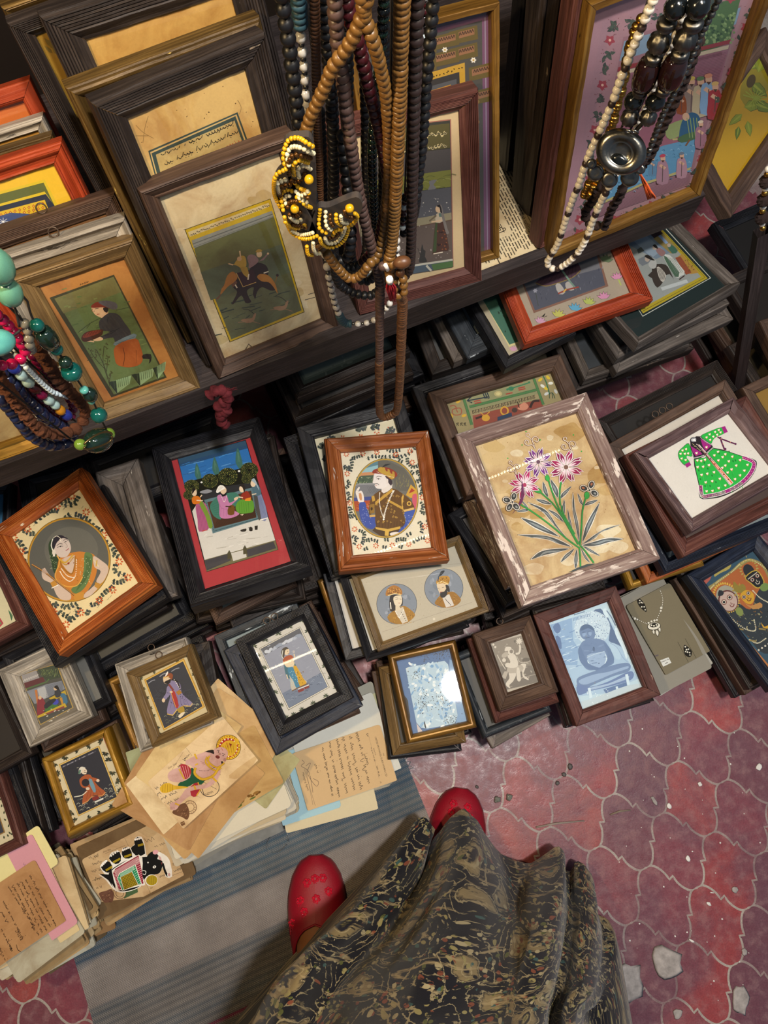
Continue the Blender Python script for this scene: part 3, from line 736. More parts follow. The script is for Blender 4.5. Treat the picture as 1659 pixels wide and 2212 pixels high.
    c.line([(640,775),(670,752),(705,755)],6,'#3a3030',4); c.line([(645,795),(680,778),(712,780)],5,'#3a3030',3); c.dot(682,782,8,'#2a2222'); c.line([(715,715),(745,700),(765,715)],6,'#3a3030',3); c.line([(722,738),(750,722)],5,'#3a3030'); c.dot(742,729,6,'#2a2222')
    c.line([(735,740),(760,780),(740,795)],4,'#8a7468',3); c.line([(740,828),(765,815),(775,800)],9,'#a0585a',3); c.line([(670,700),(690,730)],5,'#e9e2cf')
    for q in smooth([(595,700),(580,770),(600,830)],8,False): c.dot(q[0],q[1],6,'#ece6da')
    c.ell(612,850,20,34,'#d9d2c4'); c.dot(612,885,12,'#e9e4d8')
    c.line([(600,690),(640,665),(680,690),(685,715)],5,'#e9e2cf',4)
    # left arm, hand, reed
    c.poly([(500,1020),(470,1080),(490,1150),(570,1190),(600,1240),(640,1330),(700,1380),(790,1375),(790,1300),(700,1230),(630,1180),(560,1100),(530,1060)],S,4)
    c.line([(365,985),(520,1080),(700,1220),(900,1375)],17,'#6b4520',3); c.line([(365,982),(520,1077),(700,1217),(900,1372)],9,'#b5854a',3)
    for k in range(4): c.line([(478+k*14,1075+k*4),(492+k*14,1030+k*10)],12,S2)
    c.poly([(570,1190),(620,1160),(655,1210),(600,1250)],'#b8863a'); c.line([(585,1250),(660,1215)],10,'#efe9dc')
    c.line([(1050,930),(1110,1010)],12,'#d9c9a0'); c.line([(1090,935),(1080,1005)],14,'#c5a24a'); c.poly([(1070,1180),(1130,1200),(1110,1260),(1060,1230)],'#b8863a')
    c.poly([(840,1320),(950,1290),(930,1370),(850,1390)],'#c08a3a',2); c.poly([(950,1320),(1010,1270),(1050,1310),(960,1360)],S,3)
def art_court(c):
    c.view(340,900,5.184); R=rs(31)
    c.poly([(222,468),(990,258),(1355,1490),(552,1740)],'#1d1d1c')
    A=[(232,475),(985,268)]   # picture corners inside its line
    c.poly([(232,475),(985,268),(1095,640),(300,760)],'#2f6db0')
    c.poly([(232,475),(985,268),(1000,320),(245,525)],'#31506b'); c.poly([(245,525),(1000,320),(1010,355),(258,560)],'#2a4a6e')
    for k in range(22):
        x=R.uniform(260,900); y=475+ (x-232)*-.275+R.uniform(60,240); c.line([(x,y),(x+R.uniform(60,150),y-R.uniform(15,45))],R.uniform(5,12),R.choice(['#3f86c9','#2a5d9c','#5b95cc','#345f8c']))
    for x,y,w,h in ((455,620,40,100),(655,560,45,110),(915,470,45,120)):
        c.poly([(x-15,y-h),(x+w*.9,y+h*.5),(x+w*.6,y+h*1.1),(x-5,y+h*.9),(x-w*.9,y+h*.2)],'#3d6a63',4)
        for k in range(8): c.line([(x+R.uniform(-15,15),y+R.uniform(-20,90)),(x+R.uniform(-25,-5),y-h*.6)],3,'#56806c')
    c.poly([(300,740),(1090,540),(1140,830),(1190,1000),(390,1060),(330,900)],'#17180f')
    c.poly([(480,880),(700,790),(1130,730),(1170,900),(520,960)],'#2c2d30'); c.poly([(480,840),(560,815),(615,835),(560,860),(490,858)],'#8c8f96',3)
    for x,y,r in ((385,780,85),(590,720,92),(790,670,110),(1030,600,100),(350,880,60),(1000,700,60)):
        c.ell(x,y,r,r*.85,'#14150d')
        for ring in range(1,6):
            n=int(ring*7)
            for k in range(n):
                a=2*math.pi*k/n+ring; c.leaf(x+r*.17*ring*math.cos(a),y+r*.15*ring*math.sin(a),r*.15,r*.09,math.degrees(a),R.choice(['#5e6a35','#8a8a4a','#49552b']))
    c.ell(495,738,12,10,'#e8e8e2'); c.ell(915,612,14,12,'#e8e8e2')
    # white terrace
    c.poly([(390,1060),(430,1000),(1215,1100),(1240,1130),(1320,1385),(528,1605)],'#c9c8c3')
    for k in range(26):
        x,y=R.uniform(520,1200),R.uniform(1260,1480); c.line([(x,y),(x+R.uniform(30,110),y-R.uniform(5,30))],R.uniform(4,9),R.choice(['#b3b2ad','#d8d7d2','#a9a79f']))
    c.poly([(528,1605),(1320,1385),(1350,1490),(552,1735)],'#6b6648')
    c.poly([(530,1612),(800,1535),(825,1610),(555,1725)],'#403f44'); c.poly([(1000,1490),(1300,1400),(1330,1475),(1010,1575)],'#403f44'); c.poly([(825,1530),(985,1490),(1000,1575),(850,1620)],'#c3c2bd')
    for x,y in ((805,1510),(980,1455)): c.poly([(x-18,y+90),(x-20,y+20),(x,y-15),(x+20,y+20),(x+28,y+80)],'#4c4833')
    # carpet
    c.poly([(525,935),(1080,790),(1140,1150),(620,1310)],'#5e7a83'); c.poly([(560,960),(1050,830),(1110,1130),(640,1255)],'#4b3325')
    for k in range(38):
        c.line([(640+k*12.5,1250-k*3.3),(675+k*12.5,1150-k*3.3)],3,'#2b1d15')
    for k in range(36): c.dot(635+k*14,1283-k*4.0,6,'#2d464d')
    for k in range(18): c.dot(545+k*5,960+k*18,6,'#2d464d')
    c.poly([(590,1000),(640,930),(700,920),(720,1140),(650,1130),(610,1080)],'#3f7566',4); c.poly([(700,900),(860,850),(930,920),(900,1000),(720,1010)],'#3f7566',4)
    for k in range(6): c.line([(600+k*8,1000+k*20),(700,950+k*30)],3,'#2f5c50')
    # seated man
    c.poly([(670,900),(720,875),(780,890),(810,970),(900,920),(880,950),(830,1000),(850,1050),(920,1090),(860,1130),(760,1148),(700,1120),(695,1000)],'#b97aa5',3)
    for k in range(6): c.line([(715+k*30,1030),(710+k*32,1120)],3,'#9a5f88')
    c.line([(690,950),(720,1030),(800,1040)],4,'#9a5f88',3)
    c.ell(740,830,36,44,'#d8c0a4',-10); c.poly([(705,860),(740,880),(775,850),(770,885),(730,900)],'#151515',3); c.poly([(660,845),(690,780),(740,778),(760,810),(720,830),(680,860)],'#e8e6e0',3)
    for k in range(4): c.line([(672+k*14,845-k*10),(700+k*14,790)],3,'#b7b4ab')
    c.poly([(860,920),(900,900),(905,925),(870,945)],'#d8c0a4',2); c.poly([(800,1010),(860,1000),(860,1100),(790,1100)],'#6b4a1d',2); c.line([(765,1010),(830,1015)],12,'#3a2c14')
    for q in smooth([(715,885),(750,960),(780,890)],6,False): c.dot(q[0],q[1],4,'#f0ece6')
    # seated woman green
    c.poly([(930,940),(1010,920),(1075,960),(1080,1060),(1030,1085),(920,1090),(880,1040),(890,980)],'#5c9433',4)
    for k in range(5): c.line([(915+k*26,960),(925+k*26,1080)],3,'#406f22')
    c.poly([(950,870),(1010,840),(1050,920),(990,940),(940,920)],'#8d2f20',3); c.poly([(990,925),(1050,910),(1045,950),(980,950)],'#d98a2c')
    c.ell(950,815,32,40,'#dcc8ae'); c.poly([(920,780),(960,762),(985,800),(975,860),(955,800)],'#2a2420',3); c.line([(910,905),(960,915)],14,'#dcc8ae')
    c.poly([(925,1105),(970,1095),(955,1115)],'#dcc8ae')
    # attendants
    c.poly([(430,990),(520,960),(575,1060),(600,1230),(470,1290),(450,1150)],'#a85a82',3)
    for k in range(7): c.line([(445+k*14,1000),(470+k*16,1280)],3,'#7f3f62')
    c.poly([(470,980),(510,960),(590,1120),(620,1230),(580,1250),(540,1120)],'#6f8f35',3)
    c.poly([(390,910),(450,890),(490,930),(470,975),(400,980)],'#c9701f',3); c.ell(415,850,30,42,'#d9c3a6'); c.poly([(390,870),(395,810),(425,805),(445,870),(430,820)],'#1f1a18',3); c.line([(480,905),(500,880)],14,'#d9c3a6'); c.line([(440,940),(510,945)],14,'#d9c3a6')
    c.line([(500,1285),(560,1270)],10,'#b5483a')
    c.poly([(1120,890),(1165,870),(1240,1130),(1160,1160)],'#7d86a8',2); c.poly([(1080,890),(1120,880),(1165,1150),(1140,1170),(1100,1040)],'#4b4a48')
    for k in range(4): c.line([(1128+k*10,900),(1175+k*16,1140)],3,'#5d668a')
    c.poly([(1060,800),(1130,770),(1165,870),(1100,890)],'#4f6a78',3); c.ell(1075,755,30,40,'#dcc8ae'); c.poly([(1055,720),(1090,700),(1130,790),(1140,830),(1100,760)],'#9db0bd',3); c.line([(1060,880),(1110,870)],14,'#dcc8ae'); c.line([(1150,1165),(1240,1140)],12,'#e8e6e0')
    c.poly([(930,1270),(995,1255),(990,1285),(945,1290)],'#2b2721',2); c.poly([(1030,1240),(1060,1240),(1065,1280),(1030,1280)],'#2b2721',3); c.line([(1015,1245),(1070,1250)],6,'#2b2721'); c.poly([(1088,1225),(1125,1220),(1122,1268),(1092,1270)],'#2b2721')
def art_medal(c):
    c.view(760,1200,3.6615); R=rs(41)
    c.line([(150,125),(900,60)],4,'#a49d8b'); c.line([(240,605),(950,370)],2,'#8d8676'); c.ell(650,502,10,10,'#cfc9b6')
    for k in range(60): c.dot(R.uniform(100,900),R.uniform(150,620),R.uniform(1.5,4),'#a0967e')
    for x,y,r in ((355,383,160),(727,258,154)):
        c.ell(x,y,r,r+1,'#2f333b',0,40); c.ell(x,y,r-3,r-2,'#7d8794',0,40)
        for k in range(26):
            a,d=R.uniform(0,6.28),R.uniform(0,r*.75); c.ell(x+d*math.cos(a),y+d*math.sin(a),R.uniform(10,26),R.uniform(6,14),R.choice(['#8a94a1','#717c8a','#949dab']),R.uniform(0,180),n=10)
    K='#2a2320'
    c.poly([(283,480),(330,435),(400,400),(440,410),(498,462),(480,500),(430,535),(370,543),(310,530),(290,510)],'#9b711f',3)
    c.poly([(340,440),(405,405),(445,520),(400,540)],'#c7bfae')
    for k in range(70): 
        x,y=R.uniform(290,490),R.uniform(420,535)
        if (x<350 or x>430) : c.dot(x,y,3,R.choice(['#c59a3a','#6f4d12']))
    c.poly([(300,330),(330,310),(395,320),(402,390),(385,400),(330,440),(300,430)],K,3); c.poly([(330,330),(385,315),(398,350),(392,385),(370,405),(340,390)],'#d9cdb4',3); c.poly([(345,395),(375,400),(390,430),(345,440)],'#d3c6ac')
    c.poly([(270,320),(280,265),(335,235),(390,265),(395,310),(330,305)],'#a5702c',3); 
    for k in range(40): c.dot(R.uniform(285,385),R.uniform(255,305),4,R.choice(['#6b4416','#d6a552']))
    c.line([(285,318),(340,300),(392,312)],7,'#e0c98e')
    c.line([(345,347),(368,343)],3,K); c.line([(378,343),(392,347)],3,K); c.line([(368,375),(382,376)],4,'#a23f35'); c.line([(340,335),(365,330)],2,K); c.line([(305,370),(310,425)],8,'#e6e0d4')
    for q in smooth([(345,440),(375,490),(410,430)],6,False): c.dot(q[0],q[1],4,'#f0ece2')
    for k in range(5): c.dot(395+k*8,450+k*16,4,'#2b2320')
    c.poly([(655,375),(700,315),(760,290),(810,290),(862,345),(840,385),(790,408),(735,413),(690,400)],'#94691d',3); c.poly([(715,330),(770,305),(810,395),(745,412)],'#cdc8c0')
    for k in range(50):
        x,y=R.uniform(665,850),R.uniform(310,400)
        if x<712 or x>805: c.dot(x,y,3,R.choice(['#c09336','#654611']))
    c.poly([(672,235),(690,215),(750,225),(760,280),(740,300),(720,330),(690,290)],'#d6c4a6',3); c.poly([(700,290),(730,285),(750,260),(755,300),(735,330),(705,330)],'#2c2522',3); c.poly([(740,235),(765,240),(775,285),(755,280)],K,2)
    c.poly([(670,225),(672,195),(700,165),(760,163),(775,190),(760,230),(720,220)],'#b3852c',3); c.line([(673,222),(715,205),(762,228)],9,'#e0c98e')
    for k in range(30): c.dot(R.uniform(685,765),R.uniform(172,212),3.5,'#7a5514')
    c.poly([(690,165),(705,125),(735,120),(715,150)],'#23282f',3); c.line([(680,205),(688,160)],8,'#3b4a5c')
    c.line([(680,262),(692,258)],3,K); c.line([(712,254),(730,250)],3,K); c.line([(695,290),(715,288)],5,'#b5615a'); c.line([(698,262),(692,280)],2,'#8d7a62')
    for k in range(6): c.dot(740+k*8,345+k*9,4,'#3a2f2c')
def art_elephant(c):
    c.view(380,420,2.8); R=rs(51)
    for k in range(30):
        x,y=R.uniform(0,900),R.uniform(0,1000); c.poly([(x+R.uniform(.6,1.2)*50*math.cos(t),y+R.uniform(.5,1)*40*math.sin(t)) for t in np.linspace(0,6.28,9)[:-1]],R.choice(['#c5b38a','#d3c5a2','#bca776']),4)
    c.poly([(52,212),(572,25),(778,712),(325,895)],'#3a3208'); c.poly([(57,214),(570,29),(773,710),(328,890)],'#c0a21c')
    c.poly([(72,228),(560,50),(568,72),(84,256)],'#cbb98a'); 
    for k in range(40):
        x=88+k*12; y=247-(x-84)*.378+R.uniform(-6,4); c.line([(x,y),(x+6,y-R.uniform(4,10)),(x+10,y+2)],3,'#2b2416',3)
    c.poly([(95,278),(580,98),(760,700),(335,876)],'#5f6142')
    c.poly([(95,278),(580,98),(592,135),(108,325)],'#8c8d84'); c.line([(100,300),(585,118)],5,'#5d5f58'); c.line([(106,318),(590,132)],4,'#6e7068')
    c.poly([(110,330),(594,140),(640,300),(150,470)],'#66663a'); c.poly([(150,470),(640,300),(690,470),(210,640)],'#5a6148')
    for k in range(46):
        t=R.random(); x=R.uniform(230,640); y=470-(x-210)*.35+R.uniform(130,400); 
        if y<895-(x-325)*.404 -20 and y>600: c.line([(x,y),(x+R.uniform(30,90),y-R.uniform(8,28))],R.uniform(3,8),R.choice(['#3c4033','#5e604a','#34392e']))
    E='#33241b'
    c.poly([(355,520),(400,475),(470,455),(540,500),(600,570),(570,580),(520,560),(490,590),(480,630),(465,600),(470,560),(430,580),(440,620),(455,650),(420,655),(395,610),(350,660),(340,655),(370,590),(345,560)],E,3)
    c.poly([(440,470),(480,415),(540,425),(560,470),(540,500),(480,510)],E,4); c.poly([(345,560),(330,540),(290,570),(265,620),(250,635),(243,628),(270,600),(280,560),(330,510),(370,530)],'#6b4a34',3)
    c.line([(358,545),(370,565)],7,'#d9cdb4'); c.line([(530,475),(560,465)],7,'#d9cdb4')
    c.poly([(365,475),(470,450),(485,530),(405,560)],'#3d2320'); c.line([(365,475),(405,558),(485,530)],4,'#c9a860')
    c.poly([(290,550),(310,490),(345,465),(372,500),(350,530),(310,560),(270,605),(275,570)],'#a5702c',3); c.poly([(490,500),(510,480),(560,490),(600,540),(615,600),(590,560),(560,530),(520,525)],'#a5702c',3); c.line([(600,530),(610,500),(605,485)],4,'#8a5c24'); c.dot(613,488,9,E)
    c.poly([(360,405),(395,370),(420,380),(425,430),(400,450),(370,430),(320,420),(315,415),(350,420)],'#b59a3c',3); c.poly([(390,440),(430,440),(440,500),(415,490),(400,470)],'#a88d36',2); c.line([(390,375),(385,340)],8,'#d4bb94'); c.ell(383,388,14,14,'#c9ab84'); c.line([(318,418),(345,425)],8,'#d4bb94')
    c.poly([(440,420),(430,380),(450,362),(480,370),(500,400),(470,430),(440,445)],'#8d7376',3); c.ell(503,360,17,20,'#d4bb94'); c.poly([(480,345),(500,328),(522,340),(500,350)],'#a8893a',2); c.poly([(500,405),(535,375),(555,350),(560,358),(530,395)],'#8d7376'); c.dot(556,356,7,'#d4bb94'); c.line([(440,480),(435,515)],8,'#d9cdb4')
    for x,y in ((445,765),(640,690)):
        c.poly([(x-55,y-5),(x-20,y-15),(x+15,y-18),(x+25,y-42),(x+40,y-48),(x+34,y-20),(x+20,y+4),(x-15,y+12)],'#8f6f52',2); c.line([(x+28,y-42),(x-5,y-68),(x-40,y-72)],3,'#241a12',3); c.line([(x+18,y+2),(x+65,y+16)],4,'#8f6f52'); c.line([(x-30,y+5),(x-70,y+8)],4,'#8f6f52')
    for p in ([(780,638),(840,622)],[(800,605),(845,592)],[(420,940),(440,905),(465,930)]): c.line(p,9 if p[0][0]<700 else 4,'#6b5c40' if p[0][0]<700 else '#2a2822')
    for p in ([(45,213),(60,210)],[(300,860),(290,855)]): c.line(p,2,'#555555')
def art_kneel(c):
    c.view(80,570,2.8); R=rs(61)
    c.poly([(75,205),(465,65),(785,688),(450,808)],'#3c3a22'); c.poly([(110,210),(462,80),(770,680),(465,790)],'#5f6f42')
    c.poly([(105,210),(462,78),(510,170),(160,300)],'#6e6c40')
    for k in range(60):
        x,y=R.uniform(150,640),R.uniform(150,700)
        if 110+(y-210)*.62<x<455+(y-80)*.48: c.line([(x,y),(x+R.uniform(10,40),y-R.uniform(2,14))],R.uniform(3,8),R.choice(['#6f8048','#566a3c','#7c8a52','#4f6338']))
    c.line([(250,415),(320,360),(400,320)],4,'#39432a',3); c.line([(480,280),(560,262)],4,'#39432a'); c.line([(300,390),(330,350)],3,'#39432a')
    for x,y,w in ((500,735,70),(640,690,70),(740,650,40)):
        c.poly([(x-w*.9,y-20),(x+w,y-60),(x+w*.85,y-10),(x-w*.3,y+50)],'#8ba678'); c.poly([(x-w,y-20),(x-w*.3,y-30),(x-w*.2,y+55)],'#2b3324')
        for k in range(8): c.line([(x-w*.5+k*w*.17,y-30-k*4),(x-w*.45+k*w*.17,y+20-k*4)],3,'#4a5c40')
    for p in ([(440,740),(415,640),(380,560),(360,520)],[(430,700),(400,600),(405,500)],[(420,650),(430,560)],[(435,720),(450,650)],[(415,640),(350,570),(320,520)]): c.line(p,4,'#3a3a20',3)
    for k in range(40):
        a,b=R.choice([(405,500),(430,560),(445,650),(360,520),(330,530)]); c.leaf(a+R.uniform(-18,18),b+R.uniform(-20,50),16,8,R.uniform(0,360),'#4a4a28')
    c.poly([(330,260),(345,300),(375,320),(410,330),(430,300),(420,260),(370,240)],'#d9b48c',3); c.poly([(400,290),(430,300),(435,320),(420,332),(395,318)],'#d9b48c')
    c.poly([(330,250),(370,228),(430,240),(440,270),(400,262),(335,266)],'#7d3526',3); c.poly([(370,232),(420,222),(475,235),(487,262),(470,277),(430,265)],'#5a5960',3); c.poly([(400,265),(430,265),(425,295),(405,285)],'#2b2320',2)
    c.line([(350,272),(372,268)],3,'#2b2018'); c.line([(342,285),(350,285)],3,'#2b2018'); c.line([(362,305),(378,303)],4,'#a03c2c'); c.line([(338,268),(332,285),(340,290)],3,'#8a5a3a')
    c.poly([(375,350),(400,320),(440,295),(490,305),(525,350),(570,430),(480,475),(460,445),(400,455),(385,440),(440,410),(385,400)],'#3d3c3e',3)
    c.line([(440,410),(500,390)],3,'#222'); c.line([(385,440),(450,420),(480,400)],3,'#222'); c.line([(430,320),(425,350)],3,'#222')
    c.poly([(340,455),(370,440),(398,448),(392,462),(350,466)],'#d9b48c',3); c.line([(300,465),(345,470)],9,'#d9b48c')
    c.poly([(270,440),(300,410),(390,395),(400,410),(380,440),(300,470),(272,462)],'#4a2a1c',3); c.poly([(275,440),(310,412),(385,398),(370,420),(300,445)],'#7d3a28',3)
    for k in range(6): c.line([(285+k*17,438-k*5),(300+k*17,415-k*3)],3,'#5a241a')
    c.poly([(468,475),(585,420),(595,450),(500,495),(472,492)],'#6f8289',2); c.line([(480,485),(590,440)],3,'#4a5a60'); c.line([(520,470),(540,490)],5,'#4a5a60')
    c.poly([(475,495),(595,450),(625,500),(640,560),(625,605),(560,625),(490,612),(470,570)],'#9c5323',3); c.line([(520,505),(530,560),(520,615)],4,'#5e2f12',3); c.line([(600,520),(600,600)],3,'#6f3a18')
    c.poly([(640,548),(688,545),(690,585),(675,602),(680,575),(640,572)],'#26221e',2)
    for k in range(5): c.line([(260+k*11,130-k*4),(266+k*11,120-k*4)],4,'#3a2c18')
def art_terrace(c):
    c.view(880,230,3.256); R=rs(71)
    L=-330
    c.poly([(L,165),(307,88),(325,1130),(L,1240)],'#a06a58'); c.poly([(L,172),(300,97),(318,1122),(L,1232)],'#3d3a30')
    c.poly([(L,185),(296,118),(300,290),(L,365)],'#57502a')
    for row,y in ((0,185),(1,270)):
        for k in range(26):
            x=275-k*22; yy=y+(275-x)*.12+R.uniform(-10,8); c.line([(x,yy),(x-9,yy+R.uniform(6,18)),(x-18,yy+R.uniform(-6,6))],11,'#c9b988',3); c.line([(x,yy),(x-9,yy+R.uniform(4,14)),(x-16,yy)],5,'#1d1a12',3)
    c.poly([(L,365),(300,292),(302,450),(L,530)],'#4b4644'); c.poly([(L,530),(302,440),(303,560),(L,640)],'#787b36')
    for k in range(40):
        x,y=R.uniform(L,290),R.uniform(470,570); c.line([(x,y+(290-x)*.13),(x+30,y-12+(290-x)*.13),(x+60,y+(260-x)*.13)],4,R.choice(['#5f632b','#8f9450']),3)
    c.poly([(150,520),(205,510),(180,545),(200,570),(140,590),(155,550)],'#77777a',2)
    c.poly([(L,640),(303,562),(306,760),(L,850)],'#55555a')
    for k in range(50): c.dot(R.uniform(L,300),R.uniform(610,760),R.uniform(2.5,5),R.choice(['#c9c4bb','#8d8a88']))
    c.poly([(L,850),(306,740),(308,790),(L,910)],'#8d856a'); c.line([(L,915),(308,793)],8,'#5a4030')
    c.poly([(L,915),(308,795),(315,1070),(L,1160)],'#5e5148')
    for k in range(60): c.dot(R.uniform(L,305),R.uniform(830,1090),R.uniform(3,5),'#9a8f86')
    c.poly([(L,1160),(315,1065),(316,1078),(L,1176)],'#b8b5a5'); c.poly([(L,1176),(316,1078),(318,1122),(L,1232)],'#4a5660'); c.poly([(165,1105),(316,1080),(318,1122),(180,1146)],'#4e6b3c'); c.line([(130,1112),(165,1150)],14,'#b8b5a5')
    c.poly([(195,800),(245,800),(290,990),(255,1010),(180,1025),(175,1010)],'#4a2f22',2); c.poly([(195,800),(208,800),(200,1015),(175,1020)],'#3d4a28')
    for k in range(26): c.dot(R.uniform(205,275),R.uniform(850,1000),6,R.choice(['#7d4a2a','#2e1c14']))
    c.poly([(200,750),(240,740),(250,800),(195,810)],'#b5a892',2); c.poly([(215,745),(245,740),(248,770),(220,770)],'#5a7068'); c.poly([(200,690),(235,685),(250,745),(280,860),(290,880),(270,890),(245,800),(230,740)],'#77706a',2)
    c.ell(212,715,19,25,'#c9ad8c'); c.poly([(200,695),(225,683),(240,740),(228,735),(222,705)],'#231c1a',2); c.line([(150,800),(200,760)],12,'#6b5c48'); c.line([(165,805),(240,795)],11,'#c9ad8c'); c.line([(180,1030),(245,1018)],8,'#d6c9b4')
    c.poly([(80,1090),(85,1050),(100,960),(110,1000),(125,1010),(120,1050),(135,1085)],'#33302a',2); c.line([(70,990),(95,1060)],4,'#33302a')
def art_panels(c):
    c.view(560,0,2.9625); R=rs(81)
    c.poly([(560,340),(1470,85),(1485,1680),(620,1880)],'#6d4a62'); c.poly([(600,360),(1425,130),(1440,1640),(660,1850)],'#4a4741')
    c.line([(1445,110),(1462,1670)],8,'#8a7a8c')
    for x,y in ((1215,175),(1215,285),(1095,210),(1095,320),(1340,405),(1350,560),(950,260),(950,370)):
        c.poly([(x,y+30),(x+180,y-15),(x+185,y+75),(x+5,y+115)],'#5f5128')
        c.poly([(x+20,y+40),(x+160,y+5),(x+162,y+45),(x+22,y+82)],'#8a6244')
        for k in range(8): c.line([(x+32+k*16,y+62-k*4),(x+38+k*16,y+40-k*4),(x+44+k*16,y+58-k*4)],4,'#2b2016',3)
    c.poly([(900,520),(1315,400),(1325,760),(950,860)],'#b58f35'); c.poly([(930,560),(1280,460),(1290,740),(960,830)],'#3c3a3a'); c.poly([(960,590),(1262,505),(1270,720),(980,800)],'#55575c'); c.poly([(985,615),(1225,540),(1235,700),(1000,770)],'#b08038')
    for k in range(20): c.leaf(930+k*19,540-k*5.6,14,8,R.uniform(0,360),'#3a2f14')
    for x,y in ((1187,318),(1370,384),(1060,160)):
        for k in range(6): c.leaf(x,y,20,15,k*60,'#d9d3c4')
        c.dot(x,y,6,'#b58f35')
    for k in range(8): c.dot(1395,650+k*130,14,'#8a6f3a')
def art_garden(c):
    c.view(1230,20,2.322); R=rs(91)
    c.poly([(165,60),(950,-140),(1000,-60),(640,945),(0,1180),(-20,1190)],'#a27f88')
    # inner scene
    Q=lambda L,col,s=0: c.poly(L,col,s)
    Q([(270,140),(865,-20),(600,880),(95,1060)],'#94707a')
    Q([(275,160),(860,-10),(835,75),(250,260)],'#7d96ad'); Q([(640,-10),(860,-60),(800,170),(590,250)],'#4d6a45')
    for k in range(120): c.dot(R.uniform(650,830),R.uniform(10,170),R.uniform(5,9),R.choice(['#6d8a5a','#38523a','#85a06c']))
    Q([(245,290),(808,150),(800,172),(240,312)],'#8e3b42'); Q([(240,315),(800,178),(795,198),(235,335)],'#c4b8a0')
    Q([(235,335),(795,200),(740,430),(560,500),(180,600)],'#9c6f80')
    for k in range(26):
        y=345+k*8; c.line([(235-k*2,y+4),(790-k*2.5,y-132)],1.6,'#7d5463')
    for k in range(70): c.line([(280+k*7,330-k*1.75),(277+k*7,350-k*1.75)],1.5,'#7d5463')
    Q([(180,600),(560,480),(640,620),(620,700),(150,850)],'#93606f')
    Q([(150,800),(470,680),(640,640),(605,810),(360,870),(110,990)],'#5d93b4')
    for k in range(160):
        x,y=R.uniform(150,620),R.uniform(680,930)
        if y>780-(x-150)*.3 and y<985-(x-110)*.34: c.line([(x-6,y+2),(x,y-4),(x+6,y+2)],2.2,R.choice(['#8db8cf','#3f7494']),2)
    c.line([(110,992),(360,875),(605,795)],12,'#b5ab72'); c.line([(490,600),(520,650),(600,640)],7,'#b5ab72')
    Q([(105,1000),(605,815),(590,880),(95,1055)],'#94707a')
    for k in range(9): c.line([(104-k,1003+k*6),(603-k,822+k*6)],1.6,'#7a5560')
    # figures
    def man(x,y,h,col,tur,face='#d0a88c'):
        Q([(x-h*.16,y-h*.72),(x+h*.1,y-h*.76),(x+h*.2,y-h*.4),(x+h*.16,y),(x-h*.2,y),(x-h*.2,y-h*.4)],col,2); c.ell(x,y-h*.84,h*.085,h*.11,face); c.ell(x-h*.01,y-h*.93,h*.1,h*.055,tur,-10); c.poly([(x-h*.06,y-h*.78),(x+h*.06,y-h*.78),(x,y-h*.7)],'#4a3a32')
        c.line([(x-h*.1,y-h*.62),(x+h*.08,y-h*.5)],h*.06,face); c.line([(x,y-h*.6),(x-h*.02,y-h*.05)],h*.02,'#5a4a4a')
    man(610,520,190,'#8a7a72','#c9b25a'); man(655,530,200,'#b5a88a','#5a7a55'); man(695,520,205,'#7fa3c4','#c98a70'); man(728,545,190,'#9a3a42','#d0b070')
    man(560,520,120,'#8a4a28','#b58a3a')
    Q([(480,590),(560,550),(620,560),(600,600),(500,650)],'#8f9d68',3); Q([(560,560),(600,515),(645,530),(655,600),(620,640),(550,650)],'#2f5d7d',4); Q([(540,640),(620,610),(640,640),(560,665)],'#4a6a48',2); c.ell(580,535,18,20,'#c9a58a'); c.line([(600,650),(580,680)],9,'#7d5432')
    for k in range(4): c.line([(585+k*16,540),(600+k*14,640)],3,'#8aa06a')
    man(415,830,100,'#5b87a5','#c98a90'); man(465,870,150,'#a5808e','#b5485a'); man(560,840,130,'#b08a96','#6a7a8a'); man(655,690,140,'#9a7080','#d8c8b0')
    # flower border
    def spray(x,y,s,f=0):
        for k in range(7):
            a=R.uniform(0,360); c.leaf(x+R.uniform(-.3,.3)*s,y+R.uniform(-.3,.3)*s,s*.55,s*.34,a,R.choice(['#3f4c48','#4b5850']))
        c.line([(x-s*.5,y+s*.3),(x,y),(x+s*.4,y-s*.4)],2,'#3f4c48',3)
    def fl(x,y,s):
        for k in range(5): c.leaf(x,y,s*.5,s*.4,k*72+20,'#9a4450')
        c.dot(x,y,s*.12,'#d9b0a0')
    bord=[]
    for t in np.linspace(0,1,15): bord.append((215+(40-215)*t,80+(1130-80)*t)); 
    for t in np.linspace(0,1,13): bord.append((910+(615-910)*t,20+(900-20)*t))
    for t in np.linspace(0,1,10): bord.append((50+(600-50)*t,1125+(915-1125)*t))
    for t in np.linspace(0,1,10): bord.append((230+(880-230)*t,90+(-75-90)*t))
    for i,(x,y) in enumerate(bord):
        if i%3==1: fl(x,y,58)
        else: spray(x,y,52)
    for k in range(260):
        x,y=bord[R.randrange(len(bord))]; c.dot(x+R.uniform(-36,36),y+R.uniform(-36,36),2.6,'#7d5058')
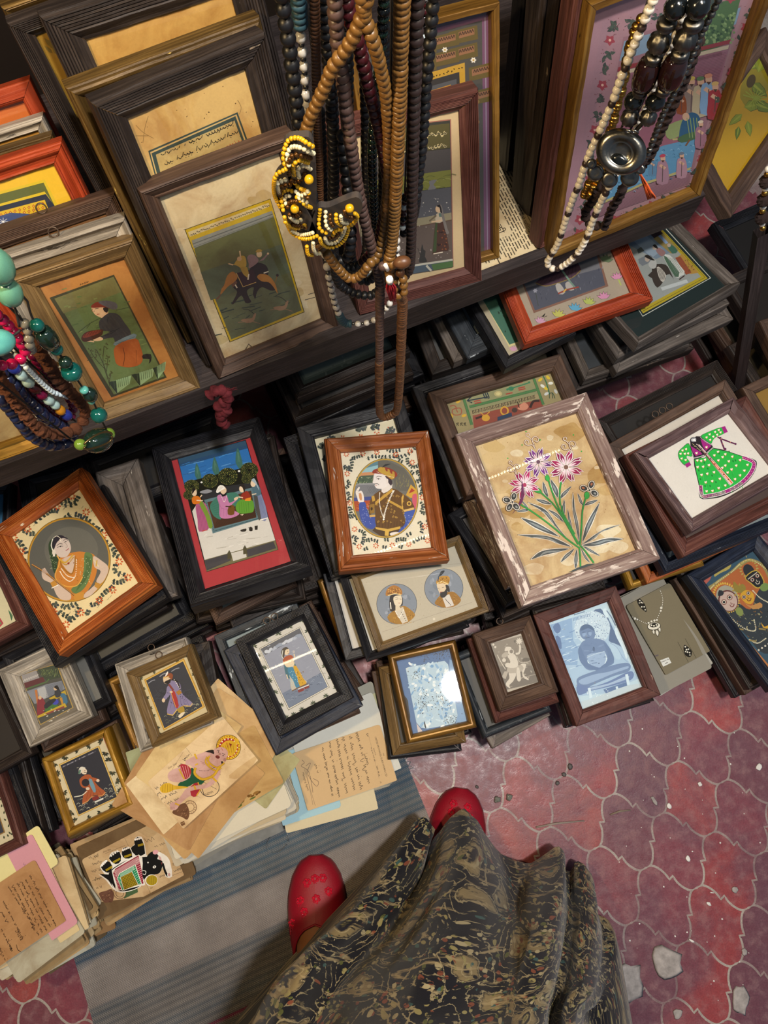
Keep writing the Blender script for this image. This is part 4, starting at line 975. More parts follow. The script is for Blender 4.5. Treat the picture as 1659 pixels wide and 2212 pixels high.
def art_bluelady(c):
    c.view(510,1310,3.808); R=rs(101)
    def spr(x,y,s=1,a=0):
        for k in range(6): c.leaf(x,y,26*s,10*s,-90+a+(k-2.5)*42,R.choice(['#3f4a38','#5d6750','#2f382c']))
    for x,y in ((148,330),(240,280),(348,228),(440,172),(540,122),(590,205),(630,295),(680,390),(730,492),(778,590),(822,672),(740,740),(636,800),(542,852),(475,893),(415,918),(368,815),(322,710),(275,612),(230,508),(182,408)): spr(x,y,1.15,R.uniform(-20,20))
    c.poly([(188,345),(527,165),(770,665),(430,855)],'#6b675c'); c.poly([(193,347),(525,170),(764,664),(432,848)],'#d8d5c8'); c.poly([(200,350),(522,178),(755,662),(435,838)],'#3d4048'); c.poly([(203,352),(520,181),(752,661),(436,834)],'#8d93a3')
    c.poly([(203,352),(520,181),(545,235),(240,400)],'#5b5e66'); 
    for k in range(16):
        x=250+k*18; y=378-k*9.6+R.uniform(-8,8); c.ell(x,y,R.uniform(14,26),R.uniform(9,16),R.choice(['#aab3c2','#c0c7d2','#8f9aab']),-25)
    for k in range(50):
        x,y=R.uniform(240,700),R.uniform(260,640)
        if 203+(y-352)*.48<x<520+(y-181)*.48-20: c.line([(x,y),(x+24,y-13)],R.uniform(3,7),R.choice(['#979dac','#7f8698','#a3a9b6']))
    c.poly([(380,715),(700,545),(752,661),(436,834)],'#6d7a90')
    for k in range(40):
        x=R.uniform(400,720); y=700-(x-380)*.53+R.uniform(15,115); c.line([(x,y),(x+16,y-8),(x+24,y-2)],3,R.choice(['#39445a','#8d9aae','#4d5a70']),2)
    c.poly([(395,490),(420,440),(460,430),(490,480),(530,560),(545,600),(500,610),(430,590),(415,580)],'#3f6a78',3)
    c.poly([(430,505),(495,490),(560,600),(585,620),(540,650),(460,695),(445,600)],'#b9b4a6',2)
    c.poly([(425,510),(470,500),(510,590),(525,660),(495,670),(470,610),(435,560)],'#3f7d9c',3); c.poly([(470,500),(498,492),(550,590),(580,630),(525,655),(505,590)],'#c59a20',2)
    for k in range(26): c.dot(R.uniform(440,510),R.uniform(530,650),3,'#9fc6d4')
    for k in range(26): c.dot(R.uniform(500,560),R.uniform(530,640),3,'#7a5a0c')
    c.line([(460,695),(520,665),(588,635)],8,'#6b4a28')
    c.poly([(385,440),(410,410),(450,400),(470,420),(450,470),(400,480)],'#a3502c',3); c.poly([(400,470),(450,450),(480,460),(470,490),(420,500)],'#d8c8a8',3); c.ell(415,370,24,30,'#d9c7a8'); c.poly([(370,380),(385,345),(415,335),(432,350),(405,360),(395,420),(380,415)],'#4a4236',3); c.line([(385,360),(378,410),(390,430)],6,'#cfd3c9',3); c.dot(425,370,3,'#2a2420'); c.line([(425,388),(434,386)],3,'#a0453a')
    c.line([(455,470),(482,430),(476,390)],9,'#d9c7a8',3); c.ell(474,373,10,12,'#b5b0b0'); c.line([(415,560),(425,595)],8,'#d9c7a8')
    c.poly([(505,690),(555,670),(560,690),(515,710)],'#7d2f2a'); c.poly([(560,665),(605,648),(600,665),(565,685)],'#7d2f2a'); c.line([(510,680),(600,645)],6,'#e6e2d6')
def sprigs(c,pts,s,R,cols=('#2f3526','#454a34')):
    for x,y in pts:
        a0=R.uniform(0,360)
        for k in range(5): c.leaf(x,y,s,s*.5,a0+k*44,R.choice(cols))
        c.dot(x+R.uniform(-5,5),y+R.uniform(-5,5),s*.2,'#6b5a3a')
def art_prince(c):
    c.view(260,1380,4.533); R=rs(111)
    sprigs(c,[(195,385),(320,325),(430,262),(555,210),(660,160),(700,275),(725,350),(770,440),(795,520),(845,615),(222,495),(255,575),(290,680),(320,750),(370,880),(410,935),(640,820),(580,960)],30,R)
    c.poly([(232,400),(622,190),(830,665),(425,900)],'#b98f35'); c.poly([(246,405),(618,205),(815,662),(430,884)],'#d8b25a'); c.poly([(252,408),(614,220),(806,660),(432,876)],'#34363e')
    for k in range(40): c.line([(300+R.uniform(0,380),560+R.uniform(-60,60)),(330+R.uniform(0,380),545+R.uniform(-60,60))],5,R.choice(['#3b3e48','#2d2f36']))
    for p in ([(275,435),(310,410),(340,402)],[(385,370),(420,345),(460,335)],[(500,320),(540,295),(578,285)]): c.line(p,9,'#8d8f98',3)
    for k in range(36):
        x=R.uniform(420,780); y=840-(x-430)*.47-R.uniform(0,120); c.line([(x,y),(x+12,y-12),(x+26,y-6)],5,R.choice(['#7d8068','#9a9a80','#5c604e']),3)
    V='#837a9d'
    c.poly([(480,430),(540,405),(590,450),(600,520),(640,570),(710,630),(690,660),(620,655),(560,690),(520,745),(460,725),(470,640),(490,560)],V,3); c.poly([(460,470),(500,450),(490,540),(440,600),(420,580),(450,530)],V,3)
    c.line([(460,735),(515,748),(560,690),(620,655),(690,660),(708,632)],9,'#d8b45a')
    for k in range(6): c.line([(520+k*22,560),(490+k*38,700-abs(k-2)*10)],3,'#5d5578')
    for k in range(40): c.dot(R.uniform(460,660),R.uniform(440,660),4,'#3b3450')
    c.poly([(495,520),(535,515),(575,655),(540,670)],'#a3312e',2); c.line([(500,530),(545,668)],4,'#d8b45a'); c.poly([(545,520),(585,498),(605,530),(570,552)],'#a5752c'); c.poly([(468,450),(485,440),(530,500),(515,510)],'#7d3a34')
    c.poly([(420,380),(430,430),(460,440),(495,420),(490,380),(450,360)],'#d6bfa0',3); c.poly([(430,425),(465,405),(495,395),(490,430),(455,440)],'#231d1c',3); c.poly([(420,385),(450,350),(490,335),(517,355),(505,400),(480,380),(440,370)],'#8a4a2a',3); c.poly([(440,370),(455,330),(470,320),(465,350)],'#ece8de',2); c.line([(425,385),(480,365)],8,'#d8b45a')
    c.line([(510,400),(560,420),(580,470),(590,500)],12,'#1d1a1c',4)
    for k in range(6): c.dot(530+k*11,402+k*17,5,'#d9d4c4')
    c.ell(425,602,16,20,'#d6bfa0'); c.ell(500,520,16,10,'#d6bfa0'); c.poly([(555,690),(620,660),(630,720),(590,730)],'#a5892f',2); c.poly([(570,755),(600,725),(635,715),(620,745),(585,775)],'#dccfb5',3)
def art_sword(c):
    c.view(80,1570,4.327); R=rs(121)
    c.poly([(100,325),(125,318),(350,935),(322,950)],'#a04a58'); c.poly([(612,88),(622,84),(870,700),(858,706)],'#a8553a')
    sprigs(c,[(165,345),(262,282),(380,222),(490,178),(600,140),(640,245),(668,315),(705,425),(745,505),(780,600),(810,680),(700,750),(595,800),(475,855),(355,880),(325,800),(285,695),(250,615),(215,520),(185,435)],38,R,('#262b1e','#3a3f2c'))
    c.poly([(203,352),(580,175),(765,660),(385,838)],'#b08a35'); c.poly([(210,356),(575,183),(756,657),(388,830)],'#dcc074'); c.poly([(218,360),(570,192),(748,655),(391,822)],'#2c2d36')
    for k in range(26): c.line([(232+k*12.5,382-k*5.9),(240+k*12.5,372-k*5.9)],10,R.choice(['#7d7c88','#4a4a55','#8d8c98']))
    for k in range(50):
        x=R.uniform(370,730); y=800-(x-391)*.45-R.uniform(0,130); c.line([(x,y),(x+14,y-14),(x+30,y-6)],5,R.choice(['#7d8078','#a8a99a','#4c504c']),3)
    O='#a3552e'
    c.poly([(400,490),(450,450),(500,450),(530,500),(580,560),(640,610),(610,650),(550,640),(500,660),(470,700),(425,720),(440,620),(480,580),(430,570),(405,540)],O,3); c.line([(425,718),(470,700),(510,655),(610,645),(640,612)],7,'#d09a5a')
    for k in range(5): c.line([(490+k*20,580),(460+k*36,680-k*12)],3,'#7a3c1c')
    c.poly([(510,470),(580,490),(585,510),(530,505)],O,2); c.ell(570,502,15,14,'#d8c4ac'); c.poly([(480,500),(512,490),(552,590),(530,612)],'#6f93a3',2); c.ell(455,522,36,36,'#26222a')
    c.poly([(410,410),(425,440),(460,440),(466,405),(440,388)],'#dcccb4',3); c.poly([(390,430),(395,390),(420,372),(455,385),(430,400),(405,440)],'#d6d2c4',3); c.line([(372,385),(390,380)],5,'#9a9a8a'); c.poly([(385,440),(395,400),(412,405),(405,440)],'#5a7a6a'); c.line([(440,425),(465,428)],5,'#2a2220'); c.dot(448,408,4,'#2a2220')
    c.line([(348,655),(420,640),(470,600)],8,'#d8d6c4',4); c.ell(475,578,18,14,'#d8c4ac'); c.poly([(515,660),(570,645),(580,670),(530,690)],'#7d2a26',2); c.line([(540,705),(620,670)],14,'#d9d8d0')
def art_statue(c):
    c.view(1150,1260,3.4); R=rs(131)
    B='#46608f'; D='#3a5078'; L='#a9c4d6'; W='#c9dde6'  # blue tones paint the glass's bluish-white reflection into the print
    for k in range(30): c.ell(R.uniform(120,850),R.uniform(120,950),R.uniform(10,30),R.uniform(8,18),R.choice(['#bdd4de','#a9c3d0','#c6dae2']),R.uniform(0,90),n=10)
    c.poly([(130,305),(500,185),(660,400),(700,560),(780,700),(520,810),(340,830),(230,570)],'#9db9d0')
    c.poly([(130,305),(290,255),(300,420),(340,480),(330,600),(240,600)],'#7f9fc2')
    for k in range(40):
        x,y=R.uniform(160,330),R.uniform(280,640); c.line([(x,y),(x+R.uniform(15,50),y-R.uniform(2,16))],R.uniform(2,6),R.choice([W,'#5f7fae','#b9d0de']))
    c.poly([(440,215),(500,185),(560,260),(600,350),(650,380),(700,520),(660,470),(600,440),(560,420),(570,330),(530,250)],D,2); c.poly([(150,320),(190,290),(210,340),(180,370)],B,2); c.poly([(170,390),(205,400),(215,480),(190,470)],B,2)
    c.ell(440,330,132,126,'#bcd0dc'); 
    for k in range(330):
        a,d=R.uniform(0,6.28),R.uniform(0,1)**.5*128; c.dot(440+d*math.cos(a),330+d*math.sin(a),R.uniform(1.5,4),R.choice(['#5a77a2','#dbe8ee','#47618f']))
    for k in range(11): c.line([(300+k*10,255-k*3),(304+k*10,278-k*3)],4,'#5a77a2')
    c.line([(305,232),(385,208)],6,'#5a6b88'); c.line([(305,232),(312,230)],9,'#5a6b88')
    S='#5b7299'
    c.poly([(345,350),(360,315),(400,302),(440,318),(460,360),(455,400),(425,422),(385,415),(355,390)],S,3); c.poly([(350,345),(365,312),(400,300),(440,318),(455,350),(410,330),(370,345)],'#334a70',3)
    c.line([(365,362),(385,356)],3,'#26385a'); c.line([(405,352),(428,350)],3,'#26385a'); c.line([(395,360),(398,382),(408,384)],3,'#8da6c4'); c.line([(390,402),(420,398)],4,'#26385a'); c.poly([(365,370),(390,365),(390,385),(372,392)],'#7f98bb',2); c.poly([(412,360),(435,360),(430,385),(415,380)],'#7f98bb',2)
    c.poly([(380,420),(460,405),(530,425),(570,490),(600,570),(580,600),(520,620),(420,640),(370,600),(340,530),(335,490),(350,455)],S,3)
    c.poly([(400,530),(470,510),(530,505),(550,560),(520,600),(490,620),(430,600)],'#8ea6c4',2); c.poly([(400,590),(405,560),(420,590),(415,610)],W); c.poly([(530,500),(550,550),(545,570),(520,615),(540,560)],W)
    c.line([(400,545),(460,520),(530,500)],4,'#b9cddb',3); c.ell(450,485,8,20,'#2e4468'); c.dot(488,588,5,'#2e4468')
    for k in range(30):
        x,y=R.uniform(360,560),R.uniform(440,600); c.line([(x,y),(x+R.uniform(10,40),y-R.uniform(0,10))],R.uniform(2,5),R.choice(['#7890b2','#4a628c']))
    c.poly([(350,460),(340,540),(380,610),(470,640),(500,625),(420,595),(385,540)],'#4d658e',3); c.poly([(520,430),(570,480),(600,560),(570,600),(510,640),(495,620),(550,570),(545,500)],'#4d658e',3)
    c.poly([(325,730),(340,690),(440,650),(560,610),(640,590),(700,585),(722,610),(700,650),(600,680),(480,730),(400,765),(350,770)],S,3); c.poly([(340,715),(450,670),(560,650),(690,610),(700,625),(600,660),(470,715),(380,745)],'#8aa2c1',3)
    c.poly([(330,745),(430,760),(560,720),(700,650),(740,655),(740,690),(700,720),(560,760),(430,790),(340,820)],'#53699a',3); c.poly([(430,765),(560,735),(690,680),(700,700),(560,750),(440,780)],'#9ab0ca',3)
    c.poly([(520,780),(690,725),(700,755),(540,810)],B); c.poly([(680,670),(700,665),(715,745),(695,750)],W); c.poly([(405,770),(425,765),(440,840),(420,845)],W); c.poly([(610,760),(625,755),(632,780),(615,782)],W)
    c.poly([(560,440),(620,460),(650,520),(640,560),(600,540)],L,3); c.line([(570,440),(620,470),(660,540),(700,580)],4,'#7f98bb',4)
    c.poly([(515,200),(540,185),(560,240),(540,250)],W,3); c.line([(545,200),(580,250),(610,310)],8,'#5a6b88',3); c.poly([(605,330),(640,350),(690,470),(690,560),(660,480),(610,380)],W,3)
    c.poly([(340,880),(430,850),(560,800),(700,750),(820,740),(860,790),(350,965)],'#b7c7cc',2)
    for k in range(40): c.dot(R.uniform(380,820),R.uniform(780,920),R.uniform(2,5),'#d9e6ea')
    for k in range(26): c.dot(R.uniform(100,860),R.uniform(120,940),R.uniform(2,4),'#8a8672')
def art_sepia(c):
    c.view(1010,1320,4.76); R=rs(141)
    c.poly([(240,330),(565,250),(730,730),(400,810)],'#8d867a'); c.poly([(330,570),(660,560),(730,730),(400,810)],'#79736a')
    for k in range(70):
        x,y=R.uniform(270,700),R.uniform(290,780); 
        if 240+(y-330)*.33<x-10 and x<565+(y-250)*.34-30: c.ell(x,y,R.uniform(6,22),R.uniform(4,10),R.choice(['#9d968a','#7d776d','#a8a296','#6f695f']),R.uniform(0,180),n=8)
    W='#d2ccbf'; M='#b3ac9f'
    c.poly([(425,630),(500,640),(470,720),(430,760),(440,795),(400,770),(395,740),(430,690)],W,3); c.poly([(545,550),(600,545),(590,600),(575,650),(620,690),(625,710),(570,680),(560,610)],W,3)
    c.poly([(410,580),(560,555),(560,620),(430,640)],M,2); c.poly([(505,590),(530,585),(550,700),(525,725),(505,690)],W,2)
    c.poly([(410,460),(470,440),(500,470),(520,540),(500,580),(420,580),(440,520)],W,3); c.poly([(350,470),(360,440),(400,420),(420,450),(380,480)],M,3); c.ell(375,505,20,20,W); c.ell(415,555,30,24,W)
    c.ell(445,420,32,32,W); c.ell(450,415,18,20,'#8a8378'); c.poly([(380,410),(395,370),(440,370),(450,390),(410,410)],W,3); c.line([(495,440),(530,430),(540,380),(535,350)],20,W,4)
    for k in range(9): c.leaf(530,310,38,16,k*40,W)
    c.line([(305,450),(340,520),(390,600)],7,W,4); c.poly([(350,680),(380,620),(420,620),(390,700)],M); c.line([(505,460),(535,520),(580,530),(650,510)],4,W,4); c.poly([(560,510),(590,480),(640,490),(620,520)],'#6f695f',3)
    for x,y in ((265,345),(285,370)): c.dot(x,y,12,W)
    c.line([(540,690),(700,650)],5,M,0)
def art_mirror(c):
    c.view(830,1380,4.533); R=rs(151)
    c.poly([(105,180),(640,55),(850,840),(260,960)],'#5f7aa4')  # blues and whites are reflected sky painted on; dark spots are foxing
    c.poly([(100,180),(640,55),(650,120),(120,230)],'#566f98')
    c.poly([(210,290),(240,275),(590,215),(625,250),(720,750),(690,830),(420,880),(360,870),(315,820)],'#b5cede'); c.poly([(690,840),(720,740),(650,400),(640,200),(700,300),(790,700),(830,820)],'#86a6cb',2)
    for k in range(190):
        x,y=R.uniform(240,690),R.uniform(240,860)
        if 215+(y-290)*.2<x<600+(y-215)*.2: c.ell(x,y,R.uniform(8,34),R.uniform(5,18),R.choice(['#d3e4ec','#8fb4d6','#a9c8e0','#e4eef2','#7ba4cc','#c4dbe8']),R.uniform(0,180),n=9)
    for cx,cy,sx,sy,n in ((380,620,70,130,110),(560,620,90,110,80),(560,130,110,60,110),(310,350,60,50,40),(400,170,50,60,60),(650,800,70,60,60),(600,90,60,40,60)):
        for k in range(n): c.ell(R.gauss(cx,sx*.55),R.gauss(cy,sy*.55),R.uniform(1.5,7),R.uniform(1.5,5),R.choice(['#3f454f','#5f6672','#4d4a47']),R.uniform(0,90),n=7)
    c.poly([(130,380),(160,440),(190,540),(230,600),(240,680),(255,760),(240,800),(200,650),(170,520)],'#4a4640',3); c.poly([(660,860),(720,820),(770,830),(760,850),(690,868)],'#4a4640',3); c.poly([(390,800),(405,840),(410,880),(395,860)],'#3f3d3a',2)
    c.poly([(210,290),(245,275),(225,320)],'#c9d6da'); c.poly([(315,825),(375,905),(330,915)],'#c9c0c0'); c.ell(725,620,24,12,'#5f789c')
def art_lotus(c):
    c.view(1050,490,2.573); R=rs(161)
    c.poly([(150,180),(600,60),(680,330),(265,480)],'#7d5a4a'); c.poly([(160,190),(590,70),(662,325),(272,465)],'#6b6a6e'); c.poly([(220,340),(640,230),(662,325),(272,465)],'#4d4f5a')
    for k in range(30):
        x=R.uniform(280,650); y=455-(x-272)*.36-R.uniform(10,90); c.line([(x,y),(x+R.uniform(-6,6),y-14)],3,R.choice(['#3a3c4a','#8d8d96','#5a5c68']))
    c.poly([(275,310),(380,230),(420,180),(480,170),(528,240),(480,280),(400,310),(330,330)],'#4d3440',3); c.line([(275,312),(330,330),(400,312),(480,282),(526,242)],6,'#7d6a3f',3)
    for k in range(9): c.line([(300+k*25,315-k*4),(400+k*12,190)],2,'#33222c')
    c.poly([(385,325),(410,315),(440,365),(405,375)],'#a9a39c',2); c.poly([(440,315),(465,305),(490,350),(450,350)],'#a9a39c',2); c.line([(420,240),(470,310),(500,345)],10,'#6f8a78'); c.line([(400,372),(450,350),(515,335)],9,'#8d3f33'); c.line([(430,365),(445,345)],8,'#c9a04a')
    for k in range(6): c.leaf(273,355,14,9,k*60,'#8d8d96')
    c.line([(275,365),(290,440)],3,'#3f4438')
    def lot(x,y,s,col,stem='#a9b25a',up=-80):
        for a in (-60,-30,0,30,60): c.leaf(x,y,s,s*.42,up+a,'#5d5048'); 
        for a in (-60,-30,0,30,60): c.leaf(x,y,s*.92,s*.34,up+a,col)
    c.line([(735,290),(750,325)],8,'#a9b25a'); lot(728,290,42,'#c987a5',up=-95); lot(655,400,45,'#c987a5',up=-95); lot(570,430,46,'#a9b25a'); lot(492,465,48,'#5b9cba'); lot(400,500,48,'#b5b25a'); lot(300,535,42,'#c193ab'); lot(665,195,48,'#5f7050')
    c.line([(310,500),(330,480),(320,500),(340,495)],3,'#3a352c',2)
def art_greenmat(c):
    c.view(1320,460,3.4); R=rs(171)
    c.poly([(-60,300),(385,92),(735,478),(232,762)],'#b9bcb2'); c.poly([(-60,300),(382,98),(727,477),(233,755)],'#1d2a2a')
    c.poly([(-60,310),(360,105),(710,480),(235,738)],'#a8962a'); c.line([(365,118),(690,474),(232,722)],4,'#5d5418'); c.poly([(-60,320),(345,118),(660,468),(228,698)],'#8f9490')
    c.poly([(120,230),(345,118),(480,270),(330,340)],'#6f7f8d'); c.poly([(150,190),(240,150),(380,270),(300,330)],'#8696a3'); c.poly([(285,155),(355,122),(440,210),(360,230)],'#3f2f30'); c.poly([(310,190),(380,150),(500,270),(440,300)],'#8a7a4a'); c.poly([(345,170),(365,160),(420,220),(400,230)],'#7f95b5')
    c.poly([(480,330),(520,300),(645,440),(580,450)],'#a5813f'); c.poly([(470,330),(510,320),(590,440),(550,455)],'#8a4a34')
    for k in range(30): c.dot(R.uniform(530,610),R.uniform(340,430),3,'#5d4520')
    c.poly([(190,270),(220,250),(245,280),(200,300)],'#4a524f'); c.poly([(200,340),(290,310),(300,345),(230,390)],'#6f757a',2)
    c.poly([(270,460),(300,430),(300,400),(340,375),(400,380),(430,420),(460,490),(430,450),(390,470),(380,510),(340,550),(310,510),(300,480)],'#3a332e',2); c.poly([(335,400),(365,405),(405,460),(380,510),(350,470)],'#b5b0a6',2)
    for k in range(5): c.line([(340+k*10,405+k*2),(365+k*8,490)],3,'#3a332e')
    c.poly([(275,385),(290,350),(330,350),(330,400),(300,410)],'#a9aaa6',3); c.ell(265,340,18,20,'#a89a8c'); c.poly([(245,320),(270,308),(310,340),(320,350),(290,345)],'#26221f',3)
    c.poly([(385,330),(430,310),(540,430),(510,465),(470,470)],'#c2c4bd',2); c.poly([(390,335),(410,325),(500,440),(470,470)],'#4a6450',2); c.poly([(330,280),(350,255),(400,290),(370,320)],'#8a6a68',3); c.ell(320,255,18,18,'#a89a8c'); c.poly([(305,240),(325,232),(345,260),(330,262)],'#26221f',2); c.line([(500,490),(540,460)],9,'#3a2a28')
    for k in range(5): c.line([(410+k*12,325+k*3),(480+k*12,450-k*3)],3,'#6f7a72')
    c.poly([(410,240),(440,230),(490,280),(450,300)],'#3f6455',2); c.ell(425,238,14,14,'#a89a8c'); c.line([(370,560),(560,500)],30,'#b3b9b8')
def art_tantric(c):
    c.view(930,770,2.975); R=rs(181); G='#4d7a4a'
    c.poly([(88,275),(770,95),(835,260),(835,500),(160,560)],'#958a63',0)
    c.poly([(205,245),(640,130),(720,310),(270,440)],'#8b8c66'); c.poly([(270,380),(720,270),(740,500),(290,560)],'#8d4a3c')
    for p in ([(205,245),(265,440)],[(655,120),(725,310)],[(250,325),(680,215)]): c.line(p,18,'#2f5236'); c.line(p,14,G)
    c.poly([(255,350),(690,240),(700,270),(262,380)],'#9a8d68')
    for k in range(22):
        x=270+k*18.5; y=362-k*4.6; c.line([(x-4,y-12),(x+12,y-16)],3,'#1d1a16'); c.line([(x,y-12),(x+R.uniform(-2,5),y+8)],4,'#1d1a16'); c.line([(x+5,y-8),(x+12,y-2),(x+6,y+6)],3,'#1d1a16',2)
    c.line([(235,285),(370,260)],8,'#22303f'); c.line([(262,258),(235,285),(268,298)],8,'#22303f')
    for k in range(3): c.line([(335+k*14,232),(348+k*14,262),(352+k*10,272)],7,'#22303f',2)
    for x,y in ((285,235),(290,248),(300,285),(305,298),(565,155),(570,168),(585,200),(588,212),(505,238),(485,183)): c.line([(x-22,y+5),(x+22,y-5)],8,'#a04438')
    c.line([(520,205),(630,170)],8,'#3a7a58'); c.ell(517,207,18,14,'#3a7a58'); c.dot(494,212,8,'#3a7a58'); c.dot(634,167,7,'#3a7a58')
    c.line([(720,120),(745,170),(765,245)],8,'#2f6a4a',2); c.line([(765,270),(765,240),(785,235),(800,270)],5,'#2f4a3a',2)
    c.line([(780,235),(785,270)],5,'#2f4a3a')
    for x,y,col in ((705,150,'#d0b838'),(755,135,'#d0b838'),(740,205,'#d0b838'),(720,190,'#d9dcd2'),(772,172,'#d9dcd2'),(178,290,'#d0a838'),(172,285,'#d0a838'),(135,380,'#d0a838'),(215,380,'#d0a838'),(745,240,'#c9ccc8'),(805,225,'#b9bcb8')): c.ell(x,y,16,9,col,R.uniform(-40,60))
    c.line([(125,320),(150,315),(165,330),(140,345),(150,375),(195,370),(195,335),(165,335),(175,360)],7,'#9a5a44',4)
    c.ell(435,240,26,18,'#b5aa78'); c.ell(435,240,14,10,'#cfc58c')
    c.ell(475,350,28,30,'#c99a3a'); c.ell(475,350,18,20,'#8d4a3c'); c.poly([(430,390),(520,360),(530,420),(430,430)],'#33425a'); c.poly([(560,330),(600,295),(630,320),(610,345),(575,345)],'#c98a70',3); c.line([(570,330),(560,295)],6,'#26221f'); c.ell(540,345,18,16,'#4a3a34'); c.ell(355,395,26,22,'#c99a3a'); c.line([(320,360),(350,385),(380,355)],6,'#c99a3a'); c.line([(290,400),(330,385)],14,'#3a2a26')
    c.line([(640,330),(660,290),(700,285)],16,'#3a2a26',3)
    for x in (165,190,212): c.line([(x,430),(x+16,426)],4,'#1d1a16'); c.line([(x+6,430),(x+4,445)],4,'#1d1a16'); c.line([(x+14,428),(x+10,440),(x+18,444)],4,'#1d1a16',2)
def art_trio(c):
    c.view(1460,1140,3.97); R=rs(191)
    c.poly([(140,420),(560,150),(600,150),(1000,520),(1000,1270),(800,1180)],'#2f4f62'); c.poly([(150,420),(540,160),(520,190),(170,450)],'#8d8d86')
    c.poly([(200,490),(210,450),(250,430),(305,400),(290,450),(240,500),(230,530)],'#a8574a',2); c.poly([(455,245),(470,220),(580,180),(595,230),(530,275),(490,280)],'#a8674a',2); c.line([(580,180),(605,255)],5,'#b5a05a')
    c.poly([(330,420),(340,360),(400,310),(470,300),(460,350),(380,390)],'#a89a52',3)
    c.poly([(270,540),(330,470),(470,370),(560,290),(650,265),(760,320),(800,420),(900,700),(700,900),(420,720)],'#8d8452',4); c.poly([(300,560),(360,480),(560,330),(650,290),(740,340),(800,460),(860,640),(640,820),(430,700)],'#a85f30',4)
    for k in range(46):
        t=k/45; p=smooth([(270,540),(340,465),(470,372),(560,292),(650,267),(780,350)],10,False); q=p[int(t*(len(p)-1))]; c.dot(q[0]+4,q[1]+10,6,'#c9bf8a')
    K='#16191d'
    c.poly([(420,720),(520,640),(640,700),(720,520),(900,520),(1000,700),(1000,1000),(760,1080),(620,940)],'#2a3238',3)
    for k in range(90):
        x,y=R.uniform(470,800),R.uniform(640,1000); c.line([(x,y),(x+R.uniform(-10,22),y+R.uniform(4,18))],R.uniform(3,7),R.choice(['#8d8d6a','#4a5a5c','#c9bf8a','#15181c','#7d5a2a']))
    def petals(cx,cy,rx,ry,n,col,rot=0):
        for k in range(n):
            a=2*math.pi*k/n; x,y=rx*math.cos(a),ry*math.sin(a); r=math.radians(rot); c.leaf(cx+x*math.cos(r)-y*math.sin(r),cy+x*math.sin(r)+y*math.cos(r),26,16,math.degrees(math.atan2(ry*math.sin(a),rx*math.cos(a)))+rot,col)
    petals(430,600,90,115,34,'#c9aa45',-25); c.ell(440,605,92,115,'#9a9a8a',-25); c.ell(448,628,84,96,'#5a2a28',-25); c.ell(450,630,74,86,'#b9a49a',-25)
    c.poly([(360,585),(370,535),(410,550),(400,580)],'#22262c',2)
    petals(625,350,60,60,18,'#a89a52'); c.ell(625,370,45,60,'#22262c',-30)
    c.poly([(590,425),(690,360),(760,460),(730,510),(690,520),(640,480)],'#b59a3a',3); c.poly([(600,428),(688,370),(750,460),(725,502),(692,510),(645,472)],K,3)
    for k in range(10): c.dot(620+k*8,440-k*6,5,'#c9c4b5')
    petals(545,540,40,40,8,'#a08a3a'); c.poly([(500,540),(495,460),(540,500),(570,480),(600,520),(560,560)],'#8a7a32',3); c.poly([(550,580),(600,535),(660,560),(670,620),(640,655),(590,640)],'#c79a2c',3)
    def eye(x,y,s): c.ell(x,y,s,s,'#6b2a24'); c.ell(x,y,s*.75,s*.75,'#c9c0b0'); c.ell(x,y,s*.45,s*.45,'#15181c')
    for x,y,s in ((412,638,24),(460,598,24),(655,447,19),(698,413,19),(583,595,18),(620,562,18)): eye(x,y,s)
    for x,y in ((480,660),(625,610),(700,465)): c.line([(x-18,y),(x-6,y+18),(x+14,y+12),(x+18,y-8)],7,'#6b2a24' if x<650 else '#b9b0a0',3); c.line([(x-10,y-20),(x-6,y-4),(x+6,y-8)],5,'#6b2a24' if x<650 else '#b9b0a0',3)
    c.ell(545,720,30,40,'#7d8a4a',-30); c.ell(760,510,40,34,'#6f8a4a',-30)
    for p in ([(430,720),(500,800),(600,870),(680,880),(670,790)],[(660,540),(720,600),(790,640)],[(630,960),(700,990),(770,950)]):
        for q in smooth(p,7,False): c.dot(q[0],q[1],6,'#c9c4a8')
    c.poly([(580,640),(640,670),(720,640),(740,680),(660,700)],'#b5854a',2); c.poly([(730,810),(760,850),(800,830),(800,860),(750,860)],'#c79a2c',2)
    for k in range(4): c.dot(710+k*28,1050-k*18,9,'#c9c4b5')
    for p in ((660,980),(740,880),(550,880)): c.line([(p[0]-30,p[1]-14),(p[0]+30,p[1]-6)],14,'#8d7d4a')
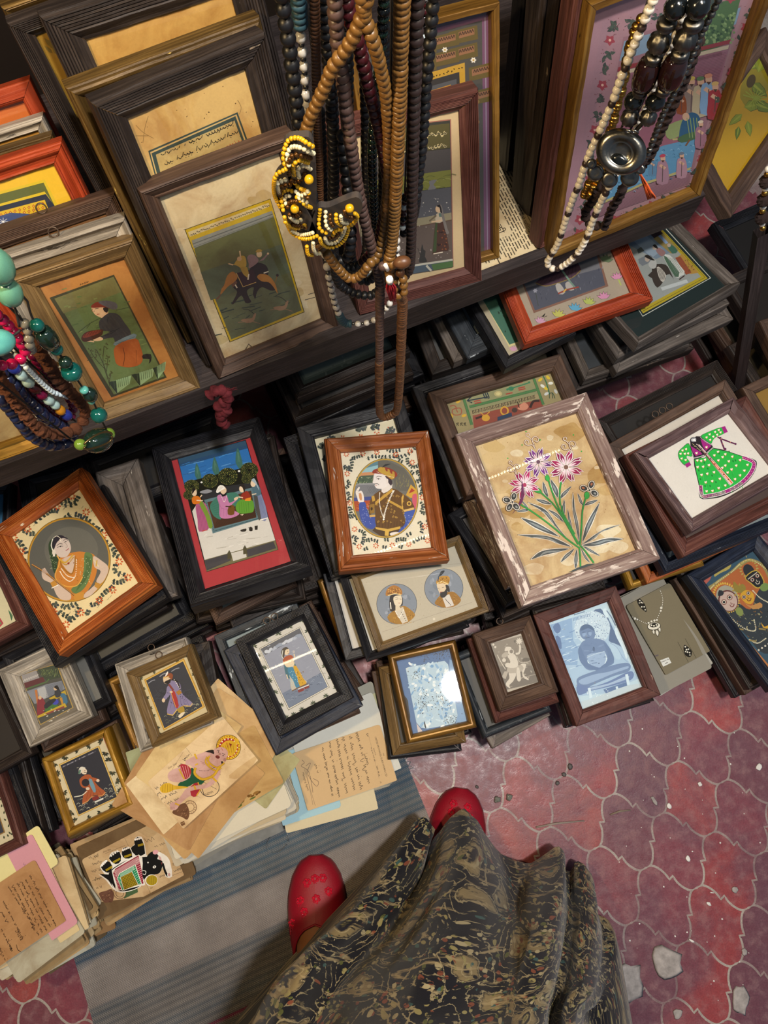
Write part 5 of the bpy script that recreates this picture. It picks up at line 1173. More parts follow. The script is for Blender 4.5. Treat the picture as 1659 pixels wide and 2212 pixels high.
def art_palace(c):
    c.view(0,1400,3.967); R=rs(201)
    c.poly([(175,230),(490,130),(630,510),(345,660)],'#a58a4a'); c.poly([(182,235),(484,140),(620,508),(348,650)],'#4a4a44')
    c.poly([(182,235),(310,190),(340,260),(205,310)],'#8d8a8a'); c.poly([(205,300),(370,245),(385,285),(220,345)],'#5a2f32'); c.poly([(320,185),(484,140),(525,250),(400,280),(350,230)],'#3a4434')
    for k in range(50): c.line([(350+k*3,180+R.uniform(0,70)),(362+k*3,176+R.uniform(0,70))],3,R.choice(['#5f6f45','#232a1c','#7d8a55']))
    for k in range(8): c.line([(200+k*16,290-k*6),(215+k*16,265-k*6)],7,'#b9b5b0')
    c.line([(225,350),(400,290),(420,265)],10,'#4f6a3c')
    c.poly([(230,370),(400,310),(530,280),(560,350),(300,480)],'#7d828c'); c.poly([(320,350),(385,325),(420,420),(350,440)],'#a9abad')
    for k in range(14): c.line([(400,320+k*8),(540,285+k*6)],3,'#5d626c')
    c.poly([(300,360),(320,355),(335,480),(320,490)],'#b5713a'); c.poly([(420,430),(560,360),(570,400),(450,450)],'#b59a2a')
    c.poly([(325,440),(360,420),(390,470),(375,560),(320,570)],'#7d2f38',2); c.ell(345,425,14,16,'#c9ad8c'); c.poly([(390,500),(450,460),(500,490),(480,520),(400,550)],'#3f6a34',2); c.ell(475,460,30,26,'#3f46a8'); c.poly([(380,490),(420,450),(470,430),(480,450),(400,520)],'#2a2a30',2)
    c.poly([(470,370),(500,340),(530,390),(510,420),(480,420)],'#33363c',2); c.ell(478,345,16,18,'#c9ad8c'); c.poly([(465,335),(495,318),(510,360)],'#1d1a1a',2); c.poly([(520,400),(560,390),(585,460),(550,490)],'#3f6a85',2); c.poly([(515,430),(535,420),(550,490),(535,495)],'#b5812a')
    c.poly([(325,580),(560,470),(580,510),(335,605)],'#b59a2a'); c.poly([(395,560),(550,495),(560,515),(420,575)],'#7d3f38'); c.line([(330,605),(600,500)],12,'#4a4a44')
    for k in range(20): c.ell(R.uniform(350,600),630-R.uniform(0,110),7,4,R.choice(['#b9b5a8','#8d8a80','#c9c4b5']),n=7)
def art_manuscript(c):
    c.view(0,0,2.592); R=rs(211)
    c.poly([(830,845),(1330,628),(1500,1100),(960,1330)],'#3a4a44'); c.poly([(840,852),(1324,640),(1490,1100),(965,1320)],'#c9ad70'); c.poly([(848,858),(1318,650),(1482,1100),(970,1312)],'#3a4a44'); c.poly([(872,866),(1312,674),(1470,1100),(985,1300)],'#b9a268')
    cols=['#211c12','#211c12','#a8563a','#211c12','#211c12','#211c12','#211c12']
    for row in range(7):
        x0,y0=1305+row*19,690+row*50; x1,y1=895+row*20,872+row*50; col=cols[row]
        n=26; bx=0
        for k in range(n):
            t=k/n; x=x0+(x1-x0)*t; y=y0+(y1-y0)*t
            if R.random()<.12: continue
            h=R.choice([6,10,22,8,6,18]); 
            if R.random()<.25: c.line([(x,y-h),(x-3,y+6)],4,col)
            else: c.line([(x+8,y-R.uniform(0,8)),(x+2,y+R.uniform(2,10)),(x-6,y+R.uniform(-2,6)),(x-11,y+R.uniform(-6,3))],R.uniform(3,5.5),col,3)
            if R.random()<.4: c.dot(x,y+R.choice([-14,15]),2.6,col)
    for k in range(24): c.ell(R.uniform(750,1500),R.uniform(420,800),R.uniform(2,6),R.uniform(1,4),'#5f4520',R.uniform(0,180),n=7)
    for p in ([(760,700),(800,740),(860,775)],[(830,650),(810,720),(800,800)],[(1330,560),(1350,600),(1340,640)],[(760,760),(830,760)]): c.line(p,2.5,'#8a6f3e',4)
def art_yellow(c):
    c.unit(); c.poly([(.12,.05),(.88,.05),(.88,.88),(.12,.88)],'#3a3214'); c.poly([(.14,.06),(.86,.06),(.86,.87),(.14,.87)],'#94802c'); c.poly([(.14,.06),(.86,.06),(.86,.45),(.14,.62)],'#7a6a2a')
    R=rs(5)
    for k in range(10): c.leaf(.07+R.uniform(-.02,.02),.93+R.uniform(-.02,.02),.05,.02,R.uniform(60,120),'#6b5a28')
def art_blueyellow(c):
    c.view(0,0,2.592)
    c.poly([(-400,1180),(250,1005),(330,1160),(330,1500),(-400,1600)],'#c9b02c'); c.poly([(-400,1195),(244,1022),(312,1165),(300,1500),(-400,1590)],'#5a6132'); c.poly([(-400,1250),(250,1072),(312,1165),(-400,1400)],'#c9b02c'); c.poly([(-400,1262),(256,1086),(318,1170),(-400,1560)],'#2c3140'); c.poly([(-400,1290),(250,1118),(275,1180),(-400,1500)],'#c9a82c')
    for a in range(12):
        for b in range(4):
            x,y=240-a*26,1140+a*7+b*22; c.poly([(x-9,y),(x,y-10),(x+9,y),(x,y+10)],'#a5571d'); c.dot(x,y,3,'#e0c860')
    c.poly([(-100,1240),(60,1190),(200,1200),(150,1300),(-100,1330)],'#3f4e7a'); 
    for k in range(8): c.line([(18,1240),(18+30*math.cos(k*.785),1240+22*math.sin(k*.785))],3,'#c9ccd2')
    c.dot(18,1240,6,'#dfe2e6')
def art_leaves(c):
    c.view(1040,0,2.68); R=rs(221)
    c.poly([(1380,900),(1560,300),(1800,200),(1800,700),(1480,1010)],'#b28a17'); c.poly([(1500,500),(1700,200),(1720,420),(1560,620)],'#8a7a1c',3)
    for x,y,l,w,a in ((1560,400,150,70,-40),(1520,620,110,60,-10),(1580,600,120,60,20),(1540,700,90,40,80),(1600,420,160,80,-70),(1490,730,80,30,100),(1560,480,120,60,40),(1510,660,100,40,140)): c.leaf(x,y,l*1.03,w*1.1,a,'#3a4210'); c.leaf(x,y,l,w,a,R.choice(['#6b7420','#7d8424','#5a6a1c'])); c.leaf(x,y,l*.8,w*.25,a,'#8f9430')
    for k in range(14): a=math.radians(-160+k*22); c.line([(1580,570),(1580+70*math.cos(a),570+60*math.sin(a))],4,'#8d9430')
    c.ell(1560,470,24,40,'#4a3a14',20); c.poly([(1560,150),(1700,0),(1700,200),(1600,300)],'#1f2414',3)
def art_greenlotus(c):
    c.view(1050,490,2.573)
    c.poly([(-60,330),(95,300),(200,640),(128,668)],'#c9bf8a'); c.poly([(-60,335),(88,310),(188,634),(130,655)],'#3f6a58')
    R=rs(9)
    for k in range(14): x,y=R.uniform(60,150),R.uniform(440,600); c.leaf(x,y,14,7,R.uniform(200,340),'#22352c')
    for a in (-50,-25,0,25,50): c.leaf(152,690,30,13,-90+a,'#c193ab')
def art_dusty(c):
    c.unit(); R=rs(12); c.poly([(0,0),(1,0),(1,1),(0,1)],'#3f4a46'); c.poly([(.04,.06),(.96,.06),(.96,.94),(.04,.94)],'#56605a'); c.poly([(.06,.08),(.94,.08),(.94,.92),(.06,.92)],'#69736c')
    for k in range(80): c.ell(R.random(),R.random(),R.uniform(.01,.04),R.uniform(.003,.012),R.choice(['#7d857d','#5a645e']),R.uniform(0,180),n=7)
def art_floralmat(c):
    c.unit(); R=rs(13); asp=c.w/c.h
    sp=[(.14,.9),(.34,.93),(.55,.9),(.75,.93),(.1,.7),(.12,.5),(.9,.9),(.9,.7),(.3,.8),(.6,.78)]
    for x,y in sp: sprig(c,x,y,.045)
    for k in range(60):
        x,y=R.uniform(.02,.98),R.uniform(.02,.98); vine(c,[(x,y),(x+.05,y+.03),(x+.1,y+.01)],.045,R)
def art_edge(c):
    c.view(0,1030,5.184); c.poly([(-300,1100),(40,1640),(5,1680),(-340,1700)],'#a8474f'); c.poly([(-320,1120),(20,1650),(-340,1690)],'#6b8a5a')
    for k in range(7): c.line([(130,1610),(95+k*8,1490+k*10)],5,'#3f6a48',2)
def art_sprigedge(c):
    c.unit(); R=rs(14); c.poly([(.16,.14),(.84,.14),(.84,.86),(.16,.86)],'#8a6a38'); c.poly([(.18,.155),(.82,.155),(.82,.845),(.18,.845)],'#3a3c44')
    for k in range(22):
        t=k/22; x,y=((.08,t) if k%2 else (.92,t)); c.leaf(x,y,.06,.03,R.uniform(30,150),'#3f442c')
    for k in range(12): c.leaf(k/12+.04,.07,.06,.03,R.uniform(30,150),'#3f442c')
# ======== writing
TXT={}
def glyphs(t):
    if t in TXT: return TXT[t]
    cu=bpy.data.curves.new('t','FONT'); cu.body=t; cu.size=1; cu.resolution_u=2; o=bpy.data.objects.new('t',cu); COL.objects.link(o)
    bpy.context.view_layer.update()
    me=o.evaluated_get(bpy.context.evaluated_depsgraph_get()).to_mesh()
    out=[[tuple(me.vertices[i].co[:2]) for i in p.vertices] for p in me.polygons]
    bpy.data.objects.remove(o); bpy.data.curves.remove(cu); TXT[t]=out; return out
def text(c,t,x,y,dx,dy,size,col,sx=1.0,up=None):
    """lettering: starts at (x,y), runs along (dx,dy), letter height = size (crop px)"""
    o=c.to((x,y)); l=math.hypot(dx,dy); e=c.to((x+dx/l,y+dy/l))-o; k=np.linalg.norm(e); e=e/k; nn=np.array([-e[1],e[0]])
    G=glyphs(t)
    if not G: return
    z=(c.bb[:,4].max()+1) if len(c.bb) else 1
    P_=[[o+(e*q[0]*sx+nn*q[1])*k*size for q in f] for f in G]
    al=np.array([q for f in P_ for q in f]); lo=al.min(0);hi=al.max(0)
    b=c.bb; m=(b[:,0]<hi[0])&(b[:,2]>lo[0])&(b[:,1]<hi[1])&(b[:,3]>lo[1]); z=(b[m,4].max() if m.any() else 0)+1
    c.bb=np.vstack([b,[lo[0],lo[1],hi[0],hi[1],z]])
    for f in P_:
        if any(abs(q[0])>c.w/2 or abs(q[1])>c.h/2 for q in f): continue
        c.mb.face([(q[0],q[1],c.z0+z*c.DZ) for q in f],col=lin(col))
def scrawl(c,x,y,dx,dy,h,R,col='#2a2622',w=2.2,gap=.12,step=None):
    """a line of cursive handwriting from (x,y) along (dx,dy)"""
    L=math.hypot(dx,dy); ex,ey=dx/L,dy/L; nx,ny=ey,-ex; st=step or h*.62; u=0
    while u<L:
        n=R.randint(2,6); pts=[]
        for k in range(n*2):
            if u>L: break
            v=R.uniform(-.15,.25)*h if k%2 else R.choice([.55,.65,.6,.5,1.0 if R.random()<.25 else .6,-.5 if R.random()<.2 else .5])*h
            pts.append((x+ex*u+nx*v,y+ey*u+ny*v)); u+=st*R.uniform(.3,.62)
        if len(pts)>2:
            pp=smooth(pts,3,False)
            for a in range(0,len(pp)-1,6): 
                q=pp[a:a+7]
                if len(q)>1: c.line(q,w,col)
            if R.random()<.5: a=pts[len(pts)//2]; c.dot(a[0]+nx*h*1.0,a[1]+ny*h*1.0,w*.7,col)
        u+=st*R.uniform(.4,.9)
PAP=paint('old_paper','#a98352',.45,mott=.13,rough=.8,spec=.15)
PAPG=paint('plain_old_paper',mott=.1,rough=.8,spec=.15)
def SH(label,name,cat,col,z=None,pose=None,t=.0006,art=None,m=None,group=None,r=.004,bend=0,seed=1,**kw):
    """one sheet or card with rounded corners, a little curl, writing on its upper face"""
    if pose: R,c,w,h=pose
    else: R,c,w,h,e,_=fit(z=z,**kw)
    RECTS.append((label,rect(R,c,w,h,t)))
    base=np.array(c)-R[:,2]*t
    cv=Canvas(R,base+R[:,2]*t,w,h); cv.z0=t+2e-5
    if art: cv.bb=np.array([[-w,-h,w,h,0.]]); art(cv)
    mb=cv.mb; cl=lin(col); rr=random.Random(seed)
    out=[]
    for sx,sy,a0 in ((1,-1,-90),(1,1,0),(-1,1,90),(-1,-1,180)):
        q=r*rr.uniform(.3,1.2)
        for k in range(4): a=math.radians(a0+k*30); out.append((sx*(w/2-q)+q*math.cos(a),sy*(h/2-q)+q*math.sin(a)))
    n=len(out)
    mb.face([(x,y,t) for x,y in out],col=cl); mb.face([(x,y,0) for x,y in out][::-1],col=tuple(q*.8 for q in cl[:3])+(1,))
    for i in range(n): j=(i+1)%n; mb.face([(*out[i],0),(*out[j],0),(*out[j],t),(*out[i],t)],col=tuple(q*.9 for q in cl[:3])+(1,))
    o=mb.build(name,m or PAPG,None,True); o.matrix_world=mat4(R,base)
    return tag(o,label,cat,group)
def pz(px,py,z,ang,w,h): return (Rz(math.radians(ang)),P(px,py,z),w,h)
def art_card(c):
    c.view(280,1500,2.975); R=rs(301); K='#2a2220'
    c.poly([(640,520),(820,390),(780,470),(700,540)],'#c9ab7c',3)
    c.line([(360,340),(402,396)],1.6,'#7d6a50'); c.line([(250,520),(345,370)],1.4,'#7d6a50'); c.line([(545,560),(580,620)],1.6,'#7d6a50')
    for k in range(26): c.dot(R.uniform(150,760),R.uniform(220,820),R.uniform(1.2,3),'#a5865a')
    text(c,'पोस्ट कार्ड',300,437,-50,32,17,'#5a4638',.9); text(c,'POST CARD',455,660,-14,-6,5,'#5a4638')
    for a in ((235,560,-90,50,22),(230,600,-60,40,20),(300,620,-130,60,24),(340,650,-150,70,24),(380,380,-40,40,18),(330,440,-50,60,18),(300,500,-40,30,18)): scrawl(c,a[0],a[1],a[2],a[3],a[4],R,'#2b2430',2.6)
    c.ell(515,600,64,58,'#3a3430',-20,24); c.ell(515,600,60,54,'#d3b78c',-20,24); 
    text(c,'INDIA',485,655,60,-28,22,'#3a3430'); scrawl(c,470,610,90,-45,22,R,'#3a3430',3); c.line([(470,560),(560,610)],2,'#3a3430'); c.line([(460,590),(480,650)],4,'#3a3430')
    # printed lion stamp
    c.ell(388,725,44,44,'#6b4a34',0,24); c.ell(388,725,40,40,'#d3b78c',0,24); c.ell(388,725,28,28,'#6b4a34',0,20); c.ell(388,725,25,25,'#d3b78c',0,20)
    for k in range(14): c.line([(388+31*math.cos(k*.45),725+31*math.sin(k*.45)),(388+37*math.cos(k*.45),725+37*math.sin(k*.45))],3.4,'#6b4a34')
    c.poly([(275,755),(300,725),(330,705),(360,700),(378,730),(385,770),(370,805),(340,790),(310,780),(285,770)],'#6b4a34',3)
    for k in range(16): a,b=R.uniform(290,375),R.uniform(715,785); c.line([(a,b),(a+R.uniform(4,16),b-R.uniform(2,12))],2,R.choice(['#b98f68','#4a3020']))
    c.poly([(325,825),(350,812),(358,835),(335,848)],'#7d5c40'); c.line([(330,832),(352,822)],2,'#d3b78c')
    # seated figure
    S='#c9a29a'; S2='#a87d76'; G='#cfa62e'; G2='#8a6a14'
    c.ell(635,340,80,82,K,0,30); c.ell(635,340,77,79,'#d9ae2e',0,30); c.ell(635,342,62,62,'#a3302a',0,26); c.ell(632,350,50,48,'#cfa62e',0,24)
    for k in range(26): c.poly([(635+66*math.cos(k*.2417+d),340+68*math.sin(k*.2417+d)) if i<2 else (635+74*math.cos(k*.2417),340+76*math.sin(k*.2417)) for i,d in enumerate((-.07,.07,0))],'#7a4a12')
    for k in range(16): c.dot(635+56*math.cos(k*.39),342+56*math.sin(k*.39),5,'#e6dcc0')
    c.poly([(585,345),(605,310),(640,295),(680,310),(690,350),(660,395),(615,385)],G,3); c.line([(625,310),(630,340),(640,312),(650,342),(655,318)],5,'#a3302a'); c.ell(688,300,14,18,G)
    for k in range(5): c.line([(600+k*16,330-k*2),(612+k*15,375)],2,G2)
    c.poly([(590,430),(560,470),(585,520),(575,480),(600,440)],K,3); c.poly([(480,370),(530,355),(560,372),(520,395),(490,385)],K,2)
    # body
    c.poly([(480,380),(520,375),(560,400),(590,440),(580,500),(540,540),(480,545),(420,520),(400,480),(430,430)],S,3)
    c.poly([(400,470),(430,520),(480,555),(455,580),(420,570),(370,595),(310,585),(350,540)],'#23553a',3)
    c.poly([(245,520),(265,490),(320,470),(360,480),(395,500),(380,540),(320,565),(260,555)],S,3); c.poly([(320,455),(360,450),(395,480),(390,520),(360,545),(345,520)],'#a3303a',2)
    for k in range(4): c.line([(325+k*16,460),(352+k*12,535)],3,'#d9a0a0')
    c.line([(318,480),(352,545)],9,G)
    c.poly([(370,600),(440,575),(455,620),(430,650),(385,655),(330,700),(300,740),(262,740),(275,705),(320,665)],S,3); c.poly([(395,590),(440,565),(455,610),(430,655),(395,650)],'#a3303a',2); c.line([(440,565),(455,612),(430,652)],7,G)
    c.poly([(262,700),(300,690),(305,720),(285,740),(262,735)],S,2); c.line([(292,700),(320,712)],9,G)
    for k in range(5): c.line([(264+k*6,722),(266+k*6,738)],2,S2)
    # arms
    c.poly([(440,385),(490,370),(510,385),(470,430),(420,450),(370,455),(360,430),(400,405)],S,3); c.poly([(360,430),(400,420),(440,455),(470,430),(485,405),(495,430),(470,460),(430,480)],S,3)
    c.poly([(570,450),(585,500),(555,560),(500,600),(440,610),(385,620),(380,600),(430,585),(490,575),(530,540),(540,480)],S,3)
    c.line([(418,382),(434,415)],11,G); c.line([(530,530),(560,560)],12,G); c.line([(415,585),(425,612)],12,G); c.line([(420,455),(440,445)],8,G)
    # mace
    c.poly([(195,600),(220,575),(255,570),(290,585),(360,592),(375,600),(290,612),(250,630),(215,632),(200,622)],G,3)
    for k in range(5): c.line([(215+k*15,578),(212+k*16,628)],2.4,G2)
    # head
    c.poly([(545,375),(560,345),(600,340),(630,365),(625,405),(590,430),(560,425),(540,400)],S,3); c.ell(550,362,9,16,S); c.ell(612,420,10,12,S2)
    c.line([(562,360),(578,362)],3,K); c.line([(595,378),(615,388)],3,K); c.dot(572,370,4,K); c.dot(601,393,4,K); c.ell(580,383,8,6,S2); c.ell(566,402,15,11,'#7d3a34',20); c.line([(555,400),(578,406)],2.4,K); c.line([(590,345),(600,362)],2.4,'#a3302a')
    # necklaces
    for p,w in (([(515,395),(505,430),(560,470),(610,440)],9),([(500,400),(490,440),(550,490),(590,470)],8),([(425,470),(420,510),(470,545),(540,520),(575,465)],14)):
        c.line(p,w+2.6,G2,4); c.line(p,w,G,4)
    for q in smooth([(450,490),(500,490),(545,470)],6,False): c.dot(q[0],q[1],2.2,K)
    c.ell(512,448,8,9,G); c.line([(455,430),(480,440)],3,S2); c.line([(462,440),(484,450)],3,S2)
    for k in range(30): c.line([(R.uniform(380,560),R.uniform(420,600)),]*2,1,S2) if False else None
def art_crownpeek(c):
    c.view(280,1500,2.975)
    c.ell(640,640,66,58,'#7d2a30',-20,24); c.ell(645,630,58,50,'#a3303a',-20,24); c.ell(640,655,46,30,'#cfae50',-25,20); c.ell(640,640,34,22,'#b5707a',-25)
    for k in range(11):
        a=.5+k*.24; c.line([(640+72*math.cos(a),640+62*math.sin(a)),(640+96*math.cos(a),640+84*math.sin(a))],3.5,'#e6dfc8')
    R=rs(302)
    for k in range(30): x=R.uniform(510,840); y=830-(x-500)*.56+R.uniform(-40,5); c.ell(x,y,R.uniform(8,24),R.uniform(5,12),R.choice(['#6b4a20','#8a6430','#55602a']),-28,n=8)
def art_letter(c):
    c.view(560,1480,2.975); R=rs(303)
    text(c,'UNITED PROVINCES GLASS WORKS LTD',742,333,70,250,15.5,'#2f2a26',.93)
    text(c,'THE',793,437,14,50,10,'#2f2a26')
    text(c,'Bahjoi P.O.',732,405,20,72,11,'#4a4038'); text(c,'Dist. Moradabad',712,400,22,80,10,'#4a4038') if False else scrawl(c,715,400,28,100,11,R,'#4a4038',1.8)
    c.line([(700,310),(770,600)],1.2,'#8a7a62'); scrawl(c,752,520,20,80,12,R,'#4a4038',1.8); text(c,'19',774,618,5,20,14,'#4a4038'); c.line([(700,310),(690,315),(700,330)],3,'#4a4038',2)
    for x,y,dx,dy,h in ((668,445,25,70,26),(620,305,80,340,24),(572,330,80,360,24),(527,325,80,370,26),(490,340,70,370,22),(440,330,70,400,20),(400,400,70,330,18),(352,510,22,60,22)): scrawl(c,x,y,dx,dy,h,R,'#3a332c',2.6)
    text(c,'Managing Agent',275,563,52,168,19,'#5a4c40')
    c.line([(300,520),(330,500),(310,560),(340,620),(370,650),(380,620),(345,600)],2.4,'#5a4c48',4); c.line([(275,480),(290,500),(270,520),(320,560),(345,690)],2.4,'#5a4c48',4); c.line([(290,540),(360,775)],1.6,'#6b5c50'); c.line([(300,540),(345,770)],1.6,'#6b5c50')
    c.poly([(318,345),(745,240),(770,330),(520,400)],'#c2a67c',0) if False else None
def art_elecard(c):
    c.view(130,1740,2.885); R=rs(304); K='#141414'
    for k in range(22): c.ell(R.uniform(180,760),R.uniform(150,650),R.uniform(3,12),R.uniform(2,8),'#a88f66',R.uniform(0,180),n=8)
    c.poly([(480,140),(600,95),(620,150),(560,200),(500,170)],'#b59a72',3)
    c.line([(400,198),(560,540)],1.6,'#7d6c50')
    for p in ([(190,410),(270,380)],[(200,470),(280,440)],[(280,300),(405,248)],[(700,375),(770,350)],[(690,440),(780,405)]): c.line(p,1.6,'#5a4c3a')
    for a in ((180,335,60,-20,20),(215,330,30,-10,26),(205,375,70,-26,18),(200,420,60,-18,18),(215,470,60,-20,20),(225,520,40,-12,18),(540,240,60,-30,40),(590,265,70,-26,22),(670,255,60,-24,22),(700,370,60,-24,16),(710,415,60,-24,20),(620,450,60,-24,16)): scrawl(c,a[0],a[1],a[2],a[3],a[4],R,'#3d362e',2)
    text(c,'पोस्ट कार्ड',315,268,-46,18,12,'#4a3c30'); text(c,'15',368,600,-24,8,24,'#4a3424',1,) ; text(c,'POST CARD',303,645,-26,6,6,'#4a3c30')
    c.poly([(385,545),(480,505),(485,540),(400,580)],'#47603f')
    c.ell(372,545,40,38,'#4a3c30',0,24); c.ell(372,545,37,35,'#c4a880',0,24); c.ell(372,548,26,24,'#4a3c30',0,20); c.ell(372,548,23,21,'#c4a880',0,20); text(c,'INDIA',345,540,40,-16,12,'#4a3c30')
    c.poly([(243,545),(290,530),(320,520),(335,560),(325,600),(300,615),(265,595),(250,570)],'#6b4a3c',3)
    for k in range(18): a,b=R.uniform(255,325),R.uniform(530,600); c.line([(a,b),(a+R.uniform(4,14),b-R.uniform(-8,8))],2,R.choice(['#a88468','#47302a']))
    # painted elephant (upside down in the pile), white outline then black body
    body=[(245,425),(290,460),(330,510),(370,535),(430,530),(500,500),(530,450),(575,425),(615,420),(640,370),(650,440),(690,440),(680,360),(660,320),(620,295),(580,285),(545,320),(530,290),(525,245),(505,200),(470,205),(462,245),(440,265),(430,260),(390,270),(385,310),(370,285),(325,295),(310,330),(325,370),(290,340),(255,380),(280,420),(290,445)]
    m=np.mean(body,axis=0); c.poly([m+(np.array(p)-m)*1.035 for p in body],'#e9e6de',2)
    c.poly([(245,425),(300,430),(330,510),(300,465)],K); c.poly([(300,440),(330,390),(440,330),(520,320),(560,320),(610,330),(620,400),(590,430),(540,440),(500,500),(430,530),(360,530),(325,490)],K,3)
    for q in ([(255,385),(290,342),(325,375),(310,415),(285,415)],[(305,330),(330,295),(372,290),(378,345),(345,365)],[(385,305),(392,268),(430,260),(450,320),(405,330)],[(440,265),(465,245),(462,210),(505,200),(530,300),(470,310)]): c.poly(q,K,2)
    for x,y,n,dx,dy in ((262,372,4,9,-9),(318,312,4,13,-9),(392,278,4,11,-5),(468,212,4,12,-3)):
        for k in range(n): c.ell(x+k*dx,y+k*dy,6,7,'#f0eee8')
    for p in ([(285,405),(325,380)],[(330,355),(375,330)],[(400,320),(445,305)],[(485,250),(520,240)]): c.line(p,13,'#a08a1c'); 
    c.poly([(325,420),(340,390),(490,305),(515,360),(510,430),(530,490),(500,500),(360,530),(345,500)],'#e9e6de',2); c.poly([(330,420),(345,393),(488,310),(508,400),(520,485),(365,525),(350,480)],'#8f1f38')
    for k in range(34): t=k/34; c.line([(338+150*t,405-88*t),(352+150*t,440-88*t)],2,'#e9c9c9')
    for k in range(12): c.line([(500+k*1.2,330+k*13),(470+k*2,345+k*13)],2,'#e9c9c9'); c.line([(333+k*2,420+k*9),(350+k*2,415+k*9)],2,'#e9c9c9')
    c.poly([(355,450),(370,420),(470,365),(510,490),(385,530)],'#e9e6de'); c.poly([(358,452),(372,424),(467,371),(505,488),(388,526)],'#1f8a5a')
    for k in range(22): t=k/22; c.line([(374+90*t,426-52*t),(380+90*t,448-52*t)],1.8,'#c9e6d4')
    for k in range(9): c.line([(470+k*4,375+k*13),(452+k*4,388+k*13)],1.8,'#c9e6d4'); c.line([(360+k*3,450+k*8),(374+k*3,446+k*8)],1.8,'#c9e6d4')
    c.poly([(375,445),(450,408),(490,495),(398,528)],'#e9e6de'); c.poly([(378,446),(448,412),(486,492),(400,524)],'#a8901f')
    for k in range(9): c.line([(380+k*8.4,446-k*4.2),(402+k*10,524-k*4)],1.8,'#2f2a10'); c.line([(378+k*3,446+k*9),(448+k*4.5,412+k*9)],1.8,'#2f2a10')
    c.poly([(540,320),(580,285),(620,320),(640,360),(620,420),(570,430),(530,440),(545,380)],K,3); c.ell(570,465,40,36,'#e9e6de',-15); c.ell(572,465,36,32,'#a8901f',-15)
    for k in range(5): c.line([(550+k*10,440),(548+k*12,490)],1.6,'#5a4c10')
    c.line([(610,320),(655,340),(672,390),(680,435)],26,'#e9e6de',4); 
    for k in range(12): c.line([(612+k*5+max(0,k-6)*1,314+k*10 if k>3 else 310+k*3),(618+k*4.5,335+k*9 if k>3 else 335+k*3)],2.2,'#b5565a')
    c.line([(640,360),(655,410),(672,440)],13,K,3); c.ell(680,430,12,16,'#e9e6de'); c.ell(680,430,7,10,'#c9a0a0'); c.ell(588,382,11,8,'#e9e6de',-25); c.dot(588,382,4,K); c.dot(548,355,5,'#e9e6de'); c.line([(515,405),(535,410),(530,430),(515,425)],4,'#e9e6de',3); c.ell(595,290,18,14,'#d9a0a8',-20)
def art_script(c):
    c.view(0,1800,3.66); R=rs(305); K='#2a1a14'
    for k in range(8):
        x,y=262-k*34,365+k*14
        if k<6: scrawl(c,x-30+0*k,y-30 if k<1 else y-10,205,400 if k<5 else 330,20,R,K,3.6,step=15)
    for a in ((20,540,160,300),(0,620,60,90),(5,760,90,190),(60,840,30,90),(-10,900,50,120)): scrawl(c,a[0],a[1],a[2],a[3],20,R,K,3.6,step=15)
    text(c,'2N292',118,770,50,86,34,K); c.line([(130,880),(140,920),(165,935)],4,K,3)
def art_pink(c):
    c.view(0,1800,3.66); R=rs(306); scrawl(c,180,240,270,330,24,R,'#6b5a70',2)
def art_tag(c):
    c.view(1340,1250,4.76); R=rs(307); K='#22201c'; W_='#d9d6c8'
    def jew(pts):
        for q in pts: c.ell(q[0],q[1],q[2]+2.5,q[2]+2.5,K,n=10)
        for q in pts: c.ell(q[0],q[1],q[2],q[2],W_,n=10)
    p1=smooth([(410,120),(435,200),(430,280),(405,350),(370,430)],9,False); p2=smooth([(60,350),(120,390),(200,430),(275,465)],9,False)
    jew([(p[0],p[1],5) for p in p1[::2]]+[(p[0],p[1],5) for p in p2[::2]]); jew([(420,300,14),(415,330,11),(150,410,13),(175,420,9)])
    c.ell(345,490,70,42,K,-8); c.ell(345,488,64,36,W_,-8); c.ell(345,478,44,22,K,-8); jew([(290,455,11),(320,440,11),(350,430,12),(375,425,11),(320,480,9),(345,485,9),(370,475,9)])
    for x,y,s in ((340,550,20),(375,560,28),(402,525,20)): c.leaf(x-4,y-s*1.4,s*2.9,s*1.5,78,K); c.leaf(x-3,y-s*1.2,s*2.4,s*1.1,78,W_)
    c.poly([(165,170),(190,190),(250,260),(270,340),(230,320),(180,260)],K,3); jew([(185,200,6),(200,225,7),(215,245,8),(195,250,6),(230,250,6),(220,290,8),(245,290,8),(255,320,7)])
    c.line([(590,650),(700,860)],3,K); c.line([(665,615),(785,825)],3,K); c.poly([(655,685),(680,690),(735,745),(720,805),(670,790),(650,735)],K,3); jew([(668,700,9),(680,730,9),(700,725,8),(690,755,9),(712,760,8),(715,785,7),(670,750,7)])
    c.poly([(408,840),(495,808),(525,865),(440,905)],'#d3d6d2'); text(c,'WEARABLE',424,868,70,-26,15,'#3a3a3a') if False else [scrawl(c,422,862,78,-30,12,R,'#3a3a3a',3),scrawl(c,462,876,40,-16,12,R,'#3a3a3a',3)]
    scrawl(c,310,815,95,-25,26,R,'#3d3560',3.4); c.poly([(650,420),(760,560),(880,760),(860,800),(780,640),(680,470)],'#8d8a80',3)
CR={'z1':(0,0,2.592),'z2':(560,0,2.9625),'z3':(1040,0,2.680),'z4':(0,400,2.9625),'z5':(360,560,2.765),'z6':(860,480,2.0763),
'y1':(0,900,2.9625),'y2':(400,860,2.765),'y3':(900,800,2.1858),'y4':(0,1360,2.9625),'y5':(440,1180,2.9625),'y6':(820,1180,2.5136),'y7':(0,1600,2.5136),'y8':(560,1560,2.023)}
def cr(k,x,y): o=CR[k]; return (o[0]+x/o[2],o[1]+y/o[2])
SZ=.465
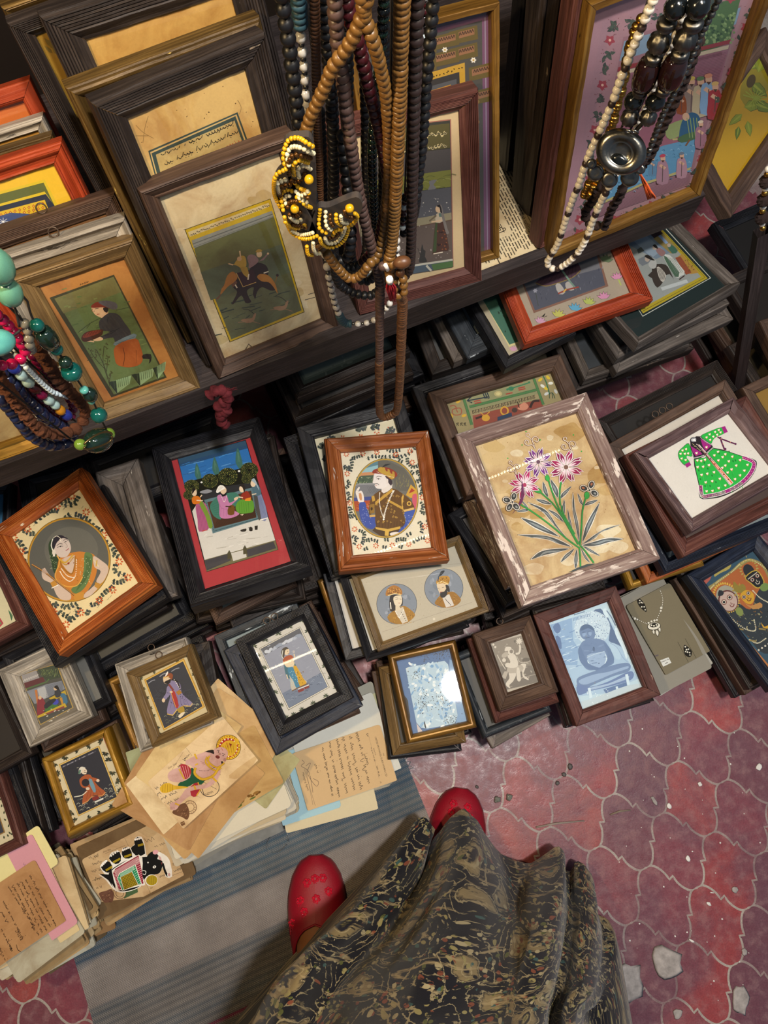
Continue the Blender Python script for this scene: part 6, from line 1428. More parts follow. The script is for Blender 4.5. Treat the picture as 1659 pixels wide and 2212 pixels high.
# ======== upper shelf: standing frames
A=dict(zb=SZ)
FR('bronze-framed picture with ochre landscape, rearmost of the leaning left rows','oldgold','bevel',34,.022,bg='#6b5426',TL=(2,18),TR=(470,-150),lean=67,leansd=2,yaw=.46,nb=.535,**A)
FR('tall dark frame with yellow landscape strip, behind the large cream-mat frame','dark','ridge',44,.022,pic=globals().get('art_yellow'),bg='#8d6d25',pm=PA,TL=(14,54),TR=(480,-110),edges=[('L',208,417)],lean=67,leansd=2,nb=.505,**A)
FR('wide ridged dark frame around blank stained cream paper','dark','ridge',74,.024,bg='#c39b55',pm=PA,TL=(88,38),TR=(548,-110),edges=[('L',147,181)],lean=67,leansd=2,nb=.475,**A)
FR('flaking gilt frame just behind the manuscript page frame','oldgold','ogee',58,.022,bg='#b08f52',pm=PA,TL=(143,195),TR=(565,36),edges=[('L',247,409),('L',425,790)],lean=67,leansd=2,nb=.445,**A)
FR('dark ridged frame holding a stained manuscript page with lines of script','dark','ridge',64,.022,pic=globals().get('art_manuscript'),bg='#c9a868',pm=PA,TL=(197,231),TR=(569,71),edges=[('L',300,417),('R',631,278),('L',440,800)],lean=67,leansd=2,nb=.415,**A)
FR('grey-brown frame with painting of two riders on an elephant','brown','bevel',42,.022,pic=globals().get('art_elephant'),bg='#cbb991',pm=PA,TL=(305,417),TR=(633,284),BR=(737,714),BL=(466,821),zb=SZ,leansd=3,lean=66)
B=dict(zb=SZ,leansd=1,yaw=.38)
FR('orange-painted panel frame at the far left, topmost of the left column','redpaint','flat',40,.02,bg='#c0662a',TR=(64,170),edges=[('T',0,192)],size=(.13,None),lean=57,nb=.549,**B)
FR('flaked silver frame edge showing above the wide red-orange frame','silver','ogee',30,.02,bg='#a5782f',TR=(93,251),edges=[('T',40,268)],size=(.13,None),lean=57,nb=.522,**B)
FR('brown frame edge directly behind the wide red-orange frame','oldgold','ogee',34,.02,bg='#a5782f',TR=(112,293),edges=[('T',0,326)],size=(.135,None),lean=57,nb=.495,**B)
FR('wide red-orange frame with blue and yellow ornamental picture','redpaint','ogee',46,.024,pic=globals().get('art_blueyellow'),bg='#d8b02e',TR=(133,309),edges=[('T',0,350),('R',193,426)],size=(.14,None),lean=57,nb=.468,**B)
FR('plain brown frame with wire ring behind the carved silver frame','brown','ridge',46,.022,bg='#6b4a2c',ring=1,TR=(250,415),edges=[('T',0,500),('R',262,450)],size=(.145,None),lean=56,nb=.441,**B)
FR('carved silver and black scroll frame behind the kneeling man picture','silver','scoop',44,.022,pic=None,bg='#8a7d5e',ring=1,TR=(270,471),edges=[('T',0,558)],size=(.14,None),lean=55,nb=.414,**B)
FR('brown moulded frame with painting of a kneeling man holding a tray','olive','bevel',46,.024,pic=globals().get('art_kneel'),bg='#a8743a',pm=PA,TL=(25,602),TR=(285,516),BR=(439,839),BL=(205,922),zb=SZ,leansd=2,lean=55)
FR('bright gilt frame with cream panel at the lower left shelf corner','gold','bevel',44,.022,bg='#cdb274',pm=PA,BR=(94,964),edges=[('R',20,850),('B',0,1002)],size=(.13,.16),lean=60,**B)
FR('gold frame with purple border and miniature panels, behind the standing lady picture','gilt','flat',18,.022,pic=globals().get('art_panels'),bg='#5a4a58',TR=(1080,3),BR=(1080,559),TL=(750,90),zb=SZ,leansd=3,lean=66,nb=.418)
FR('reddish wooden frame with painting of a lady standing on a night terrace','red','ridge',46,.022,pic=globals().get('art_terrace'),bg='#cdb58a',TR=(1036,194),BR=(1043,608),BL=(776,683),zb=SZ,leansd=3,lean=67)
S=dict(zb=SZ,leansd=1,yaw=.44,lean=76)
FR('dark frame edge farthest back of the four standing beside the garden painting','black','ridge',40,.024,glass=False,BL=(1092,372),edges=[('L',1122,100)],size=(.2,.30),nb=.495,**S)
FR('dark beaded frame edge, second from back beside the garden painting','dark','ogee',40,.026,glass=False,BL=(1128,452),edges=[('L',1163,100)],size=(.2,.30),nb=.467,**S)
FR('ridged dark frame edge, third from back beside the garden painting','dark','ridge',40,.026,glass=False,BL=(1140,470),edges=[('L',1198,60)],size=(.2,.31),nb=.438,**S)
FR('reddish brown frame edge nearest behind the garden painting','red','ridge',40,.022,glass=False,BL=(1163,542),edges=[('L',1233,100)],size=(.205,.30),nb=.411,**S)
FR('gold frame with large garden painting of robed figures by a blue pool','gilt','flat',24,.024,pic=globals().get('art_garden'),bg='#a58089',TL=(1277,11),BL=(1189,560),BR=(1514,425),edges=[('R',1659,19)],zb=SZ,leansd=3,lean=76)
# leaning against the right end of the shelf
FR('brown frame with yellow picture of green leaves leaning at the shelf end','brown','flat',44,.02,pic=globals().get('art_leaves'),bg='#b28a17',BL=(1581,468),TL=(1480,300),edges=[('B',1659,358)],zb=.41,lean=70,leansd=4,size=(.2,None),yaw=.75,yawsd=.1)
# ======== lower stacks, pictures lying flat
def lay(*a,**k): return FR(*a,**k)
T=dict(tsd=2.0)
h1=lay('orange-red painted frame with lotus flowers, half under the shelf','redpaint','ridge',44,.022,pic=globals().get('art_lotus'),bg='#a0927e',z=.375,BL=(1137,742),BR=(1409,646),edges=[('R',1361,518),('L',1081,624)],size=(None,.225),**T)
h2=lay('weathered frame with dark green mat and yellow-lined picture','grey','bevel',22,.022,pic=globals().get('art_greenmat'),bg='#1d2a2a',z=.35,BL=(1378,740),BR=(1604,610),edges=[('R',1471,485)],size=(None,.2),**T)
lay('weathered grey frame directly under the dark green mat picture','grey','flat',30,.02,bg='#6d6a66',glass=False,z=.324,BL=(1334,774),BR=(1577,655),edges=[('L',1284,697)],size=(None,.2),**T)
lay('worn grey-white frame, second under the dark green mat picture','grey','flat',34,.02,bg='#55514c',glass=False,z=.302,BL=(1331,808),BR=(1585,688),edges=[('L',1270,690)],size=(None,.2),**T)
h6=lay('brown-edged frame with blue glass, third under the dark green mat picture','grey','bevel',30,.02,bg='#3d4247',z=.28,BL=(1266,818),BR=(1492,745),edges=[('L',1232,760)],size=(None,.18),**T)
lay('long grey frame lowest of the stack left of the post','dark','flat',30,.022,bg='#33363a',glass=False,z=.256,BL=(1243,845),BR=(1500,752),size=(None,.19),**T)
h3=lay('black ridged frame with green picture and lotus, under the orange-red frame','black','ridge',32,.022,pic=globals().get('art_greenlotus'),bg='#a99f85',z=.349,BL=(1091,798),BR=(1246,716),edges=[('L',1014,658)],size=(None,.2),**T)
lay('bluish white painted frame left of the black ridged frame','bluechip','flat',54,.02,bg='#8d98a0',z=.325,BL=(1009,776),BR=(1122,722),edges=[('L',957,673)],size=(None,.2),**T)
lay('grey worn frame edge directly under the bluish white frame','grey','flat',30,.02,bg='#5a5a5a',glass=False,z=.303,BL=(981,783),BR=(1100,735),edges=[('L',935,690)],size=(None,.2),**T)
h5=lay('dark frame with grey panel at the left end of that under-shelf group','dark','flat',36,.022,bg='#4a4a4a',glass=False,z=.281,BL=(932,814),BR=(1060,765),edges=[('L',893,697)],size=(None,.2),**T)
q1=lay('dark frame with dusty grey glass just under the shelf edge','dark','ridge',34,.024,pic=globals().get('art_dusty'),bg='#4a5350',z=.31,BL=(646,855),BR=(888,757),edges=[('L',613,813)],size=(None,.18),**T)
q2=lay('brown frame directly under the dusty grey glass frame','dark','bevel',34,.026,bg='#2b2a2a',glass=False,z=.282,BL=(638,908),BR=(895,806),edges=[('L',600,835)],size=(None,.18),**T)
# right middle
fl=lay('large whitewashed frame with painting of pink and purple flowers','white','flat',44,.026,pic=globals().get('art_flowers'),bg='#cbb487',pm=PA,z=.31,TL=(982,937),TR=(1268,846),BR=(1428,1207),BL=(1129,1310),**T)
i1=lay('carved brown frame with red and green emblem painting behind the flower picture','brown','flat',40,.024,pic=globals().get('art_tantric'),bg='#97896a',z=.278,TL=(923,846),TR=(1211,764),BL=(1010,1070),edges=[('R',1245,841)],**T)
lay('chipped black frame directly under the carved brown frame','black','flat',30,.024,bg='#2b2a2a',glass=False,z=.252,TL=(889,834),BL=(990,1080),edges=[('T',930,822)],size=(.17,None),**T)
i3=lay('pinkish worn frame peeking out left of the flower picture','white','ridge',30,.022,bg='#a58a80',glass=False,z=.27,TL=(996,1074),BL=(1097,1270),size=(.16,None),yaw=.36,**T)
lay('black bevelled frame, second under the flower picture','black','bevel',30,.022,bg='#57514c',glass=False,z=.244,TL=(966,1111),BL=(1095,1310),size=(.17,None),yaw=.42,**T)
em=lay('chipped orange-brown frame with portrait of a turbaned ruler in an oval','emperor','ogee',42,.024,pic=globals().get('art_emperor'),bg='#d9d2bb',z=.30,TL=(700,941),TR=(924,929),BR=(977,1209),BL=(733,1231),**T)
m3=lay('black frame with flowered cream mat behind the ruler portrait','black','flat',40,.022,pic=globals().get('art_floralmat'),bg='#cfc8ac',z=.27,TL=(640,922),TR=(872,862),BL=(722,1238),tsd=1)
lay('black frame edge left of the flowered cream mat frame','black','ridge',36,.024,bg='#2b2a2a',glass=False,z=.246,TL=(608,945),BL=(716,1250),size=(.12,None),yaw=.2,**T)
m1=lay('thin brown frame with two round portraits of a crowned couple','olive','ridge',22,.02,pic=globals().get('art_medal'),bg='#b4ad9a',z=.25,TL=(754,1240),BL=(819,1406),BR=(1057,1321),edges=[('R',993,1149)],tsd=1)
lay('glossy black frame directly under the couple portraits','black','bevel',24,.02,bg='#c8c6be',glass=False,z=.228,TL=(730,1237),BL=(791,1430),size=(.15,None),yaw=.36,**T)
lay('black frame with white strip, second under the couple portraits','black','flat',26,.02,bg='#bdbab2',glass=False,z=.206,TL=(697,1239),BL=(746,1428),size=(.15,None),yaw=.28,**T)
lay('narrow gilt frame edge, third under the couple portraits','gilt','round',22,.02,bg='#6a4a22',glass=False,z=.184,TL=(683,1252),BL=(744,1420),size=(.14,None),yaw=.34,**T)
dr=lay('mauve rope-edged frame with drawing of a green dress','mauve','bevel',32,.022,pic=globals().get('art_dress'),bg='#d6d3cc',z=.31,TL=(1367,976),TR=(1586,857),BL=(1497,1148),twist=.0012,**T)
j2=lay('brown frame directly under the green dress drawing','red','bevel',40,.022,bg='#4a3a34',glass=False,z=.284,TL=(1351,983),TR=(1612,850),BL=(1476,1205),tsd=1)
j3=lay('dark brown frame with white picture strip behind the green dress drawing','brown','flat',30,.022,bg='#cbc6bc',z=.258,ring=3,TL=(1325,962),TR=(1563,811),BL=(1445,1195),tsd=1)
lay('wide blue-black frame, third under the green dress drawing','navy','ridge',34,.024,bg='#7b8587',glass=False,z=.232,TL=(1330,1040),BL=(1440,1232),edges=[('B',1659,1150)],size=(.2,None),yaw=.42,**T)
j5=lay('orange-brown frame edge lowest under the green dress drawing','orange','flat',26,.022,bg='#4a3a2c',glass=False,z=.206,BL=(1399,1262),TL=(1335,1130),edges=[('B',1530,1205)],size=(.19,None),yaw=.42,**T)
lay('gilt frame corner peeking out below the orange-brown frame edge','gold','round',22,.02,bg='#2a2622',glass=False,z=.18,BL=(1362,1274),edges=[('B',1395,1262)],size=(.12,.12),yaw=.3,**T)
lay('dark frame with brass rail and wire rings at the back of the right stack','gilt','flat',14,.02,bg='#6d675a',ring=2,glass=False,z=.234,TL=(1290,955),TR=(1530,835),size=(None,.13),**T)
tr=lay('dark frame with painting of three round-faced figures on orange','navy','bevel',38,.022,pic=globals().get('art_trio'),bg='#b0713a',z=.17,TL=(1476,1239),TR=(1640,1152),edges=[('L',1650,1463)],size=(None,.2),**T)
# left middle
wo=lay('orange-brown frame with oval portrait of a veiled lady holding a reed','orange','ridge',42,.026,pic=globals().get('art_lady'),bg='#dccb9d',z=.31,TL=(-24.6,1148),TR=(169,1008),BR=(339,1259.5),BL=(120,1418),**T)
w2=lay('black frame directly under the veiled lady portrait','black','ridge',34,.024,bg='#2b2a2a',glass=False,z=.28,BL=(116,1442),BR=(363,1291),TL=(-20,1185),tsd=1)
rd=lay('ridged black frame with red mat and seated court scene','black','ridge',44,.028,pic=globals().get('art_court'),bg='#a1363c',z=.30,TL=(329,964),TR=(555,900),BR=(677,1222),BL=(405,1310),tsd=3)
n3=lay('carved pale stone-coloured frame between the lady and the court scene','grey','flat',60,.026,bg='#7d7060',pm=PA,glass=False,z=.262,TL=(203,1018),TR=(297,990),BR=(384,1285),size=(None,None),tsd=1)
lay('brown frame low behind the red mat picture stack','brown','ridge',34,.022,bg='#5a6468',glass=False,z=.225,BL=(465,1350),BR=(640,1262),size=(None,.14),**T)
n4=lay('brown frame with red-bordered picture at the left edge','red','bevel',34,.022,pic=globals().get('art_edge'),bg='#c9c2a0',z=.27,BR=(64,1350),edges=[('R',10,1235),('B',0,1385)],size=(.12,.15),yaw=.5,**T)
lay('black frame with sky-blue picture at the far left under the shelf','black','bevel',26,.022,bg='#3a6a8a',z=.25,TR=(22,1042),edges=[('R',20,1110)],size=(.12,.15),yaw=.05,yawsd=.05,**T)
lay('black ridged frame under the shelf behind the veiled lady portrait','black','ridge',40,.022,bg='#1d1c1c',glass=False,ring=1,z=.272,TR=(172,985),TL=(33,1020),size=(None,.12),**T)
lay('black ridged frame lying under the shelf behind the red mat picture','black','ridge',40,.022,bg='#1d1c1c',glass=False,z=.268,TL=(170,985),TR=(470,872),size=(None,.1),tsd=1)
# front row
ji=lay('dark carved-edge frame with bluish print of a seated meditating statue','red','flat',34,.022,pic=globals().get('art_statue'),bg='#b4cdd8',z=.15,TL=(1156,1327),TR=(1329,1265),BR=(1429,1498),BL=(1244,1574),twist=.0008,**T)
ha=lay('small wide brown frame with sepia print of a leaping archer figure','brown','bevel',40,.022,pic=globals().get('art_sepia'),bg='#b9b2a4',z=.165,ring=1,TL=(1019,1369),TR=(1148,1327),BR=(1208,1496),BL=(1081,1536),**T)
ha2=lay('brown frame with red panel directly under the sepia print','red','bevel',30,.02,bg='#8a4a46',glass=False,z=.141,BL=(1072,1562),BR=(1210,1518),TL=(1008,1380),tsd=1)
lay('white-chipped black frame, second under the sepia print','bluechip','round',24,.02,bg='#4a4a48',glass=False,z=.12,BL=(1044,1598),BR=(1195,1538),size=(None,.13),yaw=.38,**T)
lay('grey board frame, third under the sepia print','grey','flat',40,.02,bg='#6b6459',glass=False,z=.098,BL=(1064,1618),BR=(1190,1545),size=(None,.12),**T)
mi=lay('gilt frame with silvery blue foxed mirror','gilt','round',22,.022,pic=globals().get('art_mirror'),bg='#6d86a8',z=.15,TL=(838,1415),TR=(983,1379),BR=(1033,1572),BL=(878,1608),**T)
mi2=lay('old gilt frame with beaded black rail under the foxed mirror','olive','bevel',28,.022,bg='#3d3a36',glass=False,z=.125,TL=(818,1440),BL=(848,1635),BR=(1008,1603),tsd=1)
la=lay('black ridged frame with lady in blue and yellow standing','black','ridge',34,.024,pic=globals().get('art_bluelady'),bg='#c4c2ba',z=.20,ring=2,TL=(506,1382),TR=(666,1301),BR=(761,1506),BL=(605,1593),**T)
la2=lay('black metal-like frame directly under the blue and yellow lady','navy','flat',40,.024,bg='#26262a',glass=False,z=.173,TL=(488,1402),BL=(594,1642),BR=(780,1518),tsd=1)
lay('pale blue painted frame left of the blue and yellow lady','bluechip','flat',24,.022,bg='#7e8c90',glass=False,z=.147,TL=(455,1371),BL=(538,1560),TR=(640,1300),tsd=1)
pr=lay('brown-gilt frame with prince in mauve robe on dark ground','olive','bevel',26,.022,pic=globals().get('art_prince'),bg='#c5b78f',z=.20,ring=1,TL=(270,1454.5),TR=(413,1387),BL=(329,1616),BR=(469,1549),**T)
pr2=lay('flaking silver frame directly under the mauve-robed prince','silver','scoop',30,.022,bg='#5a5650',glass=False,z=.175,ring=1,TL=(250,1437),BL=(300,1627),TR=(400,1372),tsd=1)
lay('bright gilt frame edge, second under the mauve-robed prince','gilt','round',26,.022,bg='#3a3128',glass=False,z=.15,TL=(223,1470),BL=(300,1655),size=(.12,None),yaw=.42,**T)
si=lay('small flaking silver relief frame with painted palace scene','silver','scoop',38,.024,pic=globals().get('art_palace'),bg='#6f675a',z=.21,TL=(-12,1437),TR=(133,1396),BR=(203,1541),BL=(67,1621),**T)
si2=lay('black frame with gilt-edged glass right of the silver relief frame','black','bevel',26,.022,bg='#6a6a66',z=.184,BR=(246,1517),BL=(75,1600),edges=[('R',200,1425)],size=(None,.13),**T)
go=lay('gilt frame with swordsman in orange robe on dark ground','gold','round',22,.022,pic=globals().get('art_sword'),bg='#c9bf9f',z=.165,TL=(83,1638),TR=(233,1569),BR=(288,1738),BL=(145,1814),**T)
go2=lay('olive gilt frame directly under the orange-robed swordsman','olive','round',22,.022,bg='#3a342a',glass=False,z=.14,TR=(250,1560),BR=(303,1728),BL=(150,1822),tsd=1)
o5=lay('dark frame with cream flowered picture at the lower left edge','red','bevel',28,.022,pic=globals().get('art_sprigedge'),bg='#c9bf9f',z=.16,BR=(51,1824),edges=[('R',0,1668),('B',30,1838)],size=(.1,.13),yaw=.45,**T)
o6=lay('dark brown frame at the left edge above the lower left picture','dark','bevel',30,.022,bg='#2b2622',glass=False,z=.19,BR=(72,1628),edges=[('R',0,1480)],size=(.1,.12),yaw=.45,**T)
# right of the post
lay('brown frame with yellow-edged picture at the right edge beyond the post','brown','flat',30,.022,bg='#8a6a2a',z=.27,TL=(1605,835),edges=[('L',1640,905)],size=(.15,.16),yaw=.5,**T)
r1=lay('dark brown frame low on the floor behind the sloping leg','dark','bevel',30,.024,bg='#241f1c',glass=False,z=.16,pose=None,TL=(1560,600),TR=(1690,545),size=(None,.18),tsd=1)
r2=lay('brown frame at the far right edge beside the sloping leg','brown','flat',30,.024,bg='#3a322a',glass=False,z=.2,TL=(1645,690),BL=(1700,830),size=(.18,None),yaw=.5,tsd=1)
r4=lay('dark frame low in the gap behind the green dress drawing stack','dark','ridge',30,.024,bg='#1f1d1c',glass=False,z=.20,TL=(1290,905),TR=(1550,775),size=(None,.13),tsd=1)
r3=lay('dark frame leaning low at the right beyond the dark green mat picture','black','ridge',30,.024,bg='#1d1b1a',glass=False,z=.12,TL=(1540,480),TR=(1700,410),size=(None,.2),tsd=1)
# stacks underneath
for (R,c,w,h,t),n,wd in ((fl[1:],12,'the flower painting'),(em[1:],4,'the ruler portrait'),(m1[1:],9,'the round couple portraits'),(dr[1:],9,'the green dress drawing'),(tr[1:],7,'the three-figure painting'),
  (w2[1:],11,'the veiled lady portrait'),(rd[1:],12,'the red mat court scene'),(ji[1:],3,'the seated statue print'),(ha[1:],4,'the sepia print'),(mi2[1:],5,'the foxed mirror'),(la2[1:],7,'the blue and yellow lady'),(pr2[1:],7,'the mauve-robed prince'),
  (si[1:],8,'the palace scene'),(go2[1:],6,'the orange-robed swordsman'),(i1[1:],10,'the carved brown frame'),(h1[1:],9,'the orange-red lotus frame'),(h2[1:],9,'the dark green mat picture'),(q2[1:],11,'the dusty grey glass frame'),(n3[1:],9,'the carved pale frame'),(n4[1:],9,'the red-bordered edge picture'),(o5[1:],5,'the flowered edge picture'),(o6[1:],5,'the dark left edge frame'),(h5[1:],8,'the grey panel frame'),(h6[1:],8,'the blue glass frame'),(r1[1:],6,'the low dark brown frame behind the leg'),(r4[1:],8,'the low frame in the gap'),(r2[1:],7,'the far right brown frame'),(m3[1:],6,'the flowered mat frame')):
    fill_stack(R,c,w,h,t,n,wd)
for l in FRLOG: print('HIT',l)
# ======== necklaces hanging in front of the shelf
def beadmesh(kind,mat,n=12):
    key='bead_'+kind+'_'+mat.name
    if key in bpy.data.meshes: return bpy.data.meshes[key]
    mb=MB(); rows=[]
    prof={'round':[(math.sin(a)*.5,-math.cos(a)*.5) for a in np.linspace(.12,math.pi-.12,9)],
     'disc':[(.12,-.22),(.36,-.22),(.46,-.16),(.5,-.05),(.5,.05),(.46,.16),(.36,.22),(.12,.22)],
     'rondel':[(.1,-.36),(.3,-.35),(.43,-.25),(.5,-.08),(.5,.08),(.43,.25),(.3,.35),(.1,.36)],
     'oval':[(math.sin(a)*.5,-math.cos(a)*.68) for a in np.linspace(.12,math.pi-.12,11)],
     'barrel':[(.12,-.75),(.3,-.74),(.42,-.6),(.49,-.3),(.5,0),(.49,.3),(.42,.6),(.3,.74),(.12,.75)],
     'chunk':[(.1,-.55),(.38,-.52),(.48,-.4),(.5,.1),(.44,.5),(.1,.55)],
     'melon':[(math.sin(a)*.5,-math.cos(a)*.5) for a in np.linspace(.12,math.pi-.12,11)],
     'rudra':[(math.sin(a)*.5,-math.cos(a)*.47) for a in np.linspace(.12,math.pi-.12,11)],
     'cap':[(.2,-.3),(.42,-.22),(.5,-.05),(.44,.05),(.5,.12),(.4,.25),(.2,.3)]}[kind]
    n={'melon':20,'rudra':18}.get(kind,n); R=random.Random(sum(map(ord,kind)))
    for i,(r,z) in enumerate(prof):
        row=[]
        for k in range(n):
            a=2*math.pi*k/n; f=1
            if kind=='melon': f=1-.2*(k%2)
            if kind=='rudra': f=1+R.uniform(-.16,.1)
            if kind=='chunk': f=1+.08*math.sin(a*3+1)
            row.append((r*f*math.cos(a),r*f*math.sin(a),z))
        rows.append(row)
    mb.grid(rows,closed=True,smooth=kind!='rudra'); L=len(rows)
    mb.cap(list(range(n))[::-1]); mb.cap([(L-1)*n+k for k in range(n)])
    o=mb.build(key,mat); me=o.data; me.name=key; bpy.data.objects.remove(o)
    return me
def gem(name,c,rough=.12,sp=.6,**k): return plain(name,c,rough,sp,var=.25,scale=90,**k)
BM={'gold':plain('bead_gold_brown_wood','#6e4d22',.38,.5,var=.3,scale=130),'greybr':plain('bead_grey_brown_wood','#4f3c36',.42,.45,var=.3,scale=130),'brown':plain('bead_brown_wood','#5a3a22',.4,.5,var=.3,scale=130),
 'dkbr':plain('bead_dark_brown_wood','#2d211e',.4,.5,var=.3,scale=130),'red':plain('bead_dark_red','#3b1216',.3,.5,var=.3),'black':plain('bead_black','#131417',.42,.5,var=.2),'jet':plain('bead_glossy_black','#0c0f10',.15,.6,var=.2),
 'pearl':plain('bead_pearl','#cdc8be',.18,.7,var=.06),'cool':plain('bead_pale_pearl','#c3d0d4',.18,.7,var=.06),'silver':plain('silver','#74726c',.28,.5,1.0,var=.2,scale=200,bs=.2),'agold':plain('antique_gold','#a5803c',.3,.5,1.0,var=.25,scale=200),
 'jade':gem('jade','#5c8f76',.22),'teal':gem('teal_stone','#57a095',.15),'dkteal':plain('teal_discs','#33505a',.45,.4,var=.3),'green':gem('green_glass','#0b4a44',.06,.8),'dkgreen':gem('dark_green_glass','#12241c',.06,.8),'lime':gem('light_green_glass','#5d7a2a',.06,.8),
 'pink':gem('pink_stone','#a81245',.15),'purple':gem('magenta_stone','#6b1038',.18),'navy':gem('blue_stone','#1c2340',.25),'blue':gem('bright_blue_stone','#23307e',.15),'grey':gem('grey_agate','#8d8a80',.15),'pale':gem('pale_aqua_stone','#9fb9b5',.15),'amber':gem('amber_stone','#b0741a',.15),
 'rud':plain('rudraksha_seed','#5a3420',.75,.25,var=.4,scale=260,bs=.6),'rudd':plain('dark_seed','#2a1c19',.7,.3,var=.4,scale=260,bs=.6),'yellow':gem('yellow_glass','#c99a14',.15),'cream':gem('cream_glass','#d9cfa8',.2),'bronze':plain('bronze_bead','#5a3a14',.3,.5,.6)}
GRP={'c':((0,.0),.30),'r':((.4,.917),.337),'l':((-.778,.628),.3136)}
def hang(x,y,crop,g,dr=0):
    px,py=cr(crop,x,y) if crop else (x,y); d=ray(px,py)
    n,r=GRP[g]
    nn=np.array([0,1,0]) if g=='c' else np.array([n[0],n[1],0]); t=(r-dr)/(d@nn); return CAM+d*t
CR.update({'j1':(1040,380,3.66),'j2':(0,560,2.886),'j3':(570,270,2.82),'j4':(760,520,3.175),'j5':(1160,0,2.0475)})
RAILZ=1.14
def orient(d):
    return Vector(d).to_track_quat('Z','Y')
def put(parent,name,me,p,d,s,roll=0,label=None):
    o=bpy.data.objects.new(name,me); COL.objects.link(o); o.parent=parent
    q=orient(d); o.matrix_local=Matrix.LocRotScale(Vector(p)-parent.location,q,Vector(s if isinstance(s,(tuple,list)) else (s,s,s)))
    if label: o['label']=label
    return o
def catm(P3,step):
    L=smooth(P3,24,False); L=[np.array(p) for p in L]; s=[0]
    for a,b in zip(L,L[1:]): s.append(s[-1]+np.linalg.norm(b-a))
    return L,np.array(s)
def NK(label,g,paths,pat,dr=0,cord='#1a1512',ends=(1,1),cat='necklace',name='bead_necklace',lim=100,jit=.04,group=None):
    """one necklace: a cord through path points, strung with beads of a repeating pattern [(kind,material,diameter,length factor,part name)]"""
    pts=[]
    for crop,L in paths: pts+=[hang(x,y,crop,g,dr+(q[0] if q else 0)) for x,y,*q in L]
    L,s=catm(pts,0); R=random.Random(len(label))
    root=empty(name,Vector(min(pts,key=lambda p:p[2])),label,cat,group)
    pl=[]; u=0; i=0
    KF={'round':.97,'disc':.42,'rondel':.68,'oval':1.3,'barrel':1.46,'chunk':1.05,'melon':.97,'rudra':.88,'cap':.55}
    while pat:
        k,m,dm,lf,nm=pat[i%len(pat)]; ln=dm*KF[k]*lf
        if u+ln>s[-1]: break
        j=min(np.searchsorted(s,u+ln/2),len(L)-1); j=max(j,1); f=(u+ln/2-s[j-1])/max(s[j]-s[j-1],1e-9); p=L[j-1]+(L[j]-L[j-1])*f
        pl.append((k,m,dm*(1+R.uniform(-jit,jit)),nm,p,L[j]-L[j-1])); u+=ln; i+=1
    vis=[]
    for q in pl:
        a=proj(q[4]); ins=-30<a[0]<W+30 and -30<a[1]<H_+30
        vis.append((0 if ins else 1,np.linalg.norm(q[4]-CAM)))
    order=sorted(range(len(pl)),key=lambda k:vis[k]); keep=set(order[:lim]); rest=MB(); mats=[]
    for k,(kd,m,dm,nm,p,d) in enumerate(pl):
        me=beadmesh(kd,BM[m])
        d=d+np.array([R.uniform(-.12,.12)*np.linalg.norm(d) for _ in range(3)])
        if k in keep: put(root,nm,me,p,d,dm,label=None)
        else:
            M=Matrix.LocRotScale(Vector(p)-root.location,orient(d),Vector((dm,dm,dm)))
            if BM[m] not in mats: mats.append(BM[m])
            b=len(rest.v); rest.v+=[tuple(M@v.co) for v in me.vertices]
            for f in me.polygons: rest.f.append(tuple(b+i for i in f.vertices)); rest.uv.append([(0,0)]*len(f.vertices)); rest.mi.append(mats.index(BM[m])); rest.col.append((1,1,1,1)); rest.sm.append(True)
    if rest.v: o=rest.build('bead_run',mats,root); o['kind']='stuff'
    cb=MB(); P2=[tuple(p) for p in L[::6]]+[tuple(L[-1])]
    if ends[0]: P2=[(P2[0][0],P2[0][1],RAILZ)]+P2
    if ends[1]: P2=P2+[(P2[-1][0],P2[-1][1],RAILZ)]
    cb.tube([Vector(p)-root.location for p in P2],.0007,5); cb.build('cord',STRG,root)
    return root
b=lambda k,m,d,n='bead',lf=1: (k,m,d,lf,n)
# -- middle bundle
c='z2'
NK('black matte round bead necklace on the left edge of the middle bundle','c',[(c,[(135,-90),(150,30),(165,130),(185,250),(205,400),(225,560),(245,720),(262,850),(290,1000),(330,1200),(380,1450),(440,1600),(500,1665),(560,1650),(590,1500),(560,1200,-.01),(530,800,-.02)])],[b('round','black',.0076)],dr=.012,ends=(1,1))
NK('pearl necklace with teal discs and silver beads, looping low behind the middle bundle','c',[(c,[(235,-120),(250,0),(262,170)]),(c,[(268,260),(285,400),(295,520),(305,650),(330,900,-.02),(370,1300,-.03),(420,1620,-.03),(440,1745,-.02),(462,1850,-.02),(492,1965,-.02),(540,2060,-.02),(610,2072,-.02),(680,2068,-.02),(740,2045,-.02),(800,1985,-.02),(838,1935,-.02),(870,1800,-.03),(880,1500,-.04),(840,1100,-.05)])],[b('disc','dkteal',.0078,'disc')]*7+[b('round','silver',.003,'spacer'),b('round','pearl',.0056,'pearl')]*18+[b('disc','dkteal',.0085,'disc')]*9+[b('round','silver',.004,'spacer'),b('round','pearl',.0062,'pearl')]*14,dr=.0,ends=(1,1))
NK('thin brown small-disc necklace beside the pearls in the middle bundle','c',[(c,[(352,-90),(356,100),(362,350),(368,620),(375,850),(385,1050),(388,1300),(395,1420)])],[b('disc','brown',.005)],dr=.004,ends=(1,0))
